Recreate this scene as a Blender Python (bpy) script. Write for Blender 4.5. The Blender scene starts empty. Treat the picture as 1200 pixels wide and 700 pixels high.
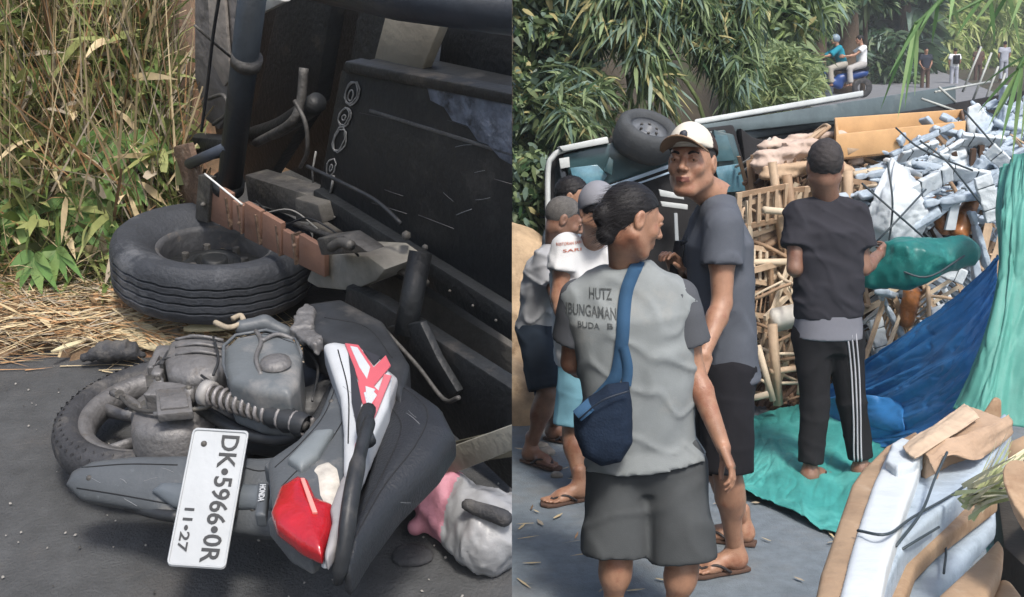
import bpy, bmesh, math, random
import numpy as np
from mathutils import Vector, Matrix
random.seed(7); RNG = np.random.default_rng(7)
HAZE = True
R = math.radians
sc = bpy.context.scene
COL = sc.collection
# ---------------------------------------------------------------- camera, world, sun, exposure
F = 1200.0                       # focal length in pixels of the 1200 px wide photograph
TH = math.atan(160 / F)          # camera pitch
CAM = np.array([0.0, 0.0, 1.6])
cd = bpy.data.cameras.new('camera'); cam = bpy.data.objects.new('camera', cd); COL.objects.link(cam)
cd.sensor_width = 36; cd.lens = 36 * F / 1200; cd.clip_end = 2000; cd.clip_start = 0.02
cam.location = CAM; cam.rotation_euler = (math.pi / 2 - TH, 0, 0); sc.camera = cam
w = bpy.data.worlds.new('World'); sc.world = w; w.use_nodes = True
nt = w.node_tree; bg = nt.nodes['Background']
sky = nt.nodes.new('ShaderNodeTexSky'); sky.sky_type = 'NISHITA'; sky.sun_disc = False
SUN_EL, SUN_AZ = R(52), R(163)    # azimuth clockwise from +Y: behind the camera, a little to the right
sky.sun_elevation = SUN_EL; sky.sun_rotation = SUN_AZ; sky.air_density = 1.0; sky.dust_density = 3.0
nt.links.new(sky.outputs[0], bg.inputs[0]); bg.inputs[1].default_value = 0.14
sd = bpy.data.lights.new('sun', 'SUN'); sun = bpy.data.objects.new('sun', sd); COL.objects.link(sun)
sd.energy = 2.3; sd.angle = R(11); sd.color = (1, 0.95, 0.88)
sdir = Vector((math.sin(SUN_AZ) * math.cos(SUN_EL), math.cos(SUN_AZ) * math.cos(SUN_EL), math.sin(SUN_EL)))
sun.rotation_euler = sdir.to_track_quat('Z', 'Y').to_euler()
vs = sc.view_settings; vs.view_transform = 'Standard'; vs.look = 'None'; vs.gamma = 1; vs.exposure = 0.75
sc.cycles.max_bounces = 6; sc.cycles.use_denoising = True

# ---------------------------------------------------------------- two places: rays and frames
AL = R(20)                        # the steep road of the motorcycle climbs this much
TL = TH + AL; HL = 1.45
UPR = np.array([0, math.sin(TH), math.cos(TH)]); FWR = np.array([0, math.cos(TH), -math.sin(TH)])
UPL = np.array([0, math.sin(TL), math.cos(TL)]); FWL = np.array([0, math.cos(TL), -math.sin(TL)])
CAML = np.array([0, 0, HL])
ca, sa = math.cos(AL), math.sin(AL)
MROT = np.array([[1, 0, 0], [0, ca, -sa], [0, sa, ca]])
SIDE = 'R'
def toworld(v):
    v = np.asarray(v, float)
    return (v - CAML) @ MROT.T + CAM if SIDE == 'L' else v
def ray(px, py):
    u = (px - 600) / F; v = (350 - py) / F
    return np.array([u, 0, 0]) + v * (UPL if SIDE == 'L' else UPR) + (FWL if SIDE == 'L' else FWR)
def C0(): return CAML if SIDE == 'L' else CAM
def PZ(px, py, z=0.0):            # point on the horizontal plane z
    d = ray(px, py); return C0() + d * ((z - C0()[2]) / d[2])
def PY(px, py, y):                # point at distance y in front
    d = ray(px, py); return C0() + d * (y / d[1])
# ---------------------------------------------------------------- objects
def link(o, parent=None):
    COL.objects.link(o)
    if parent is not None: o.parent = parent
    return o
def tag(o, label=None, cat=None, group=None, kind=None):
    if label: o['label'] = label
    if cat: o['category'] = cat
    if group: o['group'] = group
    if kind: o['kind'] = kind
    return o
def thing(name, label, cat, loc=(0, 0, 0), group=None):
    o = bpy.data.objects.new(name, None); o.empty_display_size = .1
    o.location = [float(a) for a in toworld(np.array(loc, float).reshape(1, 3))[0]]; link(o)
    return tag(o, label, cat, group)
def clip_mesh(me):
    n = len(me.vertices)
    if n == 0: return True
    co = np.empty(n * 3, np.float32); me.vertices.foreach_get('co', co); x = co[0::3]
    return x
def mesh(name, verts, faces, mat=None, parent=None, smooth=True, mats=None, midx=None, world=False, angle=None, clip=True):
    v = np.asarray(verts, float).reshape(-1, 3)
    if not world: v = toworld(v)
    fa = faces
    if clip and len(v):
        s = 1 if SIDE == 'R' else -1
        xx = v[:, 0] * s
        if xx.max() < 0: return None
        cut = xx.min() < -1e-6
    else: cut = False
    if parent is not None: off = np.array(parent.location); 
    else: off = np.zeros(3)
    if parent is not None and parent.parent is not None: off = off + np.array(parent.parent.location)
    me = bpy.data.meshes.new(name)
    if isinstance(fa, np.ndarray):
        k = fa.shape[1]; nf = len(fa)
        me.vertices.add(len(v)); me.vertices.foreach_set('co', (v).astype(np.float32).ravel())
        me.loops.add(nf * k); me.loops.foreach_set('vertex_index', fa.astype(np.int32).ravel())
        me.polygons.add(nf); me.polygons.foreach_set('loop_start', (np.arange(nf) * k).astype(np.int32))
        me.polygons.foreach_set('loop_total', np.full(nf, k, np.int32))
        me.update(calc_edges=True)
    else:
        me.from_pydata(v.tolist(), [], [list(map(int, f)) for f in fa]); me.update()
    if mats:
        for m in mats: me.materials.append(m)
        if midx is not None: me.polygons.foreach_set('material_index', np.asarray(midx, np.int32))
    elif mat is not None: me.materials.append(mat)
    if cut:
        bm = bmesh.new(); bm.from_mesh(me)
        geom = bm.verts[:] + bm.edges[:] + bm.faces[:]
        r = bmesh.ops.bisect_plane(bm, geom=geom, plane_co=(0, 0, 0), plane_no=((-1 if SIDE == 'R' else 1), 0, 0), clear_outer=True)
        ed = [e for e in r['geom_cut'] if isinstance(e, bmesh.types.BMEdge)]
        if ed and len(ed) < 4000:
            try: bmesh.ops.holes_fill(bm, edges=ed, sides=0)
            except Exception: pass
        bm.to_mesh(me); bm.free()
    if parent is not None: me.transform(Matrix.Translation(-Vector(off)))
    me.polygons.foreach_set('use_smooth', np.full(len(me.polygons), bool(smooth)))
    if angle: 
        me.set_sharp_from_angle(angle=R(angle))
    me.update()
    o = bpy.data.objects.new(name, me); link(o, parent)
    return o
# ---------------------------------------------------------------- procedural materials
MATS = {}
def mat(name, c, rough=.7, var=.15, vs_=8.0, bump=.1, bs=60.0, metal=0.0, c2=None, c2s=3.0, c2t=.55, spec=.4, trans=0.0, sheen=0, coat=0, dirt=None):
    if name in MATS: return MATS[name]
    m = bpy.data.materials.new(name); m.use_nodes = True; n = m.node_tree.nodes; l = m.node_tree.links
    b = n['Principled BSDF']; b.inputs['Roughness'].default_value = rough; b.inputs['Metallic'].default_value = metal
    b.inputs['Specular IOR Level'].default_value = spec
    if coat: b.inputs['Coat Weight'].default_value = coat; b.inputs['Coat Roughness'].default_value = .15
    tc = n.new('ShaderNodeTexCoord')
    no = n.new('ShaderNodeTexNoise'); no.inputs['Scale'].default_value = vs_; no.inputs['Detail'].default_value = 5; no.inputs['Roughness'].default_value = .65
    l.new(tc.outputs['Object'], no.inputs['Vector'])
    hv = n.new('ShaderNodeMapRange'); hv.inputs[1].default_value = .3; hv.inputs[2].default_value = .7
    hv.inputs[3].default_value = 1 - var; hv.inputs[4].default_value = 1 + var; l.new(no.outputs[0], hv.inputs[0])
    mul = n.new('ShaderNodeVectorMath'); mul.operation = 'SCALE'; mul.inputs[0].default_value = c[:3]
    l.new(hv.outputs[0], mul.inputs['Scale']); out = mul.outputs[0]
    def over(color, scale, thr, soft, src):
        n2 = n.new('ShaderNodeTexNoise'); n2.inputs['Scale'].default_value = scale; n2.inputs['Detail'].default_value = 7; n2.inputs['Roughness'].default_value = .7
        l.new(tc.outputs['Object'], n2.inputs['Vector'])
        mr = n.new('ShaderNodeMapRange'); mr.inputs[1].default_value = thr; mr.inputs[2].default_value = thr + soft; l.new(n2.outputs[0], mr.inputs[0])
        mx = n.new('ShaderNodeMix'); mx.data_type = 'RGBA'; l.new(mr.outputs[0], mx.inputs[0]); l.new(src, mx.inputs[6]); mx.inputs[7].default_value = (*color, 1)
        return mx.outputs[2]
    if c2: out = over(c2, c2s, c2t, .12, out)
    if dirt: out = over(dirt[0], dirt[1], dirt[2], .25, out)
    l.new(out, b.inputs['Base Color'])
    if trans:
        # thin leaf / sheet: a share of light passes through
        tr = n.new('ShaderNodeBsdfTranslucent'); l.new(out, tr.inputs[0]); ms = n.new('ShaderNodeMixShader'); ms.inputs[0].default_value = trans
        l.new(b.outputs[0], ms.inputs[1]); l.new(tr.outputs[0], ms.inputs[2]); l.new(ms.outputs[0], n['Material Output'].inputs[0])
    if bump:
        nb = n.new('ShaderNodeTexNoise'); nb.inputs['Scale'].default_value = bs; nb.inputs['Detail'].default_value = 4
        l.new(tc.outputs['Object'], nb.inputs['Vector'])
        bp = n.new('ShaderNodeBump'); bp.inputs['Strength'].default_value = bump; bp.inputs['Distance'].default_value = .01
        l.new(nb.outputs[0], bp.inputs['Height']); l.new(bp.outputs[0], b.inputs['Normal'])
    MATS[name] = m; return m
# ---------------------------------------------------------------- shape helpers (all return verts, faces)
class MB:
    def __init__(s): s.v = []; s.f = []; s.m = []; s.cur = 0
    def add(s, v, f, m=None):
        o = len(s.v); s.v += [tuple(map(float, p)) for p in v]; s.f += [tuple(int(i) + o for i in q) for q in f]
        s.m += [s.cur if m is None else m] * len(f); return s
    def build(s, name, mt=None, parent=None, **k):
        if isinstance(mt, (list, tuple)): k['mats'] = mt; k['midx'] = s.m; mt = None
        return mesh(name, s.v, s.f, mt, parent, **k)
def nrm(a): a = np.asarray(a, float); n = np.linalg.norm(a); return a / n if n > 1e-9 else a
def tube(pts, r, n=10, closed=False, cap=True, flat=1.0, upv=None):
    pts = [np.asarray(p, float) for p in pts]; N = len(pts)
    rr = r if isinstance(r, (list, tuple, np.ndarray)) else [r] * N
    V = []; Fc = []; prev = None
    for i, p in enumerate(pts):
        if closed: t = nrm(pts[(i + 1) % N] - pts[i - 1])
        else: t = nrm(pts[min(i + 1, N - 1)] - pts[max(i - 1, 0)])
        if prev is None:
            a = np.array(upv, float) if upv is not None else (np.array([0, 0, 1.]) if abs(t[2]) < .9 else np.array([1., 0, 0]))
        else: a = prev
        b = nrm(a - t * np.dot(a, t)); prev = b; c = np.cross(t, b)
        for k in range(n):
            th = 2 * math.pi * k / n
            V.append(p + rr[i] * (math.cos(th) * b + math.sin(th) * c * flat))
    M = N if closed else N - 1
    for i in range(M):
        j = (i + 1) % N
        for k in range(n):
            Fc.append((i * n + k, i * n + (k + 1) % n, j * n + (k + 1) % n, j * n + k))
    if cap and not closed:
        Fc.append(tuple(range(n))[::-1]); Fc.append(tuple((N - 1) * n + k for k in range(n)))
    return V, Fc
def spline(pts, n=8):
    P = [np.asarray(p, float) for p in pts]; P = [2 * P[0] - P[1]] + P + [2 * P[-1] - P[-2]]; out = []
    for i in range(1, len(P) - 2):
        for k in range(n):
            t = k / n; a, b, c, d = P[i - 1], P[i], P[i + 1], P[i + 2]
            out.append(.5 * (2 * b + (c - a) * t + (2 * a - 5 * b + 4 * c - d) * t * t + (3 * b - a - 3 * c + d) * t ** 3))
    out.append(P[-2]); return out
def basis(axis, ref=(0, 0, 1)):
    z = nrm(axis); r = np.array(ref, float)
    if abs(np.dot(z, r)) > .95: r = np.array([0, 1., 0])
    x = nrm(np.cross(r, z)); return x, np.cross(z, x), z
def lathe(prof, c, axis, n=48, jit=None):   # prof: list of (radius, height)
    x, y, z = basis(axis); V = []; Fc = []; m = len(prof); c = np.asarray(c, float)
    for i in range(n):
        th = 2 * math.pi * i / n; d = math.cos(th) * x + math.sin(th) * y
        for (r, h) in prof:
            hh = h + (jit(i, r, h) if jit else 0); V.append(c + d * r + z * hh)
    for i in range(n):
        j = (i + 1) % n
        for k in range(m - 1): Fc.append((i * m + k, j * m + k, j * m + k + 1, i * m + k + 1))
    return V, Fc
def box(c, ax, s):               # centre, 3 axes, half sizes
    c = np.asarray(c, float); V = []
    for i in (-1, 1):
        for j in (-1, 1):
            for k in (-1, 1): V.append(c + ax[0] * s[0] * i + ax[1] * s[1] * j + ax[2] * s[2] * k)
    return V, [(0, 1, 3, 2), (4, 6, 7, 5), (0, 4, 5, 1), (2, 3, 7, 6), (0, 2, 6, 4), (1, 5, 7, 3)]
def prism(name, P, dvec, mt, parent=None, bevel=.006, seg=2, smooth=True, angle=40):
    """outline points P (3-D, roughly planar), swept by dvec, edges bevelled"""
    P = [np.asarray(p, float) for p in P]; n = len(P); d = np.asarray(dvec, float)
    bm = bmesh.new(); A = [bm.verts.new(p) for p in P]; B = [bm.verts.new(p + d) for p in P]
    bm.faces.new(A); bm.faces.new(B[::-1])
    for i in range(n): bm.faces.new((A[i], B[i], B[(i + 1) % n], A[(i + 1) % n]))
    bmesh.ops.recalc_face_normals(bm, faces=bm.faces)
    if bevel > 0: bmesh.ops.bevel(bm, geom=bm.edges[:], offset=bevel, segments=seg, affect='EDGES', profile=.5, clamp_overlap=True)
    bm.verts.ensure_lookup_table(); bm.verts.index_update()
    V = [tuple(v.co) for v in bm.verts]; Fc = [tuple(v.index for v in f.verts) for f in bm.faces]; bm.free()
    return mesh(name, V, Fc, mt, parent, smooth=smooth, angle=angle)
def text_mb(s, o, xd, yd, h, width=None, bold=0.0, depth=.0006):
    """lettering: returns verts/faces with the baseline at o, along xd, letter tops along yd"""
    c = bpy.data.curves.new('txt', 'FONT'); c.body = s; c.size = 1; c.extrude = .01; c.offset = bold; c.resolution_u = 3
    ob = bpy.data.objects.new('txt', c); COL.objects.link(ob)
    bpy.context.view_layer.update()
    me = bpy.data.meshes.new_from_object(ob.evaluated_get(bpy.context.evaluated_depsgraph_get()))
    v = np.array([q.co[:] for q in me.vertices]); f = [tuple(p.vertices) for p in me.polygons]
    bpy.data.objects.remove(ob); bpy.data.curves.remove(c); bpy.data.meshes.remove(me)
    if not len(v): return [], []
    v[:, 0] -= v[:, 0].min(); sy = h / .7; sx = sy if width is None else width / max(v[:, 0].max(), 1e-6)
    xd, yd = nrm(xd), nrm(yd); zd = np.cross(xd, yd)
    w_ = np.asarray(o, float) + np.outer(v[:, 0] * sx, xd) + np.outer(v[:, 1] * sy, yd) + np.outer(v[:, 2] / .01 * depth, zd)
    return w_, f
# ---------------------------------------------------------------- implicit surfaces (one continuous skin)
def noise3(P, s, seed=0, oct=3):
    r = np.random.default_rng(seed); o = np.zeros(len(P), np.float32); a = 1.
    for k in range(oct):
        for q in range(4):
            d = r.normal(size=3); d /= np.linalg.norm(d); o += a * .3 * np.sin(P @ (d * s).astype(np.float32) + r.uniform(0, 6.28) + 1.3 * np.sin(P @ (r.normal(size=3) * s * .6).astype(np.float32)))
        a *= .5; s *= 2.1
    return o
class SDF:
    def __init__(s, lo, hi, h):
        s.h = h; s.lo = np.asarray(lo, float) - 2 * h; n = np.ceil((np.asarray(hi, float) - s.lo) / h).astype(int) + 3; s.n = n
        g = np.meshgrid(*[np.arange(k) for k in n], indexing='ij')
        s.P = (np.stack(g, -1).reshape(-1, 3) * h + s.lo).astype(np.float32); s.d = np.full(len(s.P), 9., np.float32)
    def u(s, e, k=.0):
        if k <= 0: s.d = np.minimum(s.d, e)
        else:
            hh = np.maximum(k - np.abs(s.d - e), 0) / k; s.d = np.minimum(s.d, e) - hh * hh * k * .25
        return s
    def sub(s, e, k=.0):
        e = -e
        if k <= 0: s.d = np.maximum(s.d, e)
        else:
            hh = np.maximum(k - np.abs(s.d - e), 0) / k; s.d = np.maximum(s.d, e) + hh * hh * k * .25
        return s
    def cone(s, a, b, r1, r2, k=.02, squash=None):
        return s.u(s.e_cone(a, b, r1, r2), k)
    def e_cone(s, a, b, r1, r2):
        a = np.asarray(a, np.float32); b = np.asarray(b, np.float32); ab = b - a; L = max(float(ab @ ab), 1e-9)
        t = np.clip(((s.P - a) @ ab) / L, 0, 1); q = s.P - a - t[:, None] * ab
        return np.sqrt((q * q).sum(1)) - (r1 + (r2 - r1) * t)
    def e_ell(s, c, r, A=None):
        q = s.P - np.asarray(c, np.float32)
        if A is not None: q = q @ np.asarray(A, np.float32).T       # rows of A = local axes
        r = np.asarray(r, np.float32); k = np.sqrt(((q / r) ** 2).sum(1)); k2 = np.sqrt(((q / (r * r)) ** 2).sum(1)) + 1e-6
        return k * (k - 1) / k2
    def ell(s, c, r, k=.02, A=None): return s.u(s.e_ell(c, r, A), k)
    def e_loft(s, pts, W, D, right, p=2.4):
        """elliptical tube along pts; W half widths along right, D half depths; flat ends"""
        best = None; right = np.asarray(right, np.float32)
        for i in range(len(pts) - 1):
            a = np.asarray(pts[i], np.float32); b = np.asarray(pts[i + 1], np.float32); ab = b - a; L = float(np.linalg.norm(ab)); t = (s.P - a) @ ab / L / L
            tc = np.clip(t, 0, 1); q = s.P - a - tc[:, None] * ab; z = ab / L; x = nrm(right - z * np.dot(right, z)).astype(np.float32); y = np.cross(z, x)
            w_ = W[i] + (W[i + 1] - W[i]) * tc; d_ = D[i] + (D[i + 1] - D[i]) * tc
            m = ((np.abs(q @ x) / w_) ** p + (np.abs(q @ y) / d_) ** p) ** (1 / p)
            e = (m - 1) * np.minimum(w_, d_); ax = np.maximum(-t, t - 1) * L
            if i > 0: ax = np.where(t < 0, (-t) * L, ax)
            e = np.where(ax > 0, np.sqrt(np.maximum(e, 0) ** 2 + np.maximum(ax, 0) ** 2) + np.minimum(np.maximum(e, ax), 0) * 0, e)
            best = e if best is None else np.minimum(best, e)
        return best
    def loft(s, pts, W, D, right, k=.02, p=2.4): return s.u(s.e_loft(pts, W, D, right, p), k)
    def e_box(s, c, A, r, rd=.01):
        q = np.abs((s.P - np.asarray(c, np.float32)) @ np.asarray(A, np.float32).T) - (np.asarray(r, np.float32) - rd)
        return np.sqrt((np.maximum(q, 0) ** 2).sum(1)) + np.minimum(q.max(1), 0) - rd
    def e_plane(s, c, n): return (s.P - np.asarray(c, np.float32)) @ nrm(n).astype(np.float32)
    def e_poly(s, P3, up, h0, h1, rd=.01, dome=0):
        """closed outline P3 seen along up; solid between up-heights h0..h1 (measured from the outline plane)"""
        P3 = np.asarray(P3, float); c = P3.mean(0); up = nrm(up); x = nrm(np.cross([0, 1, .01], up)) if abs(up[1]) < .9 else nrm(np.cross([1, 0, 0], up)); y = np.cross(up, x)
        Q = np.stack([(P3 - c) @ x, (P3 - c) @ y], 1).astype(np.float32); q = s.P - c.astype(np.float32)
        X = q @ x.astype(np.float32); Y = q @ y.astype(np.float32); Z = q @ up.astype(np.float32)
        d = np.full(len(X), 1e9, np.float32); ins = np.zeros(len(X), bool); n = len(Q)
        for i in range(n):
            a = Q[i]; b = Q[(i + 1) % n]; e = b - a; wx = X - a[0]; wy = Y - a[1]
            t = np.clip((wx * e[0] + wy * e[1]) / max(float(e @ e), 1e-9), 0, 1)
            d = np.minimum(d, (wx - t * e[0]) ** 2 + (wy - t * e[1]) ** 2)
            c1 = (a[1] > Y) != (b[1] > Y)
            with np.errstate(divide='ignore', invalid='ignore'): xi = (b[0] - a[0]) * (Y - a[1]) / (b[1] - a[1] if b[1] != a[1] else 1e-9) + a[0]
            ins ^= c1 & (X < xi)
        d = np.sqrt(d) * np.where(ins, -1, 1)
        top = h1 - (dome * np.exp(np.minimum(d, 0) / max(dome, 1e-4) * .8) if dome else 0)
        m = (h0 + h1) / 2; hh = (h1 - h0) / 2
        z = np.maximum(Z - top, h0 - Z)
        a = d + rd; b = z + rd
        return np.minimum(np.maximum(a, b), 0) + np.sqrt(np.maximum(a, 0) ** 2 + np.maximum(b, 0) ** 2) - rd
    def disp(s, amp, sc_, seed=0, oct=2):
        m = np.abs(s.d) < amp * 6 + 3 * s.h
        s.d[m] += amp * noise3(s.P[m], sc_, seed, oct); return s
    def nets(s):
        Fv = s.d.reshape(s.n); nx, ny, nz = s.n; neg = Fv < 0
        cs = [(i, j, k) for i in (0, 1) for j in (0, 1) for k in (0, 1)]
        sl = lambda A, c: A[c[0]:nx - 1 + c[0], c[1]:ny - 1 + c[1], c[2]:nz - 1 + c[2]]
        cnt = sum(sl(neg, c).astype(np.int8) for c in cs); act = (cnt > 0) & (cnt < 8)
        idx = np.argwhere(act); vid = np.full(act.shape, -1, np.int64); vid[act] = np.arange(len(idx))
        acc = np.zeros((len(idx), 3)); nn = np.zeros(len(idx)); vals = {c: Fv[idx[:, 0] + c[0], idx[:, 1] + c[1], idx[:, 2] + c[2]] for c in cs}
        for a in cs:
            for ax in range(3):
                if a[ax] == 0:
                    b = list(a); b[ax] = 1; b = tuple(b); fa, fb = vals[a], vals[b]; m = (fa < 0) != (fb < 0)
                    t = np.where(m, fa / np.where(m, fa - fb, 1), 0); p = np.tile(np.array(a, float), (len(idx), 1)); p[:, ax] += t
                    acc[m] += p[m]; nn[m] += 1
        V = (idx + acc / np.maximum(nn, 1)[:, None]) * s.h + s.lo
        Q = []
        for ax in range(3):
            o1, o2 = [(1, 2), (2, 0), (0, 1)][ax]
            A = np.moveaxis(neg, ax, 0); e = A[:-1] != A[1:]; e = np.moveaxis(e, 0, ax)
            I = np.argwhere(e); m = (I[:, o1] > 0) & (I[:, o2] > 0) & (I[:, o1] < s.n[o1] - 1) & (I[:, o2] < s.n[o2] - 1); I = I[m]
            if not len(I): continue
            def vi(d1, d2):
                J = I.copy(); J[:, o1] -= d1; J[:, o2] -= d2; return vid[J[:, 0], J[:, 1], J[:, 2]]
            q = np.stack([vi(1, 1), vi(0, 1), vi(0, 0), vi(1, 0)], 1); flip = ~neg[I[:, 0], I[:, 1], I[:, 2]]; q[flip] = q[flip][:, ::-1]; Q.append(q)
        Q = np.concatenate(Q); Q = Q[(Q >= 0).all(1)]
        return V, Q
    def build(s, name, mt, parent=None, **k):
        V, Q = s.nets()
        if not len(V): return None
        fx = k.pop('midfn', None)
        if fx is not None: k['mats'] = mt; k['midx'] = fx(V[Q].mean(1)); mt = None
        return mesh(name, V, Q, mt, parent, **k)
def bounds(P, pad):
    P = np.asarray(P, float).reshape(-1, 3); return P.min(0) - pad, P.max(0) + pad
def blades(base, dirn, L, W, bend, seg=3, prof='leaf', side=None, rng=RNG):
    """many thin curved leaves at once: arrays of bases, directions, lengths, widths"""
    n = len(base); base = np.asarray(base, float); d = dirn / np.linalg.norm(dirn, axis=1)[:, None]
    if side is None:
        r = rng.normal(size=(n, 3)); side = np.cross(d, r)
    side = side / (np.linalg.norm(side, axis=1)[:, None] + 1e-9); L = np.broadcast_to(L, n)[:, None]; W = np.broadcast_to(W, n)[:, None]; bend = np.broadcast_to(bend, n)[:, None]
    V = np.zeros((n, seg + 1, 2, 3))
    for i in range(seg + 1):
        t = i / seg; p = base + d * L * t + np.array([0, 0, -1.]) * L * bend * t * t
        wd = (math.sin(math.pi * (.08 + .92 * t) ** .8) if prof == 'leaf' else (1 - t * .92)); wd = max(wd, .04)
        V[:, i, 0] = p - side * W * wd * .5; V[:, i, 1] = p + side * W * wd * .5
    q = []
    for i in range(seg): a = i * 2; q.append([a, a + 1, a + 3, a + 2])
    q = np.array(q); Fq = (np.arange(n)[:, None, None] * (2 * (seg + 1)) + q[None]).reshape(-1, 4)
    return V.reshape(-1, 3), Fq
def blade_obj(name, parts, mats, parent=None, rng=RNG, weights=None, keep=None):
    """parts: list of (V, Fq, nquads per blade)"""
    V = []; Q = []; M = []; o = 0
    for (v, q, seg) in parts:
        n = len(q) // seg; mi = rng.choice(len(mats), size=n, p=weights); M.append(np.repeat(mi, seg)); Q.append(q + o); V.append(v); o += len(v)
    V = np.concatenate(V); Q = np.concatenate(Q); M = np.concatenate(M)
    s = 1 if SIDE == 'R' else -1; ok = (V[Q][:, :, 0] * s > 0.0).all(1)
    if keep is not None: ok &= keep(V[Q].mean(1))
    Q = Q[ok]; M = M[ok]; used, inv = np.unique(Q, return_inverse=True); V = V[used]; Q = inv.reshape(-1, 4)
    return mesh(name, V, Q, None, parent, mats=mats, midx=M, smooth=False, clip=False)
def sheet(name, grid, mt, parent=None, nu=60, nv=60, amp=.02, seed=1, fs=8., thick=.004, aniso=(1, 1, 1), closed=False):
    """cloth through a coarse grid of 3-D points (rows x cols), smooth, creased, with thickness"""
    G = np.array(grid, float); r, c = G.shape[:2]
    def interp(A, t):
        n = len(A) - 1; x = min(t * n, n - 1e-6); i = int(x); f = x - i; a = A[max(i - 1, 0)]; b = A[i]; c_ = A[i + 1]; d = A[min(i + 2, n)]
        return .5 * (2 * b + (c_ - a) * f + (2 * a - 5 * b + 4 * c_ - d) * f * f + (3 * b - a - 3 * c_ + d) * f ** 3)
    rows = np.array([interp(G, i / nv) for i in range(nv + 1)])
    S = np.array([interp(rows.transpose(1, 0, 2), j / nu) for j in range(nu + 1)]).transpose(1, 0, 2)
    du = np.gradient(S, axis=1); dv = np.gradient(S, axis=0); N = np.cross(du, dv); N /= np.linalg.norm(N, axis=2)[:, :, None] + 1e-9
    uv = np.stack(np.meshgrid(np.linspace(0, 1, nu + 1) * aniso[0], np.linspace(0, 1, nv + 1) * aniso[1]), -1).reshape(-1, 2)
    P3 = np.concatenate([uv, np.zeros((len(uv), 1))], 1)
    rid = noise3(P3, fs, seed, 1); rid2 = 1 - np.abs(noise3(P3, fs * 1.3, seed + 5, 2)) * 1.6; fine = np.exp(-(noise3(P3 * [1, 1.8, 1], fs * 2.6, seed + 9, 1) / .10) ** 2); f2 = np.exp(-(noise3(P3 * [1.5, 1, 1], fs * 3.7, seed + 2, 1) / .09) ** 2)
    h = (rid * .5 + rid2 * .5 + fine * .18 + f2 * .10).reshape(nv + 1, nu + 1) * amp
    S = S + N * h[:, :, None]
    n = (nu + 1) * (nv + 1); i, j = np.meshgrid(np.arange(nv), np.arange(nu), indexing='ij'); a = (i * (nu + 1) + j).ravel()
    Q = np.stack([a, a + 1, a + nu + 2, a + nu + 1], 1)
    B = S - N * thick; V = np.concatenate([S.reshape(-1, 3), B.reshape(-1, 3)]); Q2 = Q[:, ::-1] + n
    ed = [k for k in range(nu)]; E = []
    for k in range(nu): E.append((k + 1, k, k + n, k + 1 + n)); t = nv * (nu + 1) + k; E.append((t, t + 1, t + 1 + n, t + n))
    for k in range(nv): t = k * (nu + 1); E.append((t, t + nu + 1, t + nu + 1 + n, t + n)); t = t + nu; E.append((t + nu + 1, t, t + n, t + nu + 1 + n))
    return mesh(name, V, np.concatenate([Q, Q2, np.array(E)]), mt, parent, smooth=True)
def crump(name, P, dvec, m, parent=None, amp=.006, s=22, rd=.015, h=.008, seed=1, dome=0):
    """thick outline like prism(), but with a crumpled soft skin"""
    P = [np.asarray(p, float) for p in P]; d = np.asarray(dvec, float); up = -nrm(d); L = np.linalg.norm(d)
    S = SDF(*bounds(P + [p + d for p in P], .03), h); S.u(S.e_poly(P, up, -L, 0, rd, dome)); mm = np.abs(S.d) < .06
    S.d[mm] += amp * (noise3(S.P[mm], s, seed, 2) * .7 + np.abs(noise3(S.P[mm], s * 2.2, seed + 3, 2)) * 1.2 - .5); return S.build(name, m, parent)
def children(o): return [c for c in bpy.data.objects if c.parent == o]
def copy_tree(o, loc, rot, scale=None, label=None, mat_=None):
    r = o.copy(); COL.objects.link(r); r.location = loc; r.rotation_euler = rot
    if scale is not None: r.scale = (scale,) * 3 if not isinstance(scale, (tuple, list)) else scale
    if label: r['label'] = label
    for ch in children(o):
        c = ch.copy(); COL.objects.link(c); c.parent = r
        for g in children(ch): d = g.copy(); COL.objects.link(d); d.parent = c
    return r
# ================================================================= LEFT PLACE: motorcycle and overturned truck on the steep road
SIDE = 'L'
asphalt = mat('asphalt', (.155, .185, .21), .85, .18, 14, .5, 160, c2=(.19, .19, .19), c2s=120, c2t=.68, dirt=((.19, .185, .175), 1.3, .5))
asphaltL = mat('asphalt_left', (.054, .056, .058), .75, .25, 12, .5, 150, c2=(.13, .13, .13), c2s=60, c2t=.68, dirt=((.075, .07, .066), 2.2, .5))
soil = mat('soil', (.13, .085, .05), .95, .5, 14, 1.0, 30, c2=(.22, .12, .07), c2s=4, c2t=.5)
blackplastic = mat('black_plastic', (.022, .024, .027), .5, .3, 20, .1, 80, dirt=((.09, .085, .08), 7, .55))
greyplastic = mat('grey_plastic', (.072, .080, .088), .5, .15, 9, .12, 160, c2=(.12, .135, .145), c2s=40, c2t=.62, dirt=((.22, .21, .195), 9, .57))
duskplastic = mat('dusk_plastic', (.085, .095, .105), .5, .15, 9, .08, 160, dirt=((.19, .18, .17), 9, .55))
alloy = mat('dusty_alloy', (.145, .142, .142), .55, .25, 30, .3, 110, metal=.35, c2=(.12, .11, .1), c2s=16, c2t=.56, dirt=((.24, .22, .205), 10, .55))
rubber = mat('rubber', (.035, .036, .04), .75, .3, 14, .4, 120, c2=(.095, .09, .085), c2s=6, c2t=.53)
rubberT = mat('truck_rubber', (.034, .038, .046), .7, .25, 10, .4, 90, c2=(.10, .105, .115), c2s=5, c2t=.53)
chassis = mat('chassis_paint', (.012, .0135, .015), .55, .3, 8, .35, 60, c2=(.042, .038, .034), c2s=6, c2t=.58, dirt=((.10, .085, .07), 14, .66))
chassis2 = mat('tool_box_paint', (.011, .0125, .014), .55, .2, 5, .25, 45, c2=(.034, .034, .034), c2s=6, c2t=.56, dirt=((.085, .08, .072), 28, .66))
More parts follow.
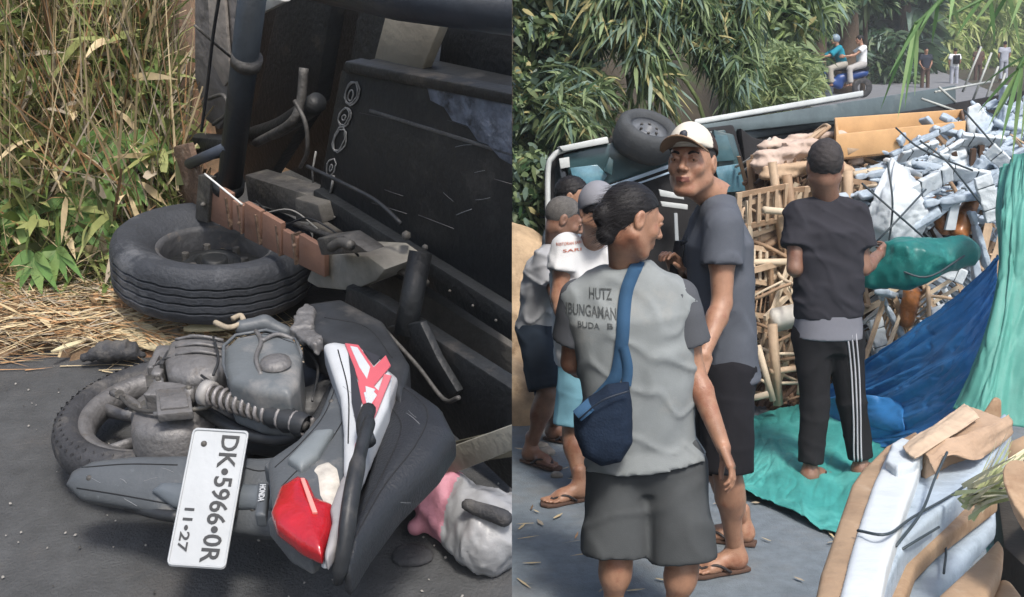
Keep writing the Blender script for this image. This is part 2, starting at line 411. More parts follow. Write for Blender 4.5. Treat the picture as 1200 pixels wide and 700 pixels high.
steel = mat('dirty_steel', (.075, .072, .068), .6, .35, 18, .4, 70, metal=.3, c2=(.15, .14, .12), c2s=7, c2t=.54)
rail_m = mat('dusty_rail', (.085, .08, .072), .8, .3, 9, .4, 60, c2=(.06, .055, .05), c2s=4, c2t=.5)
rust = mat('rust', (.21, .115, .08), .8, .15, 9, .12, 80, c2=(.15, .08, .055), c2s=7, c2t=.6, dirt=((.30, .20, .155), 5, .55))
rustd = mat('rust_dark', (.13, .085, .06), .85, .4, 20, .6, 80, c2=(.24, .19, .15), c2s=12, c2t=.54)
whitep = mat('white_panel_paint', (.44, .46, .48), .35, .08, 8, .05, 100, dirt=((.45, .42, .38), 6, .6))
redp = mat('red_print', (.45, .09, .11), .4, .1, 8, 0)
redlens = mat('red_lens', (.36, .010, .016), .22, .25, 14, .25, 90, spec=.6, coat=.5, c2=(.24, .008, .012), c2s=5, c2t=.5, dirt=((.40, .22, .18), 10, .64))
clearlens = mat('clear_lens', (.50, .47, .42), .25, .3, 25, .2, 60, coat=.4, c2=(.35, .22, .16), c2s=20, c2t=.6)
seatm = mat('seat_vinyl', (.020, .022, .026), .45, .12, 5, .25, 200, dirt=((.085, .085, .085), 4, .6))
platem = mat('plate_white', (.36, .38, .395), .4, .06, 14, .1, 40, dirt=((.45, .43, .40), 10, .64))
ink = mat('plate_ink', (.02, .022, .025), .5, .1, 8, 0)
chalk = mat('chalk', (.22, .22, .215), .95, .4, 60, .3, 200)
scr = mat('scraped_paint', (.12, .14, .18), .7, .5, 22, .6, 60, c2=(.025, .028, .032), c2s=9, c2t=.52, dirt=((.34, .36, .40), 30, .6))
olive = mat('old_primer', (.22, .20, .16), .6, .2, 6, .2, 40, c2=(.12, .10, .08), c2s=6, c2t=.6)

# --- road and verge -------------------------------------------------------------
def gridmesh(xs, ys, fn):
    X, Y = np.meshgrid(xs, ys); Z = fn(X, Y); V = np.stack([X, Y, Z], -1).reshape(-1, 3); nx, ny = len(xs), len(ys)
    i, j = np.meshgrid(np.arange(ny - 1), np.arange(nx - 1), indexing='ij'); a = (i * nx + j).ravel()
    return V, np.stack([a, a + 1, a + nx + 1, a + nx], 1)
def nz2(X, Y, s, seed, o=3): return noise3(np.stack([X.ravel(), Y.ravel(), 0 * X.ravel()], 1).astype(np.float32), s, seed, o).reshape(X.shape)
V, Q = gridmesh(np.linspace(-14, 0, 60), np.linspace(-6, 4.2, 70), lambda X, Y: nz2(X, Y, 2.5, 3) * .004)
tag(mesh('road', V, Q, asphaltL), kind='structure')
vy = PZ(0, 428)[1] + .03
def bank(X, Y):
    e = vy + .02 * np.sin(X * 9) + .03 * np.sin(X * 23 + 1) ; t = Y - e
    z = np.where(t < 0, -.06, 0.012 + np.minimum(t, .35) * .10 + np.maximum(t - .42, 0) * 1.15) + nz2(X, Y, 9, 4) * np.clip(t, 0, .5) * .07
    z = z * np.clip((-.33 * Y - X) / .12 + .4, 0, 1)      # the bank is cut away under the truck
    return np.where(t < .0, -.06, z)
V, Q = gridmesh(np.concatenate([np.linspace(-14, -3, 30), np.linspace(-2.9, 0, 90)]), np.concatenate([np.linspace(vy - .1, vy + 1.6, 90), np.linspace(vy + 1.7, vy + 9, 20)]), bank)
tag(mesh('verge', V, Q, soil), kind='structure')
def bz(x, y): return float(bank(np.array([[x]]), np.array([[y]]))[0, 0])
straw = [mat('straw_pale', (.50, .40, .24), .8, .2, 20, 0), mat('straw_orange', (.40, .23, .11), .8, .25, 20, 0), mat('straw_grey', (.33, .28, .21), .8, .2, 20, 0), mat('straw_brown', (.16, .10, .05), .85, .25, 20, 0)]
green = [mat('grass_green', (.13, .185, .05), .6, .25, 9, 0, trans=.3), mat('grass_light', (.30, .33, .12), .6, .25, 9, 0, trans=.3), mat('grass_dark', (.085, .10, .04), .6, .25, 9, 0, trans=.25)]
def scat(n, x0, x1, t0, t1, rng=RNG):
    n0 = n; n = n * 2
    x = rng.uniform(x0, x1, n); y = vy + rng.uniform(t0, t1, n); z = bank(x[None], y[None])[0]; z = np.maximum(z, 0.0); ok = np.flatnonzero((x < -.34 * y + .02) | (y < vy + .12)); x, y, z = x[ok], y[ok], z[ok]; i = rng.choice(len(x), n0, replace=len(x) < n0); x, y, z = x[i], y[i], z[i]
    return np.stack([x, y, z], 1)
# leaf litter and straw
P = scat(7500, -2.3, 0, .03, .55); a = RNG.uniform(-.9, .9, len(P)) + RNG.choice([0, 3.14], len(P)); el = np.abs(RNG.normal(0, .13, len(P)))
D = np.stack([np.cos(a), np.sin(a), el], 1)
P[:, 2] += RNG.uniform(.0, .04, len(P)); s1 = blades(P, D, RNG.uniform(.04, .22, len(P)), RNG.uniform(.003, .008, len(P)), RNG.uniform(-.05, .25, len(P)), 3, 'b', side=np.stack([-np.sin(a), np.cos(a), RNG.normal(0, .4, len(P))], 1))
P = scat(700, -2.3, 0, .08, .6); a = RNG.uniform(0, 6.28, len(P)); D = np.stack([np.cos(a), np.sin(a), RNG.normal(.1, .25, len(P))], 1); P[:, 2] += RNG.uniform(.005, .05, len(P))
s2 = blades(P, D, RNG.uniform(.04, .11, len(P)), RNG.uniform(.008, .024, len(P)), RNG.uniform(0, .4, len(P)), 3, 'leaf', side=np.stack([-np.sin(a), np.cos(a), RNG.normal(0, .5, len(P))], 1))
tag(blade_obj('leaf_litter', [(*s1, 3), (*s2, 3)], straw, weights=[.42, .25, .2, .13]), 'dry straw and fallen leaf litter along the edge of the road', 'leaf litter', kind='stuff')
# edge straws lying on the asphalt
P = scat(110, -2.3, 0, -.07, .03); P[:, 2] = .006; a = RNG.normal(0, .35, len(P)); D = np.stack([np.cos(a), np.sin(a), 0 * a], 1)
s3 = blades(P, D, RNG.uniform(.05, .2, len(P)), RNG.uniform(.003, .006, len(P)), 0, 2, 'b', side=np.stack([-np.sin(a), np.cos(a), 0 * a], 1))
tag(blade_obj('loose_straw', [(*s3, 2)], straw, weights=[.5, .3, .15, .05]), 'thin line of loose straw scattered on the asphalt edge', 'straw', kind='stuff')
# grass on the bank
WCX = PZ(252, 306, .17)
def incut(C):      # nothing grows inside the truck; C is in bank coordinates
    return ((C[:, 0] < -.315 * C[:, 1] + .02) | (C[:, 1] < vy + .12)) & (np.hypot(C[:, 0] - WCX[0], C[:, 1] - WCX[1]) > .31)
P = scat(3600, -2.6, 0, .36, 1.7); n = len(P); D = np.stack([RNG.normal(0, .6, n), RNG.normal(-.5, .4, n), RNG.normal(.35, .5, n)], 1); P[:, 2] += RNG.uniform(0, .25, n)
tag(blade_obj('undergrowth', [(*blades(P, D, RNG.uniform(.07, .24, n), RNG.uniform(.012, .032, n), RNG.uniform(.1, .6, n), 4, 'leaf'), 4)], green + [straw[0], straw[2]], weights=[.3, .3, .15, .15, .1], keep=incut), 'bamboo like leaves mixed into the bank grass', 'undergrowth', kind='stuff')
def grass(n, x0, x1, t0, t1, L0, L1, W0, W1, up, b0, b1, seg=4, lean=(0, -.25)):
    P = scat(n, x0, x1, t0, t1); P[:, 2] -= .01
    D = np.stack([RNG.normal(lean[0], .45, n), RNG.normal(lean[1], .4, n), np.abs(RNG.normal(up, .3, n))], 1)
    return (*blades(P, D, RNG.uniform(L0, L1, n), RNG.uniform(W0, W1, n), RNG.uniform(b0, b1, n), seg, 'b'), seg)
tag(blade_obj('grass', [grass(7000, -2.6, -.0, .33, 1.0, .10, .34, .004, .010, 1, .1, .6), grass(1500, -2.6, -.0, .22, .5, .06, .16, .004, .008, .7, .1, .5), grass(9000, -3.0, 0, .8, 2.2, .2, .5, .005, .012, 1, .1, .5)],
    green + [straw[0], straw[3]], weights=[.34, .24, .22, .12, .08], keep=incut), 'tangled green grass growing on the roadside bank', 'grass', kind='stuff')
tag(blade_obj('dry_stalks', [grass(1500, -2.6, -.0, .45, 1.0, .3, .9, .006, .014, 1.3, 0, .2, lean=(.15, -.1)), grass(2600, -3.0, 0, .9, 2.2, .5, 1.2, .008, .018, 1.5, 0, .15, lean=(.2, 0)), grass(1200, -2.4, 0, .4, .9, .12, .35, .004, .009, .4, .0, .7)],
    straw + [green[1]], weights=[.3, .14, .2, .16, .2], keep=incut), 'dry brown stalks and reeds standing among the bank grass', 'dry stalks', kind='stuff')
# broad leaves of low plants on the bank
leafm = [mat('broad_leaf', (.13, .25, .07), .5, .25, 9, .1, 30, trans=.3), mat('broad_leaf_pale', (.20, .31, .10), .5, .2, 9, .1, 30, trans=.3)]
def broad_plant(px, py, dist_t, n, L, label, W=.055, seed=1, dr=.5, group='broad leaved weeds on the bank'):
    rg = np.random.default_rng(seed); d = ray(px, py); t_ = 1
    # walk along the view ray until it meets the bank
    s = 1.5
    while s < 6:
        p = C0() + d * s
        if p[2] < bz(p[0], p[1]) + .03 + dist_t: break
        s += .01
    b = thing('weed_plant', label, 'plant', (p[0], p[1], p[2] - .12), group)
    mesh('stem', *tube([p + [0, .03, -.14], p + [0, .01, -.05], p], [.006, .005, .004], 6), green[0], b)
    for i in range(n):
        a = 2 * math.pi * i / n + rg.uniform(-.3, .3); D = np.array([[math.cos(a) * .8, -.6 + .3 * math.sin(a), .55 * math.sin(a) - .25]])
        mesh('leaf', *blades([p], D, L * rg.uniform(.7, 1.1), W * rg.uniform(.8, 1.1), dr, 6, 'leaf', side=np.cross(D, [[0, -1, .6]])), leafm[i % 2], b, smooth=False)
for a in ((134, 160, .16, 7, .16, 'bright green weed with drooping leaves high on the bank', .05, 1), (104, 214, .15, 6, .14, 'broad leaved weed left of the truck tyre', .06, 2), (150, 205, .14, 6, .12, 'leafy weed just above the truck tyre', .04, 3),
          (22, 240, .12, 6, .12, 'weed with pale green leaves at the left edge of the bank', .045, 4), (66, 292, .10, 7, .11, 'low weed above the dry litter', .03, 5), (160, 80, .1, 6, .15, 'narrow leaved weed high up near the truck', .02, 6), (20, 175, .08, 6, .12, 'small weed near the brown soil patch', .02, 8), (122, 262, .12, 7, .12, 'broad leaved weed touching the left rim of the truck tyre', .05, 9), (84, 236, .14, 6, .13, 'drooping weed between the soil patch and the tyre', .045, 10), (40, 300, .10, 6, .10, 'low broad leaved weed at the edge of the straw', .04, 12), (172, 160, .14, 6, .12, 'weed just left of the rusty bracket', .045, 13)): broad_plant(*a[:5], a[5], *a[6:])
# grit on the asphalt
mb = MB(); rg0 = np.random.default_rng(77)
for i in range(420):
    x, y = rg0.uniform(-1.6, -.02), rg0.uniform(1.0, 2.55); r = rg0.uniform(.0012, .0045); c = np.array([x, y, r * .4 + .003]); a = rg0.uniform(0, 3); q = (np.array([math.cos(a), math.sin(a), .2]), np.array([-math.sin(a), math.cos(a), .1]), np.array([0, .1, 1.]))
    mb.add([c + q[0] * r, c + q[1] * r * .8, c - q[0] * r, c - q[1] * r * .9, c + q[2] * r * .8, c - q[2] * r * .6], [(0, 1, 4), (1, 2, 4), (2, 3, 4), (3, 0, 4), (1, 0, 5), (2, 1, 5), (3, 2, 5), (0, 3, 5)], int(rg0.random() < .3))
tag(mb.build('grit', [mat('grit_pale', (.26, .25, .23), .9, .3, 20, 0), mat('grit_dark', (.05, .048, .045), .9, .3, 20, 0)], smooth=False), 'fine stone grit scattered over the asphalt around the motorcycle', 'grit', kind='stuff')
# big pale dry sheaths on the litter
drym = mat('dry_sheath', (.50, .44, .28), .7, .25, 14, .3, 40)
def sheath(px, py, L, W, ang, label, z=.05, m=drym, roll=.3):
    p = PZ(px, py, z); D = np.array([[math.cos(ang), math.sin(ang), -.02]]); v, f = blades([p], D, L, W, .1, 8, 'leaf', side=np.array([[-math.sin(ang), math.cos(ang), roll]]))
    v = np.array(v); v2 = v - [0, 0, .003]; n = len(v); f = [tuple(q) for q in f]
    tag(mesh('dry_leaf', np.concatenate([v, v2]), f + [tuple(i + n for i in q[::-1]) for q in f] + [(0, 1, n + 1, n)], m), label, 'dry leaf', 'big dry leaves on the verge')
sheath(150, 372, .32, .07, .1, 'wide pale dry leaf against the truck tyre')
sheath(140, 382, .22, .08, -.5, 'dry leaf just above the black rubber scrap')
sheath(20, 372, .2, .05, .9, 'pale dry leaf at the left edge of the litter')
sheath(5, 335, .22, .06, .3, 'greyish pink flat leaf on the litter', m=mat('pink_leaf', (.36, .27, .23), .8, .2, 10, .3))
sheath(215, 385, .16, .03, .25, 'curled dry leaf touching the engine of the motorcycle', .09)
sheath(60, 412, .15, .014, .9, 'short straw piece pointing down the verge')
# black rubber scrap
b = PZ(128, 424, 0.02); S = SDF(*bounds([b + [-.13, -.03, 0], b + [.13, .08, .09]], .02), .007)
S.cone(b + [-.065, .0, .012], b + [-.01, .015, .022], .012, .028, .0); S.cone(b + [-.01, .015, .022], b + [.05, .02, .024], .028, .026, .01); S.cone(b + [.05, .02, .02], b + [.085, .02, .008], .020, .008, .01); S.sub(S.e_cone(b + [.055, -.04, .03], b + [.06, .04, .055], .014, .012), .004); S.d += .0025 * np.sin(S.P[:, 0] * 260 + S.P[:, 1] * 60); S.disp(.003, 50, 3)
tag(S.build('rubber_scrap', rubber), 'curled scrap of black tyre rubber at the road edge', 'scrap')

# --- overturned truck seen from below ------------------------------------------
G1, G2 = PZ(365, 375), PZ(600, 528); TD = nrm((G2 - G1) * [1, 1, 0]); TN = np.array([TD[1], -TD[0], 0.])   # along the truck; outward (towards camera)
if TN[1] > 0: TN = -TN
def TP(px, py, off=0.0):
    d = ray(px, py); o = C0(); return o + d * (np.dot(G1 + TN * off - o, TN) / np.dot(d, TN))
def TPs(pts, off=0.): return [TP(x, y, off) for x, y in pts]
TZ = np.array([0, 0, 1.])
tr = thing('overturned_truck', 'black underside of the truck lying on its side behind the fallen motorcycle', 'truck', TP(420, 400, -.3))
def slabT(name, px, off, th, m, bev=.006, par=None): return prism(name, TPs(px, off), -TN * th, m, par or tr, bev)
def barT(name, pts, r, m, n=14, par=None, sp=True, flat=1):
    P = [TP(*p) for p in pts]; P = spline(P, 6) if sp and len(P) > 2 else P; return mesh(name, *tube(P, r, n, flat=flat), m, par or tr)
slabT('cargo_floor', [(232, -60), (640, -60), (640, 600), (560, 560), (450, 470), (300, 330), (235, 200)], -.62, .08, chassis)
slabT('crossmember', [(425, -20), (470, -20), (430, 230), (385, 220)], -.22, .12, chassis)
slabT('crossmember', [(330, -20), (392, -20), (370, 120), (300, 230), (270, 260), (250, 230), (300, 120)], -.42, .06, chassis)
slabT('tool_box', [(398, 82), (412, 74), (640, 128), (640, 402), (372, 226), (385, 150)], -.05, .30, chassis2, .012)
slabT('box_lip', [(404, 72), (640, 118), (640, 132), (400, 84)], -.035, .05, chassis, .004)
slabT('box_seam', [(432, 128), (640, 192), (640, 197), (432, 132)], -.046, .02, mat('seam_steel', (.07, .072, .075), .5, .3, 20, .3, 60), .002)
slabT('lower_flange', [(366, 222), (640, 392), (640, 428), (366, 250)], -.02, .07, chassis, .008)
slabT('primer_plate', [(452, 16), (516, 30), (494, 84), (438, 70)], -.12, .03, olive, .004)
slabT('scraped_patch', [(498, 92), (540, 100), (640, 120), (640, 206), (604, 196), (586, 186), (572, 170), (560, 166), (548, 148), (530, 142), (520, 126), (504, 118)], -.046, .006, scr, .001)
for i in range(8):
    x = 392 + i * 27; barT('rivet', [(x, 238 + (x - 366) * .64, -.005), (x, 238 + (x - 366) * .64, -.02)], .0035, steel, 8, sp=False)
rs = random.Random(3)
for i in range(7):
    x, y = rs.uniform(410, 580), rs.uniform(130, 300); 
    if y > 232 + (x - 372) * .6: continue
    l = rs.uniform(8, 46); s_ = rs.uniform(.1, .5); barT('scratch', [(x, y, -.0478), (x + l, y + l * s_, -.0478)], rs.uniform(.0004, .0010), mat('bare_scratch', (.08, .08, .085), .6, .3, 30, 0), 4, sp=False)
barT('weld_seam', [(374, 228, -.045)] + [(374 + 12 * k, 228 + 7.8 * k + rs.uniform(-1, 1), -.045) for k in range(1, 19)], .005, steel, 6)
barT('loose_wire', [(300, 236, .0), (330, 262, .05), (360, 256, .06), (392, 272, .07), (420, 300, .14)], .0028, blackplastic, 6)
barT('loose_wire', [(272, 232, .02), (300, 250, .02), (340, 246, .03), (372, 268, .05)], .0022, mat('wire_grey', (.25, .24, .22), .6, .2, 8, 0), 6)
slabT('upper_panel', [(520, 22), (640, 40), (640, 120), (512, 90)], -.2, .05, chassis, .004)
mesh('round_crossbar', *tube([TP(360, -28, .12), TP(470, -6, .12), TP(660, 14, .12)], [.05, .05, .05], 20), mat('crossbar_paint', (.025, .031, .042), .5, .2, 8, .15, 50), tr)
barT('air_tank', [(300, -40, .08), (269, 216, .08)], .035, mat('tank_paint', (.022, .028, .035), .5, .25, 9, .2, 50), 20, sp=False)
barT('tank_strap', [(290, 66, .08), (288, 76, .08)], .040, steel, 20, sp=False)
barT('tank_strap', [(268, 212, .08), (267, 222, .08)], .046, chassis, 20, sp=False)
# side skirt of weathered board at the far left
slabT('mud_flap', [(228, -30), (276, -30), (274, 60), (270, 130), (256, 152), (240, 140), (228, 90)], -.05, .015, mat('mud_flap', (.16, .15, .145), .85, .3, 12, .6, 30, c2=(.09, .085, .08), c2s=7, c2t=.52), .004)
slabT('flap_patch', [(243, -10), (262, -10), (270, 92), (262, 102), (246, 70)], -.035, .01, mat('flap_patch', (.25, .225, .20), .85, .3, 12, .5, 30), .003)
barT('flap_ring', [(244, 116, -.02), (262, 112, -.02), (266, 132, -.02), (250, 146, -.02)], .006, steel, 8)
slabT('torn_bracket', [(280, -6), (318, -4), (334, 2), (290, 24)], .0, .02, mat('pale_bracket', (.33, .33, .31), .6, .2, 12, .2), .003)
barT('cable', [(258, -10, .12), (250, 40, .12), (243, 100, .12), (236, 154, .12)], .0045, blackplastic, 8)
barT('cable', [(228, 30, .14), (262, 60, .05), (300, 90, -.2)], .004, steel, 8)
barT('link_rod', [(222, 192, .1), (268, 172, .1)], .016, mat('rod_blue', (.05, .06, .08), .5, .2, 8, .1), 12, sp=False)
barT('pipe', [(300, 168, -.12), (340, 145, -.12), (352, 120, -.15), (356, 80, -.18)], .014, steel, 10)
barT('pipe', [(296, 160, -.2), (330, 148, -.2), (372, 120, -.2)], .03, chassis, 14)
barT('brake_hose', [(345, 118, -.02), (358, 145, -.02), (360, 178, -.02), (352, 196, -.03)], .006, steel, 8)
barT('brake_hose', [(360, 195, .03), (400, 214, .03), (440, 235, .03), (470, 262, .03)], .005, blackplastic, 8)
slabT('shackle_plate', [(203, 172), (220, 168), (232, 210), (244, 258), (228, 262), (214, 240), (204, 222)], .10, .02, rustd, .004)
slabT('shackle_plate', [(232, 205), (247, 208), (243, 262), (228, 258)], .13, .02, steel, .004)
slabT('hanger', [(215, 160), (262, 164), (268, 184), (222, 192)], .02, .06, chassis, .006)
slabT('hanger_bracket', [(286, 205), (365, 230), (372, 262), (330, 250), (290, 236)], -.02, .08, steel, .006)
slabT('hanger_bracket', [(345, 232), (372, 240), (378, 262), (346, 260)], .02, .05, rail_m, .006)
barT('nut', [(238, 240, .145), (238, 240, .12)], .008, steel, 6, sp=False)
# leaf spring, three stacked leaves and clamps
spr = [(246, 236, .12), (290, 262, .12), (335, 292, .12), (378, 318, .12)]
segs = [(244, 270), (272, 284), (286, 305), (307, 329), (331, 348), (350, 380)]
for i, (a, b) in enumerate(segs):
    tt = lambda x: 214 + (x - 247) * .585 + (6 if i in (1, 4) else 0); bb = lambda x: 256 + (x - 247) * .50 + (0 if i in (1, 4) else 3)
    prism('spring_leaf', TPs([(a, tt(a)), (b, tt(b)), (b, bb(b)), (a, bb(a))], .12 + .003 * (i % 2)), -TN * .016, rust, tr, .003, 2)
for (x, y) in ((271, 248), (285, 256), (306, 268), (330, 281), (349, 291)):
    c = TP(x, y, .112); mesh('spring_clamp', *box(c, (TD, nrm(TZ), TN), (.0035, .044, .014)), rustd, tr, smooth=False)
for (x, y) in ((282, 240), (345, 288), (280, 262)): barT('bolt', [(x, y, .17), (x, y, .14)], .006, rustd, 6, sp=False)
barT('white_wire', [(240, 204, .2), (262, 222, .2), (284, 240, .18)], .0028, mat('white_wire', (.6, .6, .58), .5, .1, 8, 0), 6)
slabT('axle_seat', [(372, 296), (430, 300), (452, 316), (440, 330), (412, 342), (372, 338), (358, 330)], .10, .12, mat('dusty_bracket', (.22, .21, .185), .8, .3, 9, .3, 50), .008)
slabT('axle_plate', [(370, 280), (402, 276), (432, 296), (376, 300)], .16, .05, steel, .005)
barT('u_bolt', [(388, 290, .19), (400, 284, .19), (412, 288, .19)], .012, steel, 10)
barT('spring_top_rod', [(345, 262, .03), (395, 280, .03), (470, 318, .03), (500, 332, .03)], .009, steel, 8)
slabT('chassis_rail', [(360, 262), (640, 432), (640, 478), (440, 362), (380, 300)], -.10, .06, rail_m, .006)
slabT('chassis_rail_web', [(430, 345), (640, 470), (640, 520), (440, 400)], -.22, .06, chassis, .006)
slabT('shade_slab', [(405, 335), (440, 352), (640, 482), (640, 640), (600, 575), (520, 500), (440, 425), (400, 385)], .12, .04, chassis, .006)  # black slab standing in for the shadowed cavity below the rail
slabT('shade_slab', [(366, 250), (640, 425), (640, 585), (600, 520), (480, 440), (365, 368)], -.17, .04, chassis, .006)  # second dark slab, added to keep the underside black like deep shade
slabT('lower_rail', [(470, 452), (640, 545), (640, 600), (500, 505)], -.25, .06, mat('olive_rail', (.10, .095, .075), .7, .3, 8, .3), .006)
barT('bumper_post', [(493, 296, .06), (474, 394, .15)], .027, chassis, 18, sp=False)
slabT('post_flange', [(452, 384), (492, 378), (512, 420), (536, 460), (524, 470), (500, 450), (470, 410)], .15, .02, chassis, .004)
barT('edge_wire', [(452, 388, .19), (490, 430, .19), (520, 468, .2), (538, 466, .2)], .005, steel, 8)
barT('bolt', [(476, 276, .02), (476, 276, .0)], .012, steel, 6, sp=False); barT('bolt', [(498, 290, .02), (498, 290, .0)], .008, steel, 6, sp=False)
slabT('loose_plate', [(495, 548), (512, 530), (600, 498), (640, 488), (640, 512), (520, 560)], .26, .012, mat('loose_plate', (.25, .24, .20), .75, .3, 8, .3), .003)
slabT('loose_plate_edge', [(524, 520), (640, 492), (640, 530), (540, 545)], .17, .01, mat('olive_plate', (.12, .115, .085), .7, .3, 8, .3), .003)
# chalk loops drawn on the tool box
def loop(cx, cy, rx, ry, tilt=.25, w_=.0022):
    pts = [TP(cx + rx * math.cos(t) * random.uniform(.85, 1.15) + tilt * ry * math.sin(t) * -.8, cy + ry * math.sin(t) * random.uniform(.9, 1.1), -.047) for t in np.linspace(0, 2 * math.pi, 17)[:-1]]
    return tube(pts, w_, 5, closed=True)
mb = MB()
for c_ in ((413, 110, 8, 14), (404, 138, 7, 11), (398, 165, 7.5, 13), (412, 109, 7, 13), (403, 137, 6, 10), (397, 163, 6.5, 14), (388, 196, 5, 10), (411, 112, 3, 6), (403, 138, 2, 3), (388, 197, 1.5, 4)): mb.add(*loop(*c_))
mb.add(*tube([TP(391, 206, -.045), TP(389, 218, -.045), TP(387, 226, -.045)], .004, 5)); mb.add(*tube([TP(370, 178, -.045), TP(366, 200, -.045), TP(367, 214, -.045)], .003, 5))
mb.build('chalk_mark', chalk, tr)
mb = MB()
for i in range(26):
    x = random.uniform(375, 596); y = 226 + (x - 372) * .64 + random.uniform(-6, 14); c = TP(x, y, -.0405); mb.add(*box(c, (TD, TZ, TN), (random.uniform(.002, .006), random.uniform(.002, .004), .006)))
mb.build('paint_chip', mat('chipped_paint', (.2, .2, .2), .8, .3, 20, 0), tr, smooth=False)
# the wheel lying nearly flat
wc = PZ(252, 306, .17); ax = nrm([.10, .05, 1]); Ro = .285
ttread = []
prof = [(.15, .02), (.165, .05), (.175, .058), (.19, .070), (.215, .082), (.24, .088), (.262, .086), (.276, .074), (.283, .056)]
zz = .05
for g in (.036, .014, -.010, -.034): prof += [(Ro, g + .004), (Ro - .009, g + .002), (Ro - .009, g - .002), (Ro, g - .004)]
prof += [(.283, -.052), (.272, -.07), (.24, -.082), (.17, -.07)]
wh = mesh('wheel', *lathe([(.155, -.07), (.150, -.02), (.150, .03), (.158, .048), (.166, .045)], wc, ax, 48), mat('rim_paint', (.06, .062, .068), .6, .3, 12, .3, c2=(.14, .12, .10), c2s=8, c2t=.55), tr)
mesh('tyre', *lathe(prof, wc, ax, 96, jit=lambda i, r, h: (.0012 * (1 if (i // 2) % 2 else -1) if r > .27 and abs(h) < .06 else 0)), rubberT, wh, angle=35)
mesh('wheel_disc', *lathe([(.0, -.02), (.05, -.02), (.055, .0), (.075, .005), (.11, -.02), (.15, -.025)], wc, ax, 40), chassis, wh)
for k in range(6):
    x_, y_, z_ = basis(ax); d_ = math.cos(k * 1.047) * x_ + math.sin(k * 1.047) * y_; mesh('wheel_nut', *tube([wc + d_ * .085 - ax * .01, wc + d_ * .085 + ax * .018], .011, 6), steel, wh, smooth=False)
mesh('axle_hub', *lathe([(.04, -.02), (.036, .01), (.03, .012), (.0, .012)], wc, ax, 24), chassis, tr)

# --- fallen motorcycle ----------------------------------------------------------
mo = thing('fallen_motorcycle', 'grey and white motorcycle lying on its side with its number plate up', 'motorcycle', PZ(260, 560, 0))
def ZP(px, z): return [PZ(x, y, z) for x, y in px]
def pillow(name, px, z, th, m, rd=.012, dome=.02, h=.0045, par=None, noise=0, ns=12, up=(0, 0, 1), tilt=None, carve=None):
    Pq = [PZ(x, y, z if tilt is None else z + tilt(x, y)) for x, y in px]
    if tilt is not None:
        A = np.array(Pq); c = A.mean(0); u_, s_, vt = np.linalg.svd(A - c); up = vt[2] * (1 if vt[2][2] > 0 else -1)
    rd *= .55; dome *= .6; h = min(h, .0055) if th < .12 else h
    S = SDF(*bounds(Pq + [p - nrm(up) * th for p in Pq], .015), h); S.u(S.e_poly(Pq, up, -th, 0.0, rd, dome))
    if noise: S.disp(noise, ns, 5)
    if carve: carve(S)
    return S.build(name, m, par or mo)
# rear wheel
bw = PZ(200, 490, .10); bax = nrm([-.03, .06, 1])
rw = mesh('wheel', *lathe([(.182, -.03), (.170, -.022), (.165, 0), (.170, .022), (.184, .03), (.196, .034), (.198, .026), (.188, .0), (.198, -.03), (.182, -.03)], bw, bax, 56), alloy, mo)
mesh('tyre', *lathe([(.194, .028), (.203, .040), (.218, .046), (.235, .043), (.25, .030), (.257, .010), (.257, -.010), (.25, -.030), (.235, -.043), (.218, -.046), (.194, -.03)], bw, bax, 64), rubber, rw)
mb = MB(); x_, y_, z_ = basis(bax)
for k in range(60):
    t = 2 * math.pi * k / 60; d_ = math.cos(t) * x_ + math.sin(t) * y_; t2 = nrm(np.cross(z_, d_)); a1 = nrm(t2 + .35 * d_)
    for (rr, hh, tl) in ((.2365, .0405, .55), (.2495, .028, .8)):
        nn = nrm(d_ * tl + z_ * (1 - tl)); mb.add(*box(bw + d_ * rr + z_ * hh, (nrm(t2 + .5 * np.cross(nn, t2) * (1 if k % 2 else 1)), nn, nrm(np.cross(nn, t2))), (.005, .0008, .0085)))
mb.build('tread_blocks', rubber, rw, smooth=False)
for k in range(5):
    t = .4 + 2 * math.pi * k / 5; d_ = math.cos(t) * x_ + math.sin(t) * y_; t2 = np.cross(z_, d_)
    mesh('spoke', *tube([bw + d_ * .05 - t2 * .015, bw + d_ * .11 + t2 * .01, bw + d_ * .175 - t2 * .005], [.022, .014, .02], 10, flat=.7), alloy, rw)
mesh('hub', *lathe([(.0, .055), (.055, .055), (.075, .045), (.085, .02), (.088, -.02), (.06, -.05)], bw, bax, 36), alloy, rw)
# drum cover, swing arm and drive case
def bl(name, lst, m, h=.006, k=.012, noise=.0, ns=60, sub=(), par=None, boxes=()):
    pts = [p for q in lst for p in (q[0], q[1])] + [c for c, A, r, rd in boxes]; rmax = max([max(q[2], q[3]) for q in lst] + [max(b_[2]) for b_ in boxes])
    S = SDF(*bounds(pts, rmax + .02), h)
    for (a, b_, r1, r2) in lst: S.cone(a, b_, r1, r2, k)
    for (c, A, r, rd) in boxes: S.u(S.e_box(c, A, r, rd), k)
    for (a, b_, r1, r2) in sub: S.sub(S.e_cone(a, b_, r1, r2), .006)
    if noise: S.disp(noise, ns, 3)
    return S.build(name, m, par or mo)
AX = (np.array([1., 0, 0]), np.array([0, 1., 0]), np.array([0, 0, 1.]))
rot = lambda t: (np.array([math.cos(t), math.sin(t), 0]), np.array([-math.sin(t), math.cos(t), 0]), np.array([0, 0, 1.]))
mesh('drum_cover', *lathe([(.0, .03), (.05, .028), (.082, .018), (.09, .0), (.094, -.05)], PZ(205, 492, .21), bax, 40), alloy, mo)
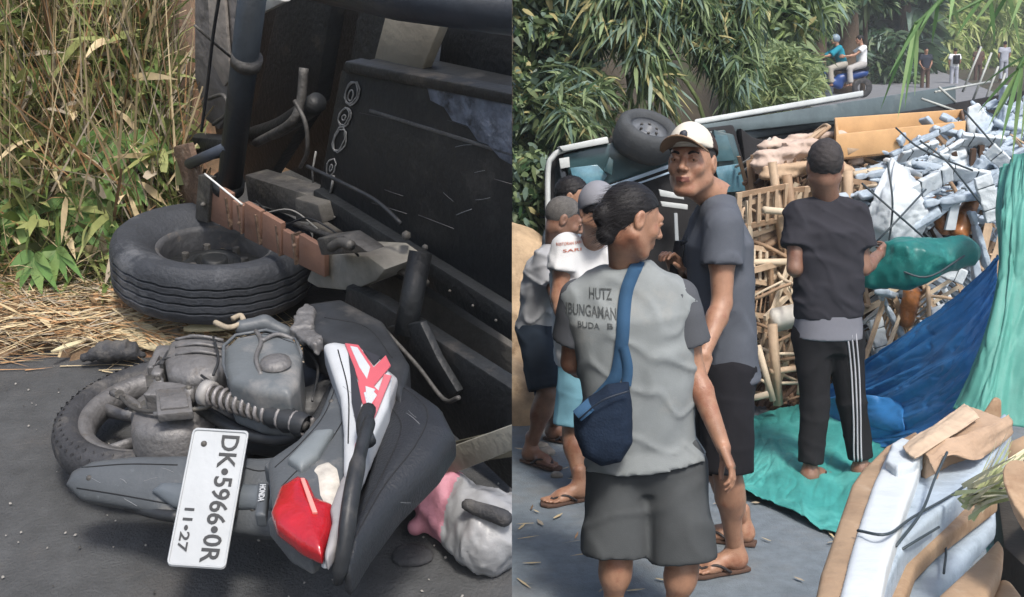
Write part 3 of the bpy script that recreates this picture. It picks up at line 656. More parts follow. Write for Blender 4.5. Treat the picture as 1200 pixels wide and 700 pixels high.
bl('drive_case', [(PZ(195, 470, .22), PZ(250, 452, .24), .035, .045), (PZ(200, 440, .20), PZ(240, 420, .22), .03, .045)], alloy, h=.0045, noise=.0008, ns=90,
   boxes=[(PZ(198, 470, .245), rot(-.05), (.042, .026, .032), .003), (PZ(214, 440, .205), rot(.05), (.062, .05, .055), .005), (PZ(190, 452, .225), rot(.05), (.012, .03, .05), .003), (PZ(240, 446, .23), rot(.3), (.016, .035, .045), .003)], sub=[(PZ(185, 470, .29), PZ(212, 470, .29), .006, .006)])
for k in range(6):
    c = PZ(184 + k * 11, 428 + (k % 2) * 2, .262); mesh('cooling_fin', *box(c, rot(.05), (.0022, .022, .014)), alloy, mo, smooth=False)
prism('case_lid', ZP([(182, 456), (222, 452), (226, 482), (184, 486)], .283), (0, 0, -.02), alloy, mo, .003)
prism('case_lid', ZP([(186, 462), (218, 459), (221, 476), (188, 479)], .288), (0, 0, -.012), alloy, mo, .002)
prism('sensor_block', ZP([(228, 452), (244, 450), (246, 464), (230, 466)], .30), (0, 0, -.03), steel, mo, .002)
prism('cable_clamp', ZP([(170, 440), (180, 438), (182, 452), (172, 454)], .27), (0, 0, -.03), steel, mo, .002)
for (a_, b_, c_) in (((236, 440, .30), (250, 452, .31), (256, 470, .31)), ((182, 430, .27), (196, 420, .29), (226, 426, .30)), ((352, 400, .33), (372, 430, .30), (366, 470, .30)), ((250, 395, .32), (256, 420, .33), (250, 440, .32))): mesh('wire', *tube(spline([PZ(*a_), PZ(*b_), PZ(*c_)], 6), .003, 6), blackplastic, mo)
mesh('case_groove', *tube([PZ(186, 476, .277), PZ(212, 474, .277)], .004, 8), blackplastic, mo)
mesh('case_rib', *tube([PZ(180, 486, .27), PZ(222, 484, .27)], .006, 8), alloy, mo)
for (x, y, z) in ((186, 448, .27), (208, 445, .27), (228, 440, .275), (188, 425, .25), (236, 462, .27), (176, 468, .24), (222, 458, .285), (243, 428, .29)):
    c = PZ(x, y, z); mesh('bolt', *tube([c - [0, 0, .04], c + [0, 0, .006]], [.011, .011], 8), alloy, mo); mesh('bolt_head', *tube([c, c + [0, 0, .012]], [.0065, .006], 6), steel, mo)
mesh('engine_fin', *box(PZ(196, 432, .255), rot(.0), (.004, .03, .03)), blackplastic, mo, smooth=False)
mesh('engine_fin', *box(PZ(216, 436, .255), rot(.0), (.004, .026, .03)), blackplastic, mo, smooth=False)
# fan cover: ribbed grey dome
pillow('fan_cover', [(190, 410), (196, 392), (222, 381), (255, 384), (272, 396), (270, 420), (250, 434), (215, 436), (194, 428)], .31, .12, greyplastic if False else alloy, dome=.04, rd=.02)
for k in range(3):
    mesh('cover_rib', *tube(spline([PZ(206, 398 + k * 9, .300), PZ(232, 394 + k * 9, .313), PZ(262, 399 + k * 9, .302)], 5), .004, 6), alloy, mo)
# air cleaner box
abx = [(262, 424), (262, 402), (276, 389), (312, 383), (346, 392), (353, 410), (350, 440), (338, 456), (300, 452), (268, 440)]
pillow('air_cleaner', abx, .375, .12, mat('cleaner_plastic', (.10, .112, .12), .5, .15, 9, .1, 120, dirt=((.24, .23, .22), 7, .5)), dome=.025, rd=.02, h=.005)
mesh('cleaner_seam', *tube([PZ(x, y + 4, .348) for x, y in abx], .004, 8, closed=True), duskplastic, mo)
mesh('cleaner_rib', *tube(spline([PZ(300, 388, .368), PZ(306, 400, .378), PZ(300, 420, .378), PZ(306, 440, .37)], 5), .005, 8), alloy, mo)
mesh('cleaner_rib', *tube(spline([PZ(306, 400, .378), PZ(325, 392, .376), PZ(344, 398, .362)], 5), .005, 8), alloy, mo)
mesh('cleaner_cap', *lathe([(.0, .0), (.018, .0), (.03, -.006), (.032, -.014)], PZ(322, 420, .39), (0, 0, 1), 24), alloy, mo)
bl('intake_hose', [(PZ(284, 384, .32), PZ(310, 379, .32), .018, .018), (PZ(310, 379, .32), PZ(335, 390, .30), .018, .016)], duskplastic)
mesh('breather_pipe', *tube(spline([PZ(252, 378, .33), PZ(268, 384, .33), PZ(284, 378, .33), PZ(282, 370, .33), PZ(272, 374, .33)], 6), .0065, 8), mat('tan_hose', (.32, .27, .2), .8, .3, 20, .4), mo)
# spring damper
s0, s1 = PZ(246, 462, .31), PZ(360, 500, .30); sdv = s1 - s0; sx, sy, sz = basis(sdv)
sh = mesh('shock_absorber', *tube([s0, s0 + sdv * .5, s0 + sdv * .5, s1], [.017, .017, .010, .010], 14), steel, mo)
coil = [s0 + sdv * (i / 170) + .0195 * (math.cos(i * .52) * sx + math.sin(i * .52) * sy) for i in range(171)]
mesh('coil_spring', *tube(coil, .0044, 7), mat('spring_paint', (.21, .2, .2), .5, .3, 30, .3, metal=.3, c2=(.08, .07, .065), c2s=18, c2t=.55), sh)
mesh('damper_eye', *lathe([(.014, -.010), (.027, -.010), (.027, .010), (.014, .010), (.014, -.010)], s0 - sz * .005, sz, 20), mat('pale_ring', (.28, .27, .26), .5, .15, 20, .2), sh)
mesh('boot', *lathe([(.022, 0), (.026, .015), (.021, .03), (.027, .045), (.022, .06), (.026, .075), (.022, .09)], s0 + sdv * .62, sz, 20), blackplastic, sh)
# frame behind
bl('frame_block', [(PZ(270, 500, .18), PZ(400, 520, .16), .05, .06), (PZ(300, 460, .16), PZ(400, 450, .2), .05, .06), (PZ(360, 480, .2), PZ(440, 460, .2), .05, .06)], blackplastic, h=.009, noise=.004, ns=30)
mesh('frame_tube', *tube(spline([PZ(232, 478, .24), PZ(300, 512, .24), PZ(360, 505, .26), PZ(395, 450, .28)], 6), .014, 10), blackplastic, mo)
mesh('brake_cable', *tube(spline([PZ(138, 462, .2), PZ(160, 480, .24), PZ(200, 482, .27), PZ(240, 478, .28), PZ(250, 470, .3)], 6), .005, 8), steel, mo)
mesh('brake_arm', *tube(spline([PZ(132, 460, .17), PZ(150, 468, .19), PZ(168, 480, .2)], 5), .009, 8), alloy, mo)
for (x, y) in ((140, 462), (156, 478), (170, 474)): mesh('nut', *tube([PZ(x, y, .18), PZ(x, y, .215)], .011, 6), steel, mo, smooth=False)
crump('crumpled_bracket', ZP([(340, 384), (346, 366), (361, 352), (368, 362), (366, 384), (380, 396), (372, 404), (354, 396)], .37), (0, 0, -.025), alloy, mo, .007, 40, .004, .005, 4)
# mudguard with plate
mgd = [(70, 566), (78, 549), (104, 537), (150, 532), (222, 531), (300, 534), (352, 528), (372, 545), (352, 590), (322, 628), (262, 622), (205, 606), (140, 592), (88, 583)]
pillow('mudguard', mgd, .275, .06, greyplastic, dome=.03, rd=.012, h=.006, tilt=lambda x, y: -.045 * (1 - (x - 70) / 300) - .0010 * (y - 530))
pillow('mudguard_ridge', [(172, 574), (186, 563), (330, 566), (330, 596), (200, 594)], .245, .06, mat('ridge_plastic', (.09, .105, .12), .5, .1, 9, .06, 200), dome=.02, rd=.01, tilt=lambda x, y: -.045 * (1 - (x - 70) / 300) - .0010 * (y - 530) + .040)
mesh('mudguard_lip', *tube(spline([PZ(150, 592, .15), PZ(185, 602, .16), PZ(210, 606, .17)], 4), .012, 8), blackplastic, mo)
# tail body, between spring and white panel
pillow('tail_cover', [(312, 530), (345, 508), (372, 478), (392, 430), (396, 400), (412, 410), (440, 470), (420, 545), (392, 590), (366, 610), (330, 600), (318, 590)], .35, .07, greyplastic, dome=.03, rd=.02, h=.007)
pillow('tail_step', [(336, 533), (368, 500), (392, 498), (372, 530), (352, 545)], .368, .06, mat('step_plastic', (.15, .17, .18), .5, .1, 9, .06, 200), dome=.012, rd=.01)
pillow('cover_boss', [(308, 540), (322, 533), (332, 542), (322, 552)], .30, .05, greyplastic, dome=.015, rd=.01)
pillow('dark_cowl', [(358, 352), (400, 346), (450, 372), (480, 420), (470, 470), (452, 440), (420, 410), (380, 398), (352, 385)], .36, .1, blackplastic, dome=.02, rd=.02, h=.008)
# white side panel and its red and black graphic
wpx = [(378, 400), (392, 397), (420, 402), (448, 418), (460, 436), (455, 470), (436, 510), (420, 548), (408, 562), (402, 545), (402, 500), (398, 460)]
pillow('side_panel', wpx, .385, .06, whitep, dome=.015, rd=.01, h=.005)
gz = .3885
def strip(name, px, z, m, th=.004): return prism(name, ZP(px, z), (0, 0, -th), m, mo, .0008, 1)
strip('panel_graphic', [(404, 402), (420, 404), (438, 430), (452, 416), (458, 428), (438, 452), (448, 462), (430, 486), (424, 470), (414, 462), (420, 446)], gz, redp)
strip('panel_graphic', [(410, 405), (419, 407), (434, 430), (430, 444), (421, 430)], gz + .0007, whitep)
strip('panel_graphic', [(426, 460), (436, 456), (442, 463), (431, 479)], gz + .0007, whitep)
strip('panel_graphic', [(424, 408), (446, 418), (438, 427)], gz + .0012, mat('graphic_black', (.03, .03, .035), .4, .1, 8, 0))
strip('panel_graphic', [(428, 452), (440, 456), (430, 470)], gz + .0014, whitep)
strip('panel_graphic', [(450, 438), (459, 440), (442, 482), (418, 530), (412, 545), (416, 520), (436, 480)], gz + .0006, mat('graphic_red', (.46, .12, .14), .4, .1, 8, 0))
strip('panel_graphic', [(408, 412), (416, 432), (424, 470), (418, 500), (412, 470), (411, 440)], gz + .0008, mat('graphic_black', (.03, .03, .035), .4, .1, 8, 0))
pillow('panel_edge', [(452, 428), (466, 440), (452, 480), (432, 520), (418, 545), (424, 520), (440, 482)], .375, .05, mat('edge_grey', (.28, .28, .29), .4, .15, 12, .1), dome=.01, rd=.008)
# tail lamp
lens = [(316, 590), (326, 562), (348, 549), (362, 554), (370, 574), (390, 582), (388, 606), (376, 640), (350, 628), (322, 606)]
lp = pillow('tail_lamp', lens, .362, .045, redlens, dome=.025, rd=.015, h=.004)
pillow('clear_lamp', [(350, 553), (362, 538), (392, 530), (402, 545), (396, 590), (386, 592), (368, 580), (360, 560)], .352, .07, clearlens, dome=.02, rd=.012, h=.004)
strip('lens_highlight_ridge', [(352, 560), (357, 560), (372, 600), (366, 600)], .3635, mat('painted_lens_highlight', (.75, .25, .22), .3, .1, 8, 0), .006)  # raised strip whose pale colour paints a highlight on the lens
pillow('lamp_housing', [(312, 602), (328, 602), (354, 626), (374, 640), (364, 648), (338, 634)], .33, .05, greyplastic, dome=.01, rd=.01)
pillow('trim_strip', [(386, 592), (398, 560), (410, 540), (418, 548), (406, 596), (394, 636), (380, 655), (380, 642), (389, 606)], .368, .035, mat('trim_dusty', (.26, .25, .255), .45, .2, 12, .1), dome=.01, rd=.008, h=.005)
# seat
pillow('seat', [(452, 428), (480, 436), (518, 462), (534, 492), (514, 522), (468, 566), (432, 612), (408, 650), (400, 648), (404, 610), (424, 552), (444, 490), (456, 455)], .36, .10, seatm, dome=.05, rd=.04, h=.008)
pillow('seat_base', [(410, 640), (436, 596), (476, 548), (512, 510), (520, 476), (470, 440), (430, 440), (400, 540), (390, 600)], .29, .09, blackplastic, dome=.02, rd=.02, h=.008)
# grab rail
mesh('grab_rail', *tube(spline([PZ(434, 492, .42), PZ(425, 520, .43), PZ(412, 580, .41), PZ(404, 640, .36), PZ(396, 682, .30)], 6), [.008] + [.016] * 8 + [.02] * 8 + [.018] * 6 + [.012] * 2, 12, flat=.7), blackplastic, mo)
mesh('grab_rail_end', *tube(spline([PZ(432, 480, .41), PZ(426, 500, .42), PZ(432, 520, .41)], 5), .014, 10), blackplastic, mo)
mesh('screw', *lathe([(0, .008), (.008, .006), (.009, 0)], PZ(383, 662, .3), (0, 0, 1), 12), whitep, mo)
# maker's lettering on the tail
hp = PZ(310.5, 569, .30) + [0, 0, 0]; hx = nrm(PZ(306, 597, .27) - hp); hn = nrm(np.array([0, -.25, 1.])); hy = np.cross(hn, hx)
pillow('badge_plate', [(302, 564), (315, 564), (311, 602), (298, 602)], .285, .03, mat('badge_dark', (.07, .08, .09), .5, .1, 9, 0), dome=.005, rd=.004, h=.004)
hb = PZ(305, 568, .288); v, f = text_mb('HONDA', hb, PZ(301, 598, .288) - hb, PZ(312, 568, .288) - hb, .0105, .048, .02); mesh('badge_lettering', v, f, whitep, mo, smooth=False)
# number plate
pc = PZ(245, 582, .235); yd = nrm(np.array([.0, math.sin(R(52)), math.cos(R(52))])); up_ = nrm(yd + np.array([.06, 0, 0])); rt = nrm(np.array([1, .0, -.02]) - up_ * np.dot([1, .0, -.02], up_)); nn = np.cross(rt, up_)
hw, hh_ = .0535, .131
def plv(a, b, c=0): return pc + rt * a + up_ * b + nn * c
out = []
for (cx, cy, a0) in ((hw - .008, hh_ - .008, 0), (-hw + .008, hh_ - .008, 90), (-hw + .008, -hh_ + .008, 180), (hw - .008, -hh_ + .008, 270)):
    for k in range(4): t = R(a0 + 30 * k); out.append(plv(cx + .008 * math.cos(t), cy + .008 * math.sin(t), 0))
plate = prism('number_plate', out, -nn * .002, platem, mo, .0006, 1)
rim_ = [p + nn * .001 for p in out]; mesh('plate_rim', *tube([pc + (p - pc) * .975 for p in rim_], .0022, 6, closed=True), platem, plate)
td, tu = -up_, rt       # reading direction runs down, letter tops to the right
v, f = text_mb('DK\u20225966\u20220R', plv(.005, hh_ - .012, .0012), td, tu, .033, .240, .012, .001); mesh('plate_lettering', v, f, ink, plate, smooth=False)
v, f = text_mb('11\u202227', plv(-.040, -.024, .0012), td, tu, .0175, .080, .012, .001); mesh('plate_lettering', v, f, ink, plate, smooth=False)
mesh('plate_screw', *lathe([(0, .003), (.005, .002), (.006, 0)], plv(-.028, .1, .001), nn, 12), steel, plate)
mesh('plate_bracket', *box(plv(0, .03, -.02), (rt, up_, nn), (.05, .06, .012)), blackplastic, mo, smooth=False)
# --- plastic bag and things under the truck -----------------------------------------
bag = mat('plastic_bag', (.31, .315, .325), .35, .12, 12, .25, 50, trans=.15, dirt=((.30, .26, .26), 5, .55)); pinkm = mat('pink_cloth', (.45, .20, .25), .6, .2, 12, .4, 50)
c = PZ(555, 605, 0); S = SDF(*bounds([PZ(470, 600), PZ(640, 590), c + [0, 0, .2], PZ(560, 680)], .08), .006)
S.cone(PZ(505, 573, .06), PZ(530, 596, .06), .045, .05, .04); S.cone(PZ(530, 596, .06), PZ(572, 628, .06), .055, .07, .05); S.cone(PZ(540, 580, .08), PZ(600, 600, .06), .015, .03, .04); S.cone(PZ(575, 625, .05), PZ(610, 620, .05), .06, .04, .05)
pts = S.P; S.d += .016 * np.abs(noise3(pts * np.array([1.5, .8, 1], np.float32), 24, 5, 3)) - .007
S.d += .008 * np.abs(noise3(pts, 55, 8, 2)) - .003
S.u(S.e_cone(PZ(487, 618, .03), PZ(492, 612, .03), .018, .015), .015)
o = S.build('plastic_bag', [bag, pinkm], None, midfn=lambda C: ((C[:, 0] * 1.0 - (C[:, 1] - PZ(520, 590, .09)[1]) * .35 < PZ(528, 590, .09)[0])).astype(int)); tag(o, 'white and pink crumpled plastic bag on the road under the truck', 'bag')
S = SDF(*bounds([PZ(540, 600), PZ(600, 612), PZ(570, 595, .15)], .05), .007); S.cone(PZ(548, 592, .15), PZ(590, 608, .14), .014, .018, .0); S.disp(.003, 50, 2)
tag(S.build('sandal', rubber), 'black rubber sandal resting on the crumpled plastic bag', 'sandal')
S = SDF(*bounds([PZ(455, 660), PZ(512, 640), PZ(480, 650, .03)], .02), .006); S.ell(PZ(484, 652, .005), (.045, .03, .012), .0); S.disp(.004, 50, 2)
tag(S.build('dirt_clod', rubber), 'flat dark clod on the asphalt left of the plastic bag', 'dirt')
# ================================================================= RIGHT PLACE: people in front of the overturned truck and its load
SIDE = 'R'
# --- ground ---------------------------------------------------------------------
EDGE = lambda y: .285 * y
def terr(X, Y):
    z = np.maximum(Y - 7.5, 0) * .132
    b = np.clip(EDGE(Y) - X, 0, 50); b2 = np.clip(Y - 8.6, 0, 50)
    hill = np.minimum(b, b2) ; z = z + np.minimum(hill * 1.15, 9 + hill * .2) + nz2(X, Y, 1.2, 9) * np.clip(hill, 0, 1) * .35
    z = z + np.clip(X - (EDGE(Y) + 14), 0, 60) * .05
    return z
def tz(x, y): return float(terr(np.array([[x]]), np.array([[y]]))[0, 0])
V, Q = gridmesh(np.linspace(0, 14, 100), np.concatenate([np.linspace(-5, 8.5, 60), np.linspace(8.6, 62, 60)]), lambda X, Y: np.where((EDGE(Y) - X > 0) & (Y > 8.6), -1.0, np.maximum(Y - 7.5, 0) * .132) + nz2(X, Y, 2.2, 13) * .006)
V, Q = gridmesh(np.concatenate([np.linspace(0, 14, 90)]), np.concatenate([np.linspace(-5, 9, 90)]), lambda X, Y: np.maximum(Y - 7.5, 0) * .132 + nz2(X, Y, 2.2, 13) * .004)
tag(mesh('road', V, Q, asphalt), kind='structure')
ys = np.linspace(9, 75, 60); v = []; f = []
for i, y in enumerate(ys): e = EDGE(y); z = (y - 7.5) * .132 + .01; v += [(e - .2 if y > 9.5 else 0, y, z), (e + 7, y, z)]
for i in range(len(ys) - 1): f.append((2 * i, 2 * i + 1, 2 * i + 3, 2 * i + 2))
tag(mesh('far_road', v, f, mat('far_asphalt', (.17, .175, .185), .9, .15, 3, .2, 30)), kind='structure')
V, Q = gridmesh(np.linspace(0, 60, 130), np.linspace(8.6, 90, 120), lambda X, Y: terr(X, Y) - .02)
hillm = mat('hill_soil', (.045, .036, .024), .95, .5, 2, 1, 12, c2=(.05, .07, .025), c2s=1.3, c2t=.52)
tag(mesh('hillside', V, Q, hillm), kind='structure')
# far rise that closes the view
V, Q = gridmesh(np.linspace(0, 90, 30), np.linspace(75, 110, 12), lambda X, Y: 6 + (Y - 70) * .8 + nz2(X, Y, .2, 3) * 2)
tag(mesh('far_hill', V, Q, mat('far_hill', (.07, .10, .05), .95, .4, .6, 0)), kind='structure')
# dirt mound and pebbles by the left people
m0 = PZ(612, 430, 0); S = SDF(np.array([-.3, 5.6, -.2]), np.array([.9, 8.2, 1.4]), .03); S.ell((-.05, 7.4, .15), (.62, .55, 1.0), 0); S.ell((.0, 6.6, .0), (.35, .5, .28), .2); S.disp(.03, 9, 2, 3)
tag(S.build('dirt_mound', mat('dry_earth', (.42, .31, .2), .95, .3, 6, .8, 22, c2=(.22, .15, .09), c2s=5, c2t=.55)), kind='structure')
rg = np.random.default_rng(5)
for i in range(26):
    x = rg.uniform(.02, .75); y = rg.uniform(5.0, 6.6); r = rg.uniform(.018, .06); S = SDF(*bounds([(x, y, 0)], r * 1.3), r / 4); S.ell((x, y, r * .2), (r, r * .8, r * .55), 0); S.disp(r * .12, 2.5 / r, i)
    tag(S.build('stone', mat('stone', (.30, .27, .23), .9, .3, 12, .4)), 'small pale stone on the road near the dirt mound', 'stone', 'stones by the dirt mound')
# leaves and straws lying on the road
n = 130; P = np.stack([rg.uniform(.02, 1.6, n), rg.uniform(2.8, 6.5, n), np.full(n, .012)], 1); a = rg.uniform(0, 6.28, n); D = np.stack([np.cos(a), np.sin(a), 0 * a], 1)
tag(blade_obj('fallen_leaves', [(*blades(P, D, rg.uniform(.04, .13, n), rg.uniform(.008, .022, n), rg.uniform(-.05, .02, n), 2, 'leaf', side=np.stack([-np.sin(a), np.cos(a), rg.normal(0, .15, n)], 1)), 2)], straw, weights=[.5, .1, .35, .05]), 'scattered dry bamboo leaves lying on the road', 'leaves', kind='stuff')

# --- people ---------------------------------------------------------------------
def skinmat(n, c): return mat(n, c, .42, .18, 16, .2, 260, spec=.5, c2=(c[0] * .82, c[1] * .66, c[2] * .62), c2s=7, c2t=.5, dirt=((c[0] * .62, c[1] * .55, c[2] * .55), 28, .60))
SK = [skinmat('skin_tan', (.36, .205, .13)), skinmat('skin_brown', (.33, .18, .115)), skinmat('skin_deep', (.21, .115, .078)), skinmat('skin_light', (.42, .25, .165))]
lipm = mat('lip', (.17, .065, .05), .5, .1, 20, .05); hairm = mat('black_hair', (.012, .011, .012), .5, .3, 60, .3, 300, spec=.25); hairg = mat('cropped_hair', (.035, .03, .03), .7, .3, 60, .4, 300)
eyew = mat('eye_white', (.60, .55, .52), .25, .05, 10, 0); irism = mat('iris', (.02, .012, .01), .2, .05, 10, 0)
def cloth(n, c, var=.12, **k): return mat(n, c, .9, var, k.pop('vs', 5), k.pop('bump', .10), k.pop('bs', 260), spec=.15, **k)
def frame(fwd, up=(0, 0, 1)):
    f = nrm(fwd); u = nrm(np.array(up, float) - f * np.dot(up, f)); r = np.cross(f, u); return np.array([r, f, u])
def cran(S, e=0.0): return S.e_ell((0, -.016, .028), (.074 + e, .094 + e, .086 + e))
def head_local(nb, h=.0035, fem=False):
    S = SDF((-.1, -.13, min(-.135, nb[2] - .06)), (.1, .135, .13), h)
    S.u(cran(S)); S.ell((0, .016, -.03), (.0605, .073, .08), .03); S.ell((0, .066, -.098), (.021, .017, .016), .03)
    for s in (-1, 1):
        S.cone((s * .054, -.01, -.05), (s * .022, .052, -.095), .022, .018, .025); S.ell((s * .036, .062, -.022), (.024, .020, .022), .02)
    S.cone((-.034, .078, .026), (.034, .078, .026), .012, .012, .02)
    for s in (-1, 1): S.sub(S.e_ell((s * .032, .101, .006), (.020, .016, .0125)), .012)
    S.cone((0, .086, .016), (0, .109, -.024), .0065, .0115, .012); 
    for s in (-1, 1): S.ell((s * .0125, .097, -.028), (.0085, .011, .008), .006)
    S.ell((0, .081, -.058), (.028, .011, .02), .015)
    for (a, b) in (((-.023, .082, -.058), (0, .0955, -.0545)), ((.023, .082, -.058), (0, .0955, -.0545)), ((-.02, .083, -.062), (0, .094, -.067)), ((.02, .083, -.062), (0, .094, -.067))): S.cone(a, b, .004, .0058, .003)
    for s in (-1, 1):   # lids
        S.cone((s * .017, .086, .008), (s * .032, .0905, .0125), .004, .0048, .003); S.cone((s * .032, .0905, .0125), (s * .047, .079, .008), .0048, .004, .003)
        S.cone((s * .02, .0855, .0025), (s * .044, .0815, .0025), .0035, .0035, .004)
        S.ell((s * .077, -.012, -.002), (.009, .019, .031), .008); S.sub(S.e_ell((s * .086, -.006, .002), (.006, .010, .018)), .004)
    S.cone((0, -.025, -.06), nb, .051 if not fem else .044, .060 if not fem else .05, .03)
    return S
def headmat(C):   # lips
    x, y, z = C[:, 0], C[:, 1], C[:, 2]
    return ((np.abs(x) < .023) & (y > .081) & (z < -.0535) & (z > -.0695)).astype(int)
def add_mesh(parts): 
    V = []; Q = []; M = []; o = 0
    for v, q, m in parts: V.append(np.asarray(v)); Q.append(np.asarray(q) + o); M.append(m); o += len(v)
    return np.concatenate(V), np.concatenate(Q), np.concatenate(M)
def hand_local(curl=.5, thumb=.5, h=.0032, spread=.0, s=1):
    """wrist at origin, fingers along +y, thumb on +x, palm facing -z"""
    S = SDF((-.05, -.03, -.11), (.09, .20, .05), h)
    S.cone((0, -.02, 0), (0, .012, 0), .026, .024, .0)
    S.u(S.e_box((0, .048, 0), AX, (.038, .042, .0135), .012), .015)
    for i, (x, L) in enumerate(((.028, .070), (.010, .078), (-.009, .072), (-.027, .057))):
        a = np.array([x, .086, 0]); c = curl * (1 + .12 * i); sp = (x * spread * 4)
        for j, l in enumerate((.45, .32, .26)):
            c_ = c * (j + .7); d = np.array([sp, math.cos(c_), -math.sin(c_)]); b = a + d * L * l; S.cone(a, b, .0088 - j * .0011, .0082 - j * .0012, .003); a = b
    a = np.array([.022, .018, -.006]); b = np.array([.052, .048, -.014 - thumb * .01]); c = b + [.012 - .022 * thumb, .030, -.010 - .018 * thumb]; e = c + [-.006 * thumb, .024, -.006 - .01 * thumb]
    S.cone(a, b, .015, .0115, .01); S.cone(b, c, .0112, .0098, .003); S.cone(c, e, .0098, .0078, .003)
    return S.nets()
HANDS = {}
def human(label, J, face, sk, hair=None, h=.011, group=None, fem=False, up=(0, 0, 1), hs=1.0, curl=(.45, .45), palm=(None, None), body_w=1.0, legs=True, arms=('L', 'R'), eyes=True, handres=.0034, name='person'):
    J = {k: np.asarray(v, float) for k, v in J.items()}
    base = (J['hiL'] + J['hiR']) / 2; base = np.array([base[0], base[1], 0.0 if base[1] < 7.5 else tz(base[0], base[1])])
    t = thing(name, label, 'person', base, group)
    rt = nrm(J['shR'] - J['shL']); pel = (J['hiL'] + J['hiR']) / 2; nk = J['neck']; W = body_w
    pts = [v for v in J.values() if v.ndim == 1]; S = SDF(*bounds(pts, .13), h)
    spine = [pel, pel + (nk - pel) * .35, pel + (nk - pel) * .72, nk - (nk - pel) * .06]
    S.loft(spine, [.148 * W, .128 * W, .15 * W, .07], [.10, .09, .10, .05], rt, .0, 2.2)
    for s in 'LR':
        sh = J['sh' + s]; S.cone(nk - (nk - pel) * .05, sh, .045, .05, .04)
        el, wr = J['el' + s], J['wr' + s]; mid = sh + (el - sh) * .45; S.cone(sh, mid, .052, .047, .02); S.cone(mid, el, .047, .037, .02); m2 = el + (wr - el) * .3; S.cone(el, m2, .036, .039, .015); S.cone(m2, wr, .039, .0255, .015)
        hp, kn, an = J['hi' + s], J['kn' + s], J['an' + s]; S.cone(hp, kn, .082 * W, .052, .04); m3 = kn + (an - kn) * .3; S.cone(kn, m3, .05, .055, .02)
        bk = nrm(np.cross(rt, an - kn)); bk = bk * (1 if np.dot(bk, J['toe' + s] - J['heel' + s]) < 0 else -1)
        S.cone(kn + (an - kn) * .15 + bk * .012, kn + (an - kn) * .45 + bk * .016, .045, .042, .03); S.cone(m3, an, .048, .031, .02)
    V, Q = S.nets(); parts = [(V, Q, np.zeros(len(Q), int))]
    A = frame(face, up); hc = J['head']
    Sh = head_local((A @ (nk - hc)) / hs * 1.0, fem=fem, h=.0038 if h <= .012 else .007); v, q = Sh.nets(); parts.append((v * hs @ A + hc, q, headmat(v[q].mean(1))))
    # feet
    for s in 'LR':
        he, to, an = J['heel' + s], J['toe' + s], J['an' + s]; d = nrm((to - he) * [1, 1, 0]); L = .245; he = he + [0, 0, .018]; sd_ = np.cross(d, [0, 0, 1])
        Sf = SDF(*bounds([he, he + d * L, an], .07), min(h, .006) if h <= .012 else h)
        Sf.cone(he + d * .035 + [0, 0, .03], he + d * .04 + [0, 0, .0] + [0, 0, .03], .034, .034, 0); Sf.cone(he + d * .05 + [0, 0, .045], he + d * .16 + [0, 0, .022], .036, .030, .03); Sf.cone(he + d * .14 + sd_ * .016 + [0, 0, .02], he + d * .185 + sd_ * .018 + [0, 0, .014], .028, .018, .02); Sf.cone(he + d * .14 - sd_ * .018 + [0, 0, .02], he + d * .17 - sd_ * .028 + [0, 0, .014], .024, .016, .02)
        Sf.cone(he + d * .05 + [0, 0, .04], an + [0, 0, .05], .036, .033, .03)
        ts = 1 if s == 'L' else -1
        for i, (o, l, r_) in enumerate(((.027, .060, .0125), (.011, .064, .009), (-.004, .058, .0085), (-.018, .048, .008), (-.03, .034, .008))): Sf.cone(he + d * .17 + sd_ * o * ts + [0, 0, .012], he + d * (.178 + l) + sd_ * o * ts * 1.15 + [0, 0, .008], r_, r_ * .85, .003)
        Sf.d = np.maximum(Sf.d, (he[2] - Sf.P[:, 2])); v, q = Sf.nets(); parts.append((v, q, np.zeros(len(q), int)))
    for i, s in enumerate('LR'):
        el, wr = J['el' + s], J['wr' + s]; dr = J.get('hand' + s); d = nrm(dr if dr is not None else wr - el)
        pn = palm[i] if palm[i] is not None else nrm(-rt if s == 'R' else rt)
        z = -nrm(np.array(pn, float) - d * np.dot(pn, d)); x = np.cross(d, z)
        key = (round(curl[i], 2), handres)
        if key not in HANDS: HANDS[key] = hand_local(curl[i], .5, handres)
        v, q = HANDS[key]; v = v.copy(); q = q.copy()
        # thumb side: +x for a hand whose palm faces -z; mirror for the other hand
        sg = 1 if s == 'L' else -1
        fw = nrm(np.cross([0, 0, 1], rt)) if True else None
        B = np.array([x, d, z]); 
        want = J.get('thumb' + s); want = want if want is not None else A[1]
        if np.dot(x, want) < 0: v[:, 0] *= -1; q = q[:, ::-1]
        parts.append((v * 1.0 @ B + wr, q, np.zeros(len(q), int)))
    V, Q, M = add_mesh(parts)
    b = mesh('body', V, Q, None, t, mats=[sk, lipm], midx=M)
    if eyes:
        for s in (-1, 1):
            c = hc + hs * (np.array([s * .0315, .0765, .0065]) @ A); S = lathe([(.0, .0105)] + [(.0105 * math.sin(a), .0105 * math.cos(a)) for a in np.linspace(.3, 1.6, 6)], c, A[1] + A[0] * s * .1, 16); e = mesh('eye', *S, eyew, t)
            mesh('iris', *lathe([(0, .0119), (.0042, .0113), (.0066, .0097)], c, A[1], 14), irism, e)
            bp = [hc + hs * (np.array(p) @ A) for p in ((s * .015, .0895, .024), (s * .03, .0905, .031), (s * .048, .078, .027))]; mesh('eyebrow', *tube(spline(bp, 4), [.0035, .005, .005, .005, .005, .005, .0045, .004, .003], 6), hairm, t)
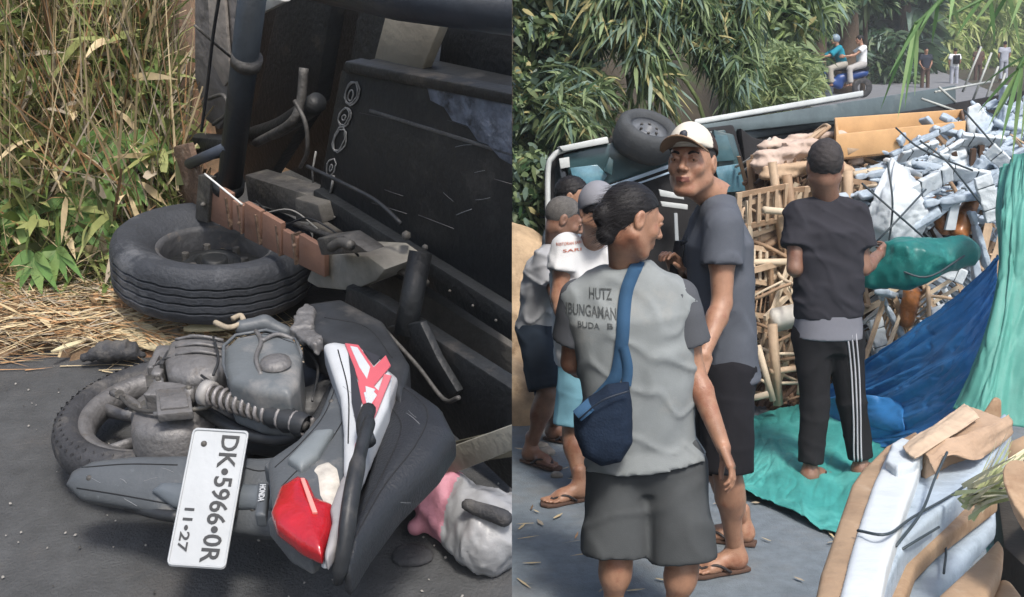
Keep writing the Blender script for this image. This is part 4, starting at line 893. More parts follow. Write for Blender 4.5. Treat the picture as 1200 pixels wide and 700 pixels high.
    # hair
    if hair:
        kind, hm = hair; S = SDF((-.115, -.17, -.13), (.115, .13, .15), .0045); x, y, z = S.P.T
        zl = np.interp(y, [-.1, -.05, -.012, .0, .03, .06, .09], [-.07, -.06, -.005, .0, .045, .062, .072])
        if kind == 'short': S.u(np.maximum(S.e_ell((0, -.016, .032), (.080, .100, .090)), (zl - z) * .8)); S.disp(.0022, 170, 2)
        if kind == 'crop': S.u(np.maximum(S.e_ell((0, -.016, .030), (.0765, .0965, .0895)), (zl - z) * .8))
        if kind == 'flat': S.u(np.maximum(S.e_ell((0, -.016, .034), (.079, .098, .098)), (zl + .01 - z) * .8)); S.disp(.002, 170, 2)
        if kind == 'tied':
            zl = np.interp(y, [-.1, -.04, -.012, .012, .05, .09], [-.085, -.075, .01, .035, .058, .068]); S.u(np.maximum(S.e_ell((0, -.017, .031), (.0785, .0985, .0885)), (zl - z) * .8)); S.ell((0, -.112, -.012), (.030, .026, .034), .025); S.cone((0, -.055, -.03), (0, -.075, -.07), .048, .034, .03); S.d += .0009 * np.sin(np.arctan2(S.P[:, 0], S.P[:, 2] + .05) * 60 + 3 * np.sin(S.P[:, 1] * 30))
        v, q = S.nets(); mesh('hair', v * hs @ A + hc, q, hm, t)
        if eyes or handres < .0038:      # loose strands soften the outline
            rr_ = np.random.default_rng(len(label)); k_ = rr_.integers(0, len(v), 900 if kind != 'tied' else 700); b_ = v[k_]; nr_ = b_ / np.array([.08, .1, .09]) ; nr_ /= np.linalg.norm(nr_, axis=1)[:, None]
            if kind == 'tied': dd = np.stack([nr_[:, 0] * .35, -.8 + 0 * nr_[:, 1], -.55 + 0 * nr_[:, 2]], 1) + nr_ * .28 + rr_.normal(0, .12, nr_.shape); ln = rr_.uniform(.02, .05, len(k_))
            else: dd = nr_ + rr_.normal(0, .5, nr_.shape); ln = rr_.uniform(.004, .009, len(k_))
            bv, bq = blades(b_ * 1.0, dd, ln, .0016, .1, 2, 'b', rng=rr_); so = mesh('hair_strands', bv * hs @ A + hc, bq, hm, t, smooth=False); so['kind'] = 'stuff'
    t['_'] = 0; del t['_']
    return t, J, A
def shirt(t, J, m, hem=.0, sl=.62, W=1.0, ease=.022, name='t_shirt', folds=.004, h=.0095, neck=.075, slr=(.068, .082), seed=3, sleeve_mat=None, hemw=None, bend=0, sleeves=('L', 'R')):
    rt = nrm(J['shR'] - J['shL']); pel = (J['hiL'] + J['hiR']) / 2; nk = J['neck']; ax = nk - pel; e = ease
    bot = pel - ax * hem; sp = [bot, pel + ax * .12, pel + ax * .42, pel + ax * .75, nk - ax * .09, nk - ax * .02]
    hw_ = hemw or .175
    S = SDF(*bounds([J['shL'], J['shR'], bot, nk, J['elL'], J['elR']], .24), h)
    S.loft(sp, [hw_ * W, .160 * W + e * .5, .152 * W + e, .165 * W + e, .13, .085], [.13 * hw_ / .175, .122, .11 + e * .5, .118 + e * .5, .08, .06], rt, 0, 2.3)
    S.cone(nk - ax * .09 + rt * .06, J['shR'], .060, .060, .05); S.cone(nk - ax * .09 - rt * .06, J['shL'], .060, .060, .05)
    tn = nrm(ax); 
    for s in (sleeves if sleeve_mat is None else ()):
        sh, el = J['sh' + s], J['el' + s]; d = nrm(el - sh); L = np.linalg.norm(el - sh) * sl
        q = np.maximum(S.e_cone(sh, sh + d * (L + .1), slr[0], slr[1] + .012), (S.P - (sh + d * L)) @ d.astype(np.float32)); S.u(q.astype(np.float32), .035)
    S.d = np.maximum(S.d, -((S.P - bot) @ tn.astype(np.float32)))
    S.sub(S.e_cone(nk + tn * .03, nk + tn * .2, neck - .02, neck - .01), .01)
    if folds: 
        mm = np.abs(S.d) < .05; P = S.P[mm]; loc = np.stack([P @ rt, P @ tn * 2.2 + (P @ rt) * .8, P @ np.cross(rt, tn)], 1).astype(np.float32)
        n_ = noise3(loc, 7.5, seed, 1); n2 = noise3(loc * np.array([1.6, .7, 1.6], np.float32), 13, seed + 1, 1); S.d[mm] -= folds * 1.5 * np.exp(-(n_ / .16) ** 2) + folds * 1.1 * np.exp(-(n2 / .14) ** 2) - folds * .8
    S.sub((S.P - bot) @ tn.astype(np.float32), .014)
    if sleeve_mat is not None:
        o = S.build(name, m, t)
        for s in 'LR':
            sh, el = J['sh' + s], J['el' + s]; d = nrm(el - sh); L = np.linalg.norm(el - sh) * sl; a = sh + (nk - ax * .09 - sh) * .12
            S = SDF(*bounds([sh, sh + d * (L + .02)], .14), .008); S.u(S.e_cone(sh + d * .01, sh + d * .05, .052, .06)); q = np.maximum(S.e_cone(sh, sh + d * (L + .1), slr[0] - .006, slr[1] + .002), (S.P - (sh + d * L)) @ d.astype(np.float32)); S.u(q.astype(np.float32), .03)
            S.d -= folds * 1.3 * np.exp(-(noise3(S.P, 11, 3, 1) / .16) ** 2) - folds * .5; S.sub(-((S.P - (sh + d * L)) @ d.astype(np.float32)), .012); S.build('sleeve', sleeve_mat, t)
        return o
    if False:
        def fn(C):
            r = np.zeros(len(C), int)
            for s in 'LR':
                sh = J['sh' + s]; out = rt if s == 'R' else -rt; r |= ((C - (sh + nrm(out) * .0)) @ nrm(out * .9 + 0 * tn) > -.01).astype(int)
            return r
        o = S.build(name, [m, sleeve_mat], t, midfn=fn)
    else: o = S.build(name, m, t)
    return o
def shorts(t, J, m, frac=.9, top=.08, W=1.0, r=(.102, .098), name='shorts', h=.0095, folds=.004, seed=8, flare=.0, stripe=None):
    rt = nrm(J['hiR'] - J['hiL']); pel = (J['hiL'] + J['hiR']) / 2; nk = J['neck']; ax = nrm(nk - pel)
    S = SDF(*bounds([J['hiL'], J['hiR'], pel + ax * .12, J['knL'], J['knR']] + ([J['anL'], J['anR']] if frac > 1 else []), .16), h)
    S.loft([pel + ax * top, pel + ax * .0, pel - ax * .07], [.158 * W, .168 * W, .15 * W], [.112, .125, .10], rt, 0, 2.3)
    for s in 'LR':
        hp, kn, an = J['hi' + s], J['kn' + s], J['an' + s]; d = nrm(kn - hp); L = np.linalg.norm(kn - hp) * frac
        if frac <= 1: q = np.maximum(S.e_cone(hp, hp + d * (L + .12), r[0], r[1] + .008), (S.P - (hp + d * L)) @ d.astype(np.float32)); S.u(q.astype(np.float32), .03)
        else:
            S.cone(hp, kn, r[0], .072, .03); d2 = nrm(an - kn); L2 = np.linalg.norm(an - kn) * .96
            q = np.maximum(S.e_cone(kn, kn + d2 * (L2 + .1), .072, r[1]), (S.P - (kn + d2 * L2)) @ d2.astype(np.float32)); S.u(q.astype(np.float32), .02)
    mm = np.abs(S.d) < .05; P = S.P[mm]; S.d[mm] -= folds * 1.4 * np.exp(-(noise3(P * np.array([1.7, 1.7, .6], np.float32), 10, seed, 1) / .16) ** 2) + folds * np.exp(-(noise3(P * np.array([1, 1, 1.6], np.float32), 12, seed + 1, 1) / .14) ** 2) - folds * .7
    for s in 'LR':
        if frac <= 1:
            hp, kn = J['hi' + s], J['kn' + s]; d = nrm(kn - hp); L = np.linalg.norm(kn - hp) * frac; sd_ = (S.P - pel) @ rt * (1 if s == 'R' else -1) > 0; o_ = S.d.copy(); S.sub(-((S.P - (hp + d * L)) @ d.astype(np.float32)), .012); S.d = np.where(sd_, S.d, o_)
    return S.build(name, m, t)
def flipflops(t, J, m, strap):
    for s in 'LR':
        he, to = J['heel' + s], J['toe' + s]; d = nrm((to - he) * [1, 1, 0]); sd_ = np.cross(d, [0, 0, 1]); c = he - d * .008 + [0, 0, he[2] * 0]
        out = [(0, 0), (.0, .028), (.06, .036), (.14, .036), (.21, .046), (.255, .036), (.272, .0)]; P = [c + d * a + sd_ * b for a, b in out] + [c + d * a - sd_ * b for a, b in out[::-1][1:-1]]
        o = prism('sandal_sole', [p + [0, 0, .019] for p in P], (0, 0, -.016), m, t, .004, 2)
        tp = c + d * .215 + [0, 0, .03]
        for sg in (-1, 1): mesh('sandal_strap', *tube(spline([tp, c + d * .16 + sd_ * sg * .036 + [0, 0, .052], c + d * .10 + sd_ * sg * .042 + [0, 0, .02]], 5), .0055, 7, flat=1.5), strap, t)
def cam_project(o, pix, off=.003, n=6):
    """points on garment o seen at the given photo positions (used once, to lay out stripes and straps on the cloth)"""
    from mathutils.bvhtree import BVHTree
    po = np.array(o.parent.location); me = o.data; b = BVHTree.FromPolygons([tuple(np.array(v.co) + po) for v in me.vertices], [tuple(p.vertices) for p in me.polygons]); out = []
    P = [np.array([a, c, 0.]) for a, c in pix]
    for p in spline(P, n):
        d = nrm(ray(p[0], p[1])); h = b.ray_cast(Vector(C0()), Vector(d))
        if h[0] is not None: out.append(np.array(h[0]) + np.array(h[1]) * off * (1 if np.dot(h[1], d) < 0 else -1))
    return out
def project_text(t, target, lines, m, name='shirt_print'):
    """print on cloth: flat lettering dropped onto the garment surface"""
    from mathutils.bvhtree import BVHTree
    me = target.data; off = np.array(target.parent.location)
    bvh = BVHTree.FromPolygons([tuple(np.array(v.co) + off) for v in me.vertices], [tuple(p.vertices) for p in me.polygons])
    for (s, o, xd, yd, hh, ww) in lines:
        v, f = text_mb(s, o, xd, yd, hh, ww, .01, .0); 
        if not len(v): continue
        n = -np.cross(nrm(xd), nrm(yd)); vv = []
        for p in v:
            hit = bvh.ray_cast(Vector(p - n * .4), Vector(n)); vv.append(np.array(hit[0]) - n * .0022 if hit[0] is not None else p)
        # front faces only
        ff = [q for q in f]; mesh(name, vv, ff, m, t, smooth=False)
# pixel joints: (px, py, distance)
def PJ(**k):
    out = {}
    for n, v in k.items():
        if len(v) == 3 and abs(v[0]) > 20: out[n] = PY(*v)
        else: out[n] = np.array(v, float)
    return out
def GP(px, py, z=0): return tuple(PZ(px, py, z))
def fin(J):
    for s in 'LR':
        if 'an' + s not in J:
            he, to = J['heel' + s], J['toe' + s]; d = nrm(to - he); J['an' + s] = he + d * .055 + np.array([0, 0, .10])
    return J
soleb = mat('sole_brown', (.09, .05, .035), .8, .2, 10, .2); strapb = mat('strap_black', (.03, .025, .025), .6, .2, 10, .1)
# A: person with tied hair, near, seen from behind
gA = cloth('worn_grey_cotton', (.215, .235, .24), .16, dirt=((.30, .30, .28), 3, .55)); gA2 = cloth('charcoal_sleeve', (.075, .08, .09)); gA3 = cloth('charcoal_shorts', (.066, .072, .076), .15)
J = fin(PJ(head=(741, 258, 3.30), neck=(731, 309, 3.36), shL=(678, 348, 3.38), shR=(796, 348, 3.34), elL=(670, 425, 3.44), wrL=(700, 440, 3.64), elR=(812, 432, 3.36), wrR=(846, 520, 3.26),
         hiL=(724, 545, 3.40), hiR=(788, 545, 3.38), knL=(722, 655, 3.34), knR=(800, 660, 3.32), heelL=(.345, 3.3, 0), toeL=(.36, 3.53, 0), heelR=(.545, 3.27, 0), toeR=(.60, 3.5, 0)))
A_, JA, FA = human('person with tied black hair in a worn grey t-shirt, navy bag on the back', J, (.88, .32, -.28), SK[1], ('tied', hairm), fem=True, eyes=False, hs=1.0, curl=(.4, .35), palm=(None, (-.9, .3, 0)), body_w=.95, up=(.05, .05, 1))
sA = shirt(A_, JA, gA, hem=-.02, sl=.66, W=1.08, ease=.028, folds=.0055, sleeve_mat=gA2, hemw=.205, slr=(.070, .088), seed=4)
shorts(A_, JA, gA3, frac=.97, W=1.1, r=(.105, .112), folds=.006, seed=11)
# B: man in a trucker cap looking over his shoulder
gB = cloth('slate_cotton', (.088, .098, .118), .14); blk = cloth('black_cotton', (.014, .014, .017), .2)
J = fin(PJ(head=(810, 192, 3.80), neck=(840, 231, 3.88), shL=(846, 263, 3.70), shR=(828, 262, 4.04), elL=(846, 356, 3.66), wrL=(826, 412, 3.56), elR=(806, 356, 4.1), wrR=(794, 320, 4.02),
         hiL=(852, 440, 3.80), hiR=(846, 440, 3.98), knL=(852, 556, 3.76), knR=(842, 552, 4.0), heelL=GP(874, 668), toeL=GP(818, 676), heelR=GP(884, 640), toeR=GP(838, 634)))
B_, JB, FB = human('man in a cream and brown cap and slate t-shirt turning his head left', J, (-.44, -.89, .10), SK[1], ('crop', hairg), hs=1.07, curl=(.6, .65), palm=((-.2, .9, 0), (-.6, -.6, 0)), body_w=1.0)
sB = shirt(B_, JB, gB, hem=.02, sl=.52, W=1.02, ease=.02, folds=.0045, seed=9, slr=(.066, .078), neck=.062)
shorts(B_, JB, blk, frac=.98, W=1.0, r=(.10, .095), folds=.003); flipflops(B_, JB, soleb, strapb)
HB = lambda x, y, z: JB['head'] + 1.07 * (np.array([x, y, z]) @ FB)
S = SDF((-.1, -.13, -.02), (.1, .2, .15), .004); x, y, z = S.P.T
S.u(np.maximum(S.e_ell((0, -.014, .038), (.085, .106, .096)), .050 - .10 * np.clip(-y, 0, .1) * 2.5 - z)); S.u(np.maximum(S.e_ell((0, .03, .06), (.07, .078, .080)), .058 - z), .015)
v, q = S.nets(); C = v[q].mean(1); mi = (~((C[:, 1] > .022 - (C[:, 2] - .05) * .25) & (C[:, 2] > .0))).astype(int)
capw = cloth('cap_cream', (.62, .58, .50), .08, bump=.15); capb = cloth('cap_brown', (.05, .035, .032)); brimm = cloth('brim_tan', (.20, .135, .09))
cap = mesh('cap', (v @ FB) * 1.07 + JB['head'], q, None, B_, mats=[capw, capb], midx=mi)
S = SDF((-.11, .05, -.02), (.11, .2, .08), .0035); x, y, z = S.P.T
S.u(np.maximum(np.maximum(S.e_ell((0, .082, .05), (.082, .105, .5)), np.abs(z - (.064 - x * x * 5.0 + (y - .08) * .10)) - .0035), .07 - y))
v, q = S.nets(); mesh('brim', (v @ FB) * 1.07 + JB['head'], q, brimm, cap)
mesh('cap_patch', *tube([HB(.0, .095, .088), HB(.0, .112, .084)], [.017, .017], 12, flat=.8), mat('patch_navy', (.03, .035, .05), .6, .1, 8, 0), cap)
for ang in (-.9, 0, .9): mesh('cap_seam', *tube([HB(.0865 * math.sin(ang) * math.cos(e_), -.014 + .1075 * math.cos(ang) * math.cos(e_), .038 + .097 * math.sin(e_)) for e_ in np.linspace(.45 if ang == 0 else .1, 1.5, 9)], .0014, 5), brimm, cap)
mesh('cap_button', *tube([HB(0, -.014, .132), HB(0, -.014, .138)], [.008, .006], 8), capb, cap)
# forearm marks
c = JB['wrR']; prism('phone', [c + [-.04, -.03, .0], c + [.0, -.05, .0], c + [.02, -.05, .13], c + [-.02, -.03, .13]], (.006, .012, 0), mat('phone_black', (.015, .015, .018), .3, .1, 8, 0), None, .003)
tag(bpy.data.objects['phone'], 'black phone held up in the hand of the man in the cap', 'phone')
# C: man in charcoal shirt and striped track pants, back to the camera
gC = cloth('charcoal_purple', (.030, .030, .037), .15); pantm = cloth('track_black', (.016, .016, .018), .25)
J = fin(PJ(head=(966, 196, 5.02), neck=(968, 231, 5.05), shL=(936, 251, 5.05), shR=(1001, 251, 5.05), elL=(931, 315, 4.98), wrL=(950, 330, 5.25), elR=(1012, 315, 5.02), wrR=(1030, 298, 5.24),
         hiL=(952, 395, 5.05), hiR=(988, 395, 5.05), knL=(955, 472, 5.0), knR=(998, 472, 5.04), heelL=GP(943, 572), toeL=GP(966, 560), heelR=GP(1004, 566), toeR=GP(1024, 550)))
C_, JC, FC = human('man in a charcoal t-shirt and black track pants with white side stripes', J, (.06, 1, -.05), SK[2], ('flat', hairg), h=.012, hs=1.06, eyes=False, handres=.004)
J2 = dict(JC); J2['hiL'] = J2['hiL'] + [0, 0, .03]; J2['hiR'] = J2['hiR'] + [0, 0, .03]
shirt(C_, J2, gC, hem=-.10, sl=.62, W=.98, ease=.022, folds=.005, seed=6, slr=(.066, .076), hemw=.165)
pc_ = (JC['hiL'] + JC['hiR']) / 2; S = SDF(*bounds([pc_ + [-.17, -.12, -.03], pc_ + [.17, .12, .14]], .03), .009); S.loft([pc_ + [0, 0, -.0], pc_ + [0, 0, .12]], [.172, .160], [.136, .118], (1, 0, 0), 0, 2.3); S.disp(.003, 16, 4); S.build('undershirt', cloth('grey_undershirt', (.16, .165, .19)), C_)
pC = shorts(C_, JC, pantm, frac=1.5, top=.06, W=1.0, r=(.098, .062), name='track_pants', folds=.0035)
wst = cloth('stripe_white', (.42, .42, .45))
for k in range(3):
    pts = cam_project(pC, [(992 + 5 * k, 386), (997 + 4.5 * k, 430), (1000 + 4 * k, 480), (1001 + 4 * k, 530), (1003 + 4 * k, 556)])
    if len(pts) > 3: mesh('pants_stripe', *tube(pts, .0045, 6), wst, C_)
flipflops(C_, JC, strapb, strapb)
# D: stooping man in a white t-shirt and grey cap
gD = cloth('white_cotton', (.62, .63, .64), .05, bump=.2); lb = cloth('light_blue_cotton', (.20, .42, .52), .1)
J = fin(PJ(head=(700, 248, 4.62), neck=(694, 285, 4.72), shL=(664, 290, 4.70), shR=(724, 300, 4.74), elL=(655, 348, 4.66), wrL=(668, 398, 4.58), elR=(735, 360, 4.7), wrR=(735, 420, 4.6),
         hiL=(680, 420, 4.86), hiR=(708, 420, 4.90), knL=(672, 505, 4.80), knR=(700, 505, 4.9), heelL=GP(690, 585), toeL=GP(662, 590), heelR=GP(714, 572), toeR=GP(690, 578)))
D_, JD, FD = human('stooping man in a white t-shirt with orange print and light blue shorts', J, (-.1, .93, -.35), SK[1], ('short', hairm), h=.012, eyes=False, handres=.004)
sD = shirt(D_, JD, gD, hem=.02, sl=.5, W=1.05, ease=.03, folds=.004, seed=5)
shorts(D_, JD, lb, frac=.95, W=1., r=(.10, .10)); flipflops(D_, JD, soleb, strapb)
S = SDF((-.1, -.13, -.04), (.1, .2, .15), .006); x, y, z = S.P.T; S.u(np.maximum(S.e_ell((0, -.014, .034), (.088, .110, .102)), .0 - z)); S.u(np.maximum(np.maximum(S.e_ell((0, .09, .04), (.075, .08, .5)), np.abs(z - .03) - .006), .07 - y))
v, q = S.nets(); mesh('cap', (v @ FD) + JD['head'], q, cloth('cap_grey', (.22, .225, .25)), D_)
# E: man in a grey t-shirt and navy shorts, at the left
gE = cloth('mid_grey_cotton', (.34, .35, .37), .12); nav = cloth('navy_cotton', (.022, .032, .048), .15)
J = fin(PJ(head=(661, 258, 5.28), neck=(652, 288, 5.34), shL=(643, 305, 5.24), shR=(658, 300, 5.5), elL=(654, 355, 5.14), wrL=(668, 398, 5.08), elR=(668, 350, 5.5), wrR=(684, 380, 5.4),
         hiL=(630, 385, 5.36), hiR=(634, 385, 5.52), knL=(642, 462, 5.25), knR=(650, 470, 5.5), heelL=GP(614, 541), toeL=GP(653, 552), heelR=GP(640, 515), toeR=GP(668, 520)))
E_, JE, FE = human('man in a grey t-shirt and navy shorts bending forward beside the white t-shirt', J, (.90, .05, -.38), SK[2], ('crop', mat('greying_hair', (.09, .085, .08), .8, .3, 60, .4, 300)), h=.012, eyes=False, handres=.004)
shirt(E_, JE, gE, hem=.0, sl=.6, W=1., ease=.028, folds=.006, seed=12); shorts(E_, JE, nav, frac=.93, W=1., r=(.10, .098)); flipflops(E_, JE, soleb, strapb)
# F: man whose face shows between them
J = fin(PJ(head=(672, 231, 5.95), neck=(664, 262, 6.0), shL=(650, 280, 5.85), shR=(668, 278, 6.15), elL=(655, 335, 5.85), wrL=(670, 350, 5.6), elR=(680, 335, 6.1), wrR=(695, 350, 5.9),
         hiL=(652, 370, 5.9), hiR=(656, 370, 6.08), knL=(655, 440, 5.85), knR=(662, 440, 6.1), heelL=GP(650, 500), toeL=GP(672, 503), heelR=GP(655, 490), toeR=GP(680, 492)))
F_, JF, FF = human('man with short black hair in profile behind the bending man, only his face clear', J, (.97, -.2, -.1), SK[1], ('short', hairm), h=.012, handres=.004)
shirt(F_, JF, cloth('faded_blue_cotton', (.14, .17, .20)), hem=.0, sl=.6, seed=2); shorts(F_, JF, nav, frac=.9)
# sling bag of the near person
bagm = cloth('navy_nylon', (.012, .021, .040), .2, bump=.3, bs=120, vs=12); strm = cloth('blue_webbing', (.035, .085, .16), .1)
sbag = thing('sling_bag', 'navy blue sling bag hanging on the back hip of the person with tied hair', 'bag', PY(708, 500, 3.16))
bo = [(672, 486), (684, 470), (712, 452), (738, 448), (742, 480), (742, 520), (728, 542), (705, 547), (684, 536), (674, 512)]
Pb = [PY(x, y, 3.19) for x, y in bo]; S = SDF(*bounds(Pb + [PY(700, 500, 3.0)], .04), .006); S.u(S.e_poly(Pb, (0, -1, 0), -.05, .045, .03, .03)); S.disp(.004, 22, 4, 3)
S.build('pouch', bagm, sbag)
sp_ = [PY(676, 488, 3.14), PY(688, 478, 3.13)] + cam_project(sA, [(704, 464), (722, 440), (729, 400), (733, 350), (741, 322), (749, 308)], .006)
def ribbon(pts, w, th=.002):
    V = []; Fc = []; n = len(pts)
    for i, p in enumerate(pts):
        t_ = nrm(pts[min(i + 1, n - 1)] - pts[max(i - 1, 0)]); vw = nrm(p - C0()); sd_ = nrm(np.cross(t_, vw)); nn_ = -vw
        V += [p - sd_ * w, p + sd_ * w, p + sd_ * w - nn_ * th, p - sd_ * w - nn_ * th]
    for i in range(n - 1):
        for k in range(4): a_, b_ = i * 4 + k, i * 4 + (k + 1) % 4; Fc.append((a_, b_, b_ + 4, a_ + 4))
    return V, Fc
mesh('strap', *ribbon(sp_, .021), strm, sbag)
mesh('strap', *ribbon(cam_project(sA, [(734, 452), (736, 430), (731, 405)], .008), .016), strm, sbag)
mesh('zip', *tube(spline([PY(678, 492, 3.135), PY(705, 470, 3.125), PY(738, 458, 3.135)], 5), .003, 6), mat('zip_dark', (.012, .02, .035), .5, .1, 8, 0), sbag)
# shirt prints
pr = mat('print_dark', (.135, .15, .155), .9, .5, 60, 0, c2=(.24, .25, .25), c2s=45, c2t=.52)
def pline(s, x0, y0, x1, y1, d, hpx): a = PY(x0, y0, d); b = PY(x1, y1, d); up = PY(x0, y0 - hpx, d); return (s, a, b - a, up - a, np.linalg.norm(up - a), np.linalg.norm(b - a))
if sA: project_text(A_, sA, [pline('HUTZ', 696, 360, 724, 361, 3.1, 14), pline('IBUNGAMAN', 668, 380, 728, 384, 3.1, 14), pline('BUDA', 682, 395, 708, 396, 3.1, 7), pline('B', 717, 395, 724, 395, 3.1, 7)], pr)
if sD: project_text(D_, sD, [pline('RESTORAN SARI', 656, 296, 688, 293, 4.3, 3.6), pline('SARI', 664, 304, 688, 302, 4.3, 3.6)], mat('print_orange', (.6, .2, .12), .8, .2, 20, 0))
if sB: project_text(B_, sB, [pline('ALL', 797, 291, 806, 283, 3.4, 8)], mat('print_white', (.6, .6, .62), .8, .2, 20, 0))
# distant people on the road
def far_person(px, py, y, hgt, label, top, bot, seed=0, back=True, legsm=None, pack=False):
    g = np.array(PY(px, py, y)); s = hgt / 1.7; q = lambda x, z, dy=0.: (g[0] + x * s, g[1] + dy * s, g[2] + z * s)
    J = dict(head=q(0, 1.58), neck=q(0, 1.43), shL=q(-.18, 1.38), shR=q(.18, 1.38), elL=q(-.24, 1.1), wrL=q(-.16, .92, .1 if back else -.1), elR=q(.24, 1.1), wrR=q(.16, .95, .1 if back else -.1), hiL=q(-.09, .88), hiR=q(.09, .88), knL=q(-.1, .48), knR=q(.12, .48), anL=q(-.1, .1), anR=q(.13, .1), heelL=q(-.1, 0), toeL=q(-.12, 0, .2 if back else -.2), heelR=q(.13, 0), toeR=q(.15, 0, .2 if back else -.2))
    t, J, A = human(label, J, (0, 1 if back else -1, 0), SK[1], None, h=.035, eyes=False, handres=.008, group='people walking on the road far behind')
    S = SDF((-.1, -.13, -.1), (.1, .13, .15), .012); S.u(np.maximum(S.e_ell((0, -.016, .034), (.082, .102, .095)), -S.P[:, 2] + (.03 if not back else -.04))); v, f = S.nets(); mesh('hair', v @ A + J['head'], f, hairm, t)
    shirt(t, J, top, hem=.03, sl=.6, h=.03, folds=0, W=1.05); shorts(t, J, bot, frac=1.5, h=.03, folds=0, r=(.1, .075), name='trousers')
    if pack: mesh('backpack', *box(np.array(q(0, 1.2, -.17)), AX, (.12, .07, .18)), blk, t)
    return t
wt = cloth('far_white', (.7, .72, .74)); gr = cloth('far_grey', (.32, .34, .40)); dk = cloth('far_dark', (.03, .035, .05)); br = cloth('far_brown', (.09, .06, .05))
far_person(1083, 107, 42, 1.72, 'distant person in dark clothes standing on the road, leftmost of the four', dk, br, back=False)
far_person(1117, 104, 45, 1.72, 'distant person in a white t-shirt with a small black backpack', wt, gr, pack=True)
far_person(1145, 98, 48, 1.7, 'distant person in brown clothes behind the thin sticks', br, br)
far_person(1175, 96, 46, 1.75, 'distant person in a light grey shirt, rightmost on the road', gr, gr)
# scooter riders
g = np.array(PY(983, 115, 27.5)); 
mt_ = thing('distant_scooter', 'blue scooter with two riders on the road behind the truck', 'scooter', g)
blu = mat('scooter_blue', (.02, .06, .22), .35, .1, 8, 0); q = lambda x, y, z: g + np.array([x, y, z])
S = SDF(g + [-1, -.4, 0], g + [.9, .4, 1.2], .03); S.cone(q(-.45, 0, .55), q(-.55, 0, .9), .13, .09, .05); S.cone(q(-.45, 0, .5), q(0, 0, .32), .12, .1, .08); S.cone(q(.0, 0, .5), q(.65, 0, .65), .13, .1, .1); S.build('scooter_body', blu, mt_)
for x in (-.62, .6): mesh('wheel', *lathe([(.12, -.03), (.2, -.05), (.26, -.03), (.27, 0), (.26, .03), (.2, .05), (.12, .03)], q(x, 0, .27), (0, 1, 0), 24), rubber, mt_)
mesh('fork', *tube([q(-.62, 0, .27), q(-.5, 0, .95)], .035, 8), steel, mt_); mesh('handlebar', *tube([q(-.45, -.33, 1.0), q(-.5, 0, .97), q(-.45, .33, 1.0)], .02, 6), steel, mt_); mesh('seat', *box(q(.3, 0, .76), AX, (.42, .12, .05)), blk, mt_, smooth=False)
mesh('headlight', *lathe([(0, .03), (.06, .02), (.08, 0)], q(-.62, 0, .88), (-1, 0, .2), 12), whitep, mt_)
def rider(x0, label, top, bot, helmet, lean=.0):
    w = lambda x, y, z: q(x0 + x, y, z)
    J = dict(head=w(-.12 - lean, 0, 1.50), neck=w(-.06 - lean, 0, 1.34), shL=w(-.05 - lean, -.18, 1.28), shR=w(-.05 - lean, .18, 1.28), elL=w(-.3 - lean, -.22, 1.08), wrL=w(-.45, -.25, 1.05), elR=w(-.3 - lean, .22, 1.08), wrR=w(-.45, .25, 1.05), hiL=w(.08, -.1, .86), hiR=w(.08, .1, .86), knL=w(-.3, -.2, .74), knR=w(-.3, .2, .74), anL=w(-.25, -.2, .36), anR=w(-.25, .2, .36), heelL=w(-.2, -.2, .26), toeL=w(-.45, -.2, .26), heelR=w(-.2, .2, .26), toeR=w(-.45, .2, .26))
    t, J, A = human(label, J, (-1, -.15, 0), SK[1], None, h=.035, eyes=False, handres=.008); shirt(t, J, top, hem=.03, sl=.95 if helmet else .5, h=.03, folds=0, W=1.1); shorts(t, J, bot, frac=1.4, h=.03, folds=0, r=(.11, .08), name='trousers')
    S = SDF((-.14, -.16, -.1), (.14, .16, .18), .014); S.u(np.maximum(S.e_ell((0, -.01, .03), (.105, .125, .12) if helmet else (.082, .102, .095)), -S.P[:, 2] - .06)); 
    if helmet: S.sub(S.e_ell((0, .1, -.02), (.07, .06, .05)))
    v, f = S.nets(); mesh('helmet' if helmet else 'hair', v @ A + J['head'], f, mat('helmet_grey', (.18, .24, .30), .35, .1, 8, 0) if helmet else hairm, t)
rider(-.02, 'distant scooter rider in a teal jacket and helmet', cloth('teal_jacket', (.02, .22, .30)), cloth('khaki', (.34, .32, .28)), True, .02)
rider(.48, 'distant pillion rider in a white shirt behind the teal jacket', wt, cloth('khaki2', (.38, .37, .36)), False, -.12)
# --- truck on its side, cab at the left, load towards the camera -------------------
teal = mat('cab_paint', (.035, .075, .085), .3, .2, 3, .1, 30, coat=.5, dirt=((.14, .17, .17), 4, .55)); gl = mat('dark_glass', (.012, .02, .025), .08, .2, 4, 0, spec=.6); tglass = mat('sky_painted_glass', (.10, .22, .28), .12, .35, 9, .1, 10, spec=.7, c2=(.30, .42, .48), c2s=5, c2t=.55)  # tglass carries the reflected sky in its colour
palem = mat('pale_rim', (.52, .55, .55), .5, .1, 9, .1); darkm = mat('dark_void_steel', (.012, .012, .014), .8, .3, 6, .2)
tk = thing('tipped_truck', 'dark teal truck tipped on its side with its cab at the left behind the people', 'truck', PY(760, 400, 7.2))
def PYs(px, y): return [PY(a, b, y) for a, b in px]
def slabR(name, px, y, th, m, bev=.01, par=None, dz=0): return prism(name, PYs(px, y), (0, th, dz), m, par or tk, bev)
slabR('cab_shell', [(640, 400), (640, 196), (646, 180), (660, 172), (712, 162), (780, 156), (860, 146), (872, 190), (884, 300), (884, 480), (660, 480)], 7.3, 1.4, darkm, .02)
mesh('roof_rim', *tube(spline([PY(644, 400, 7.2), PY(643, 300, 7.2), PY(642, 205, 7.2), PY(648, 184, 7.2), PY(664, 175, 7.2), PY(712, 164, 7.2)], 6), .020, 8), palem, tk)
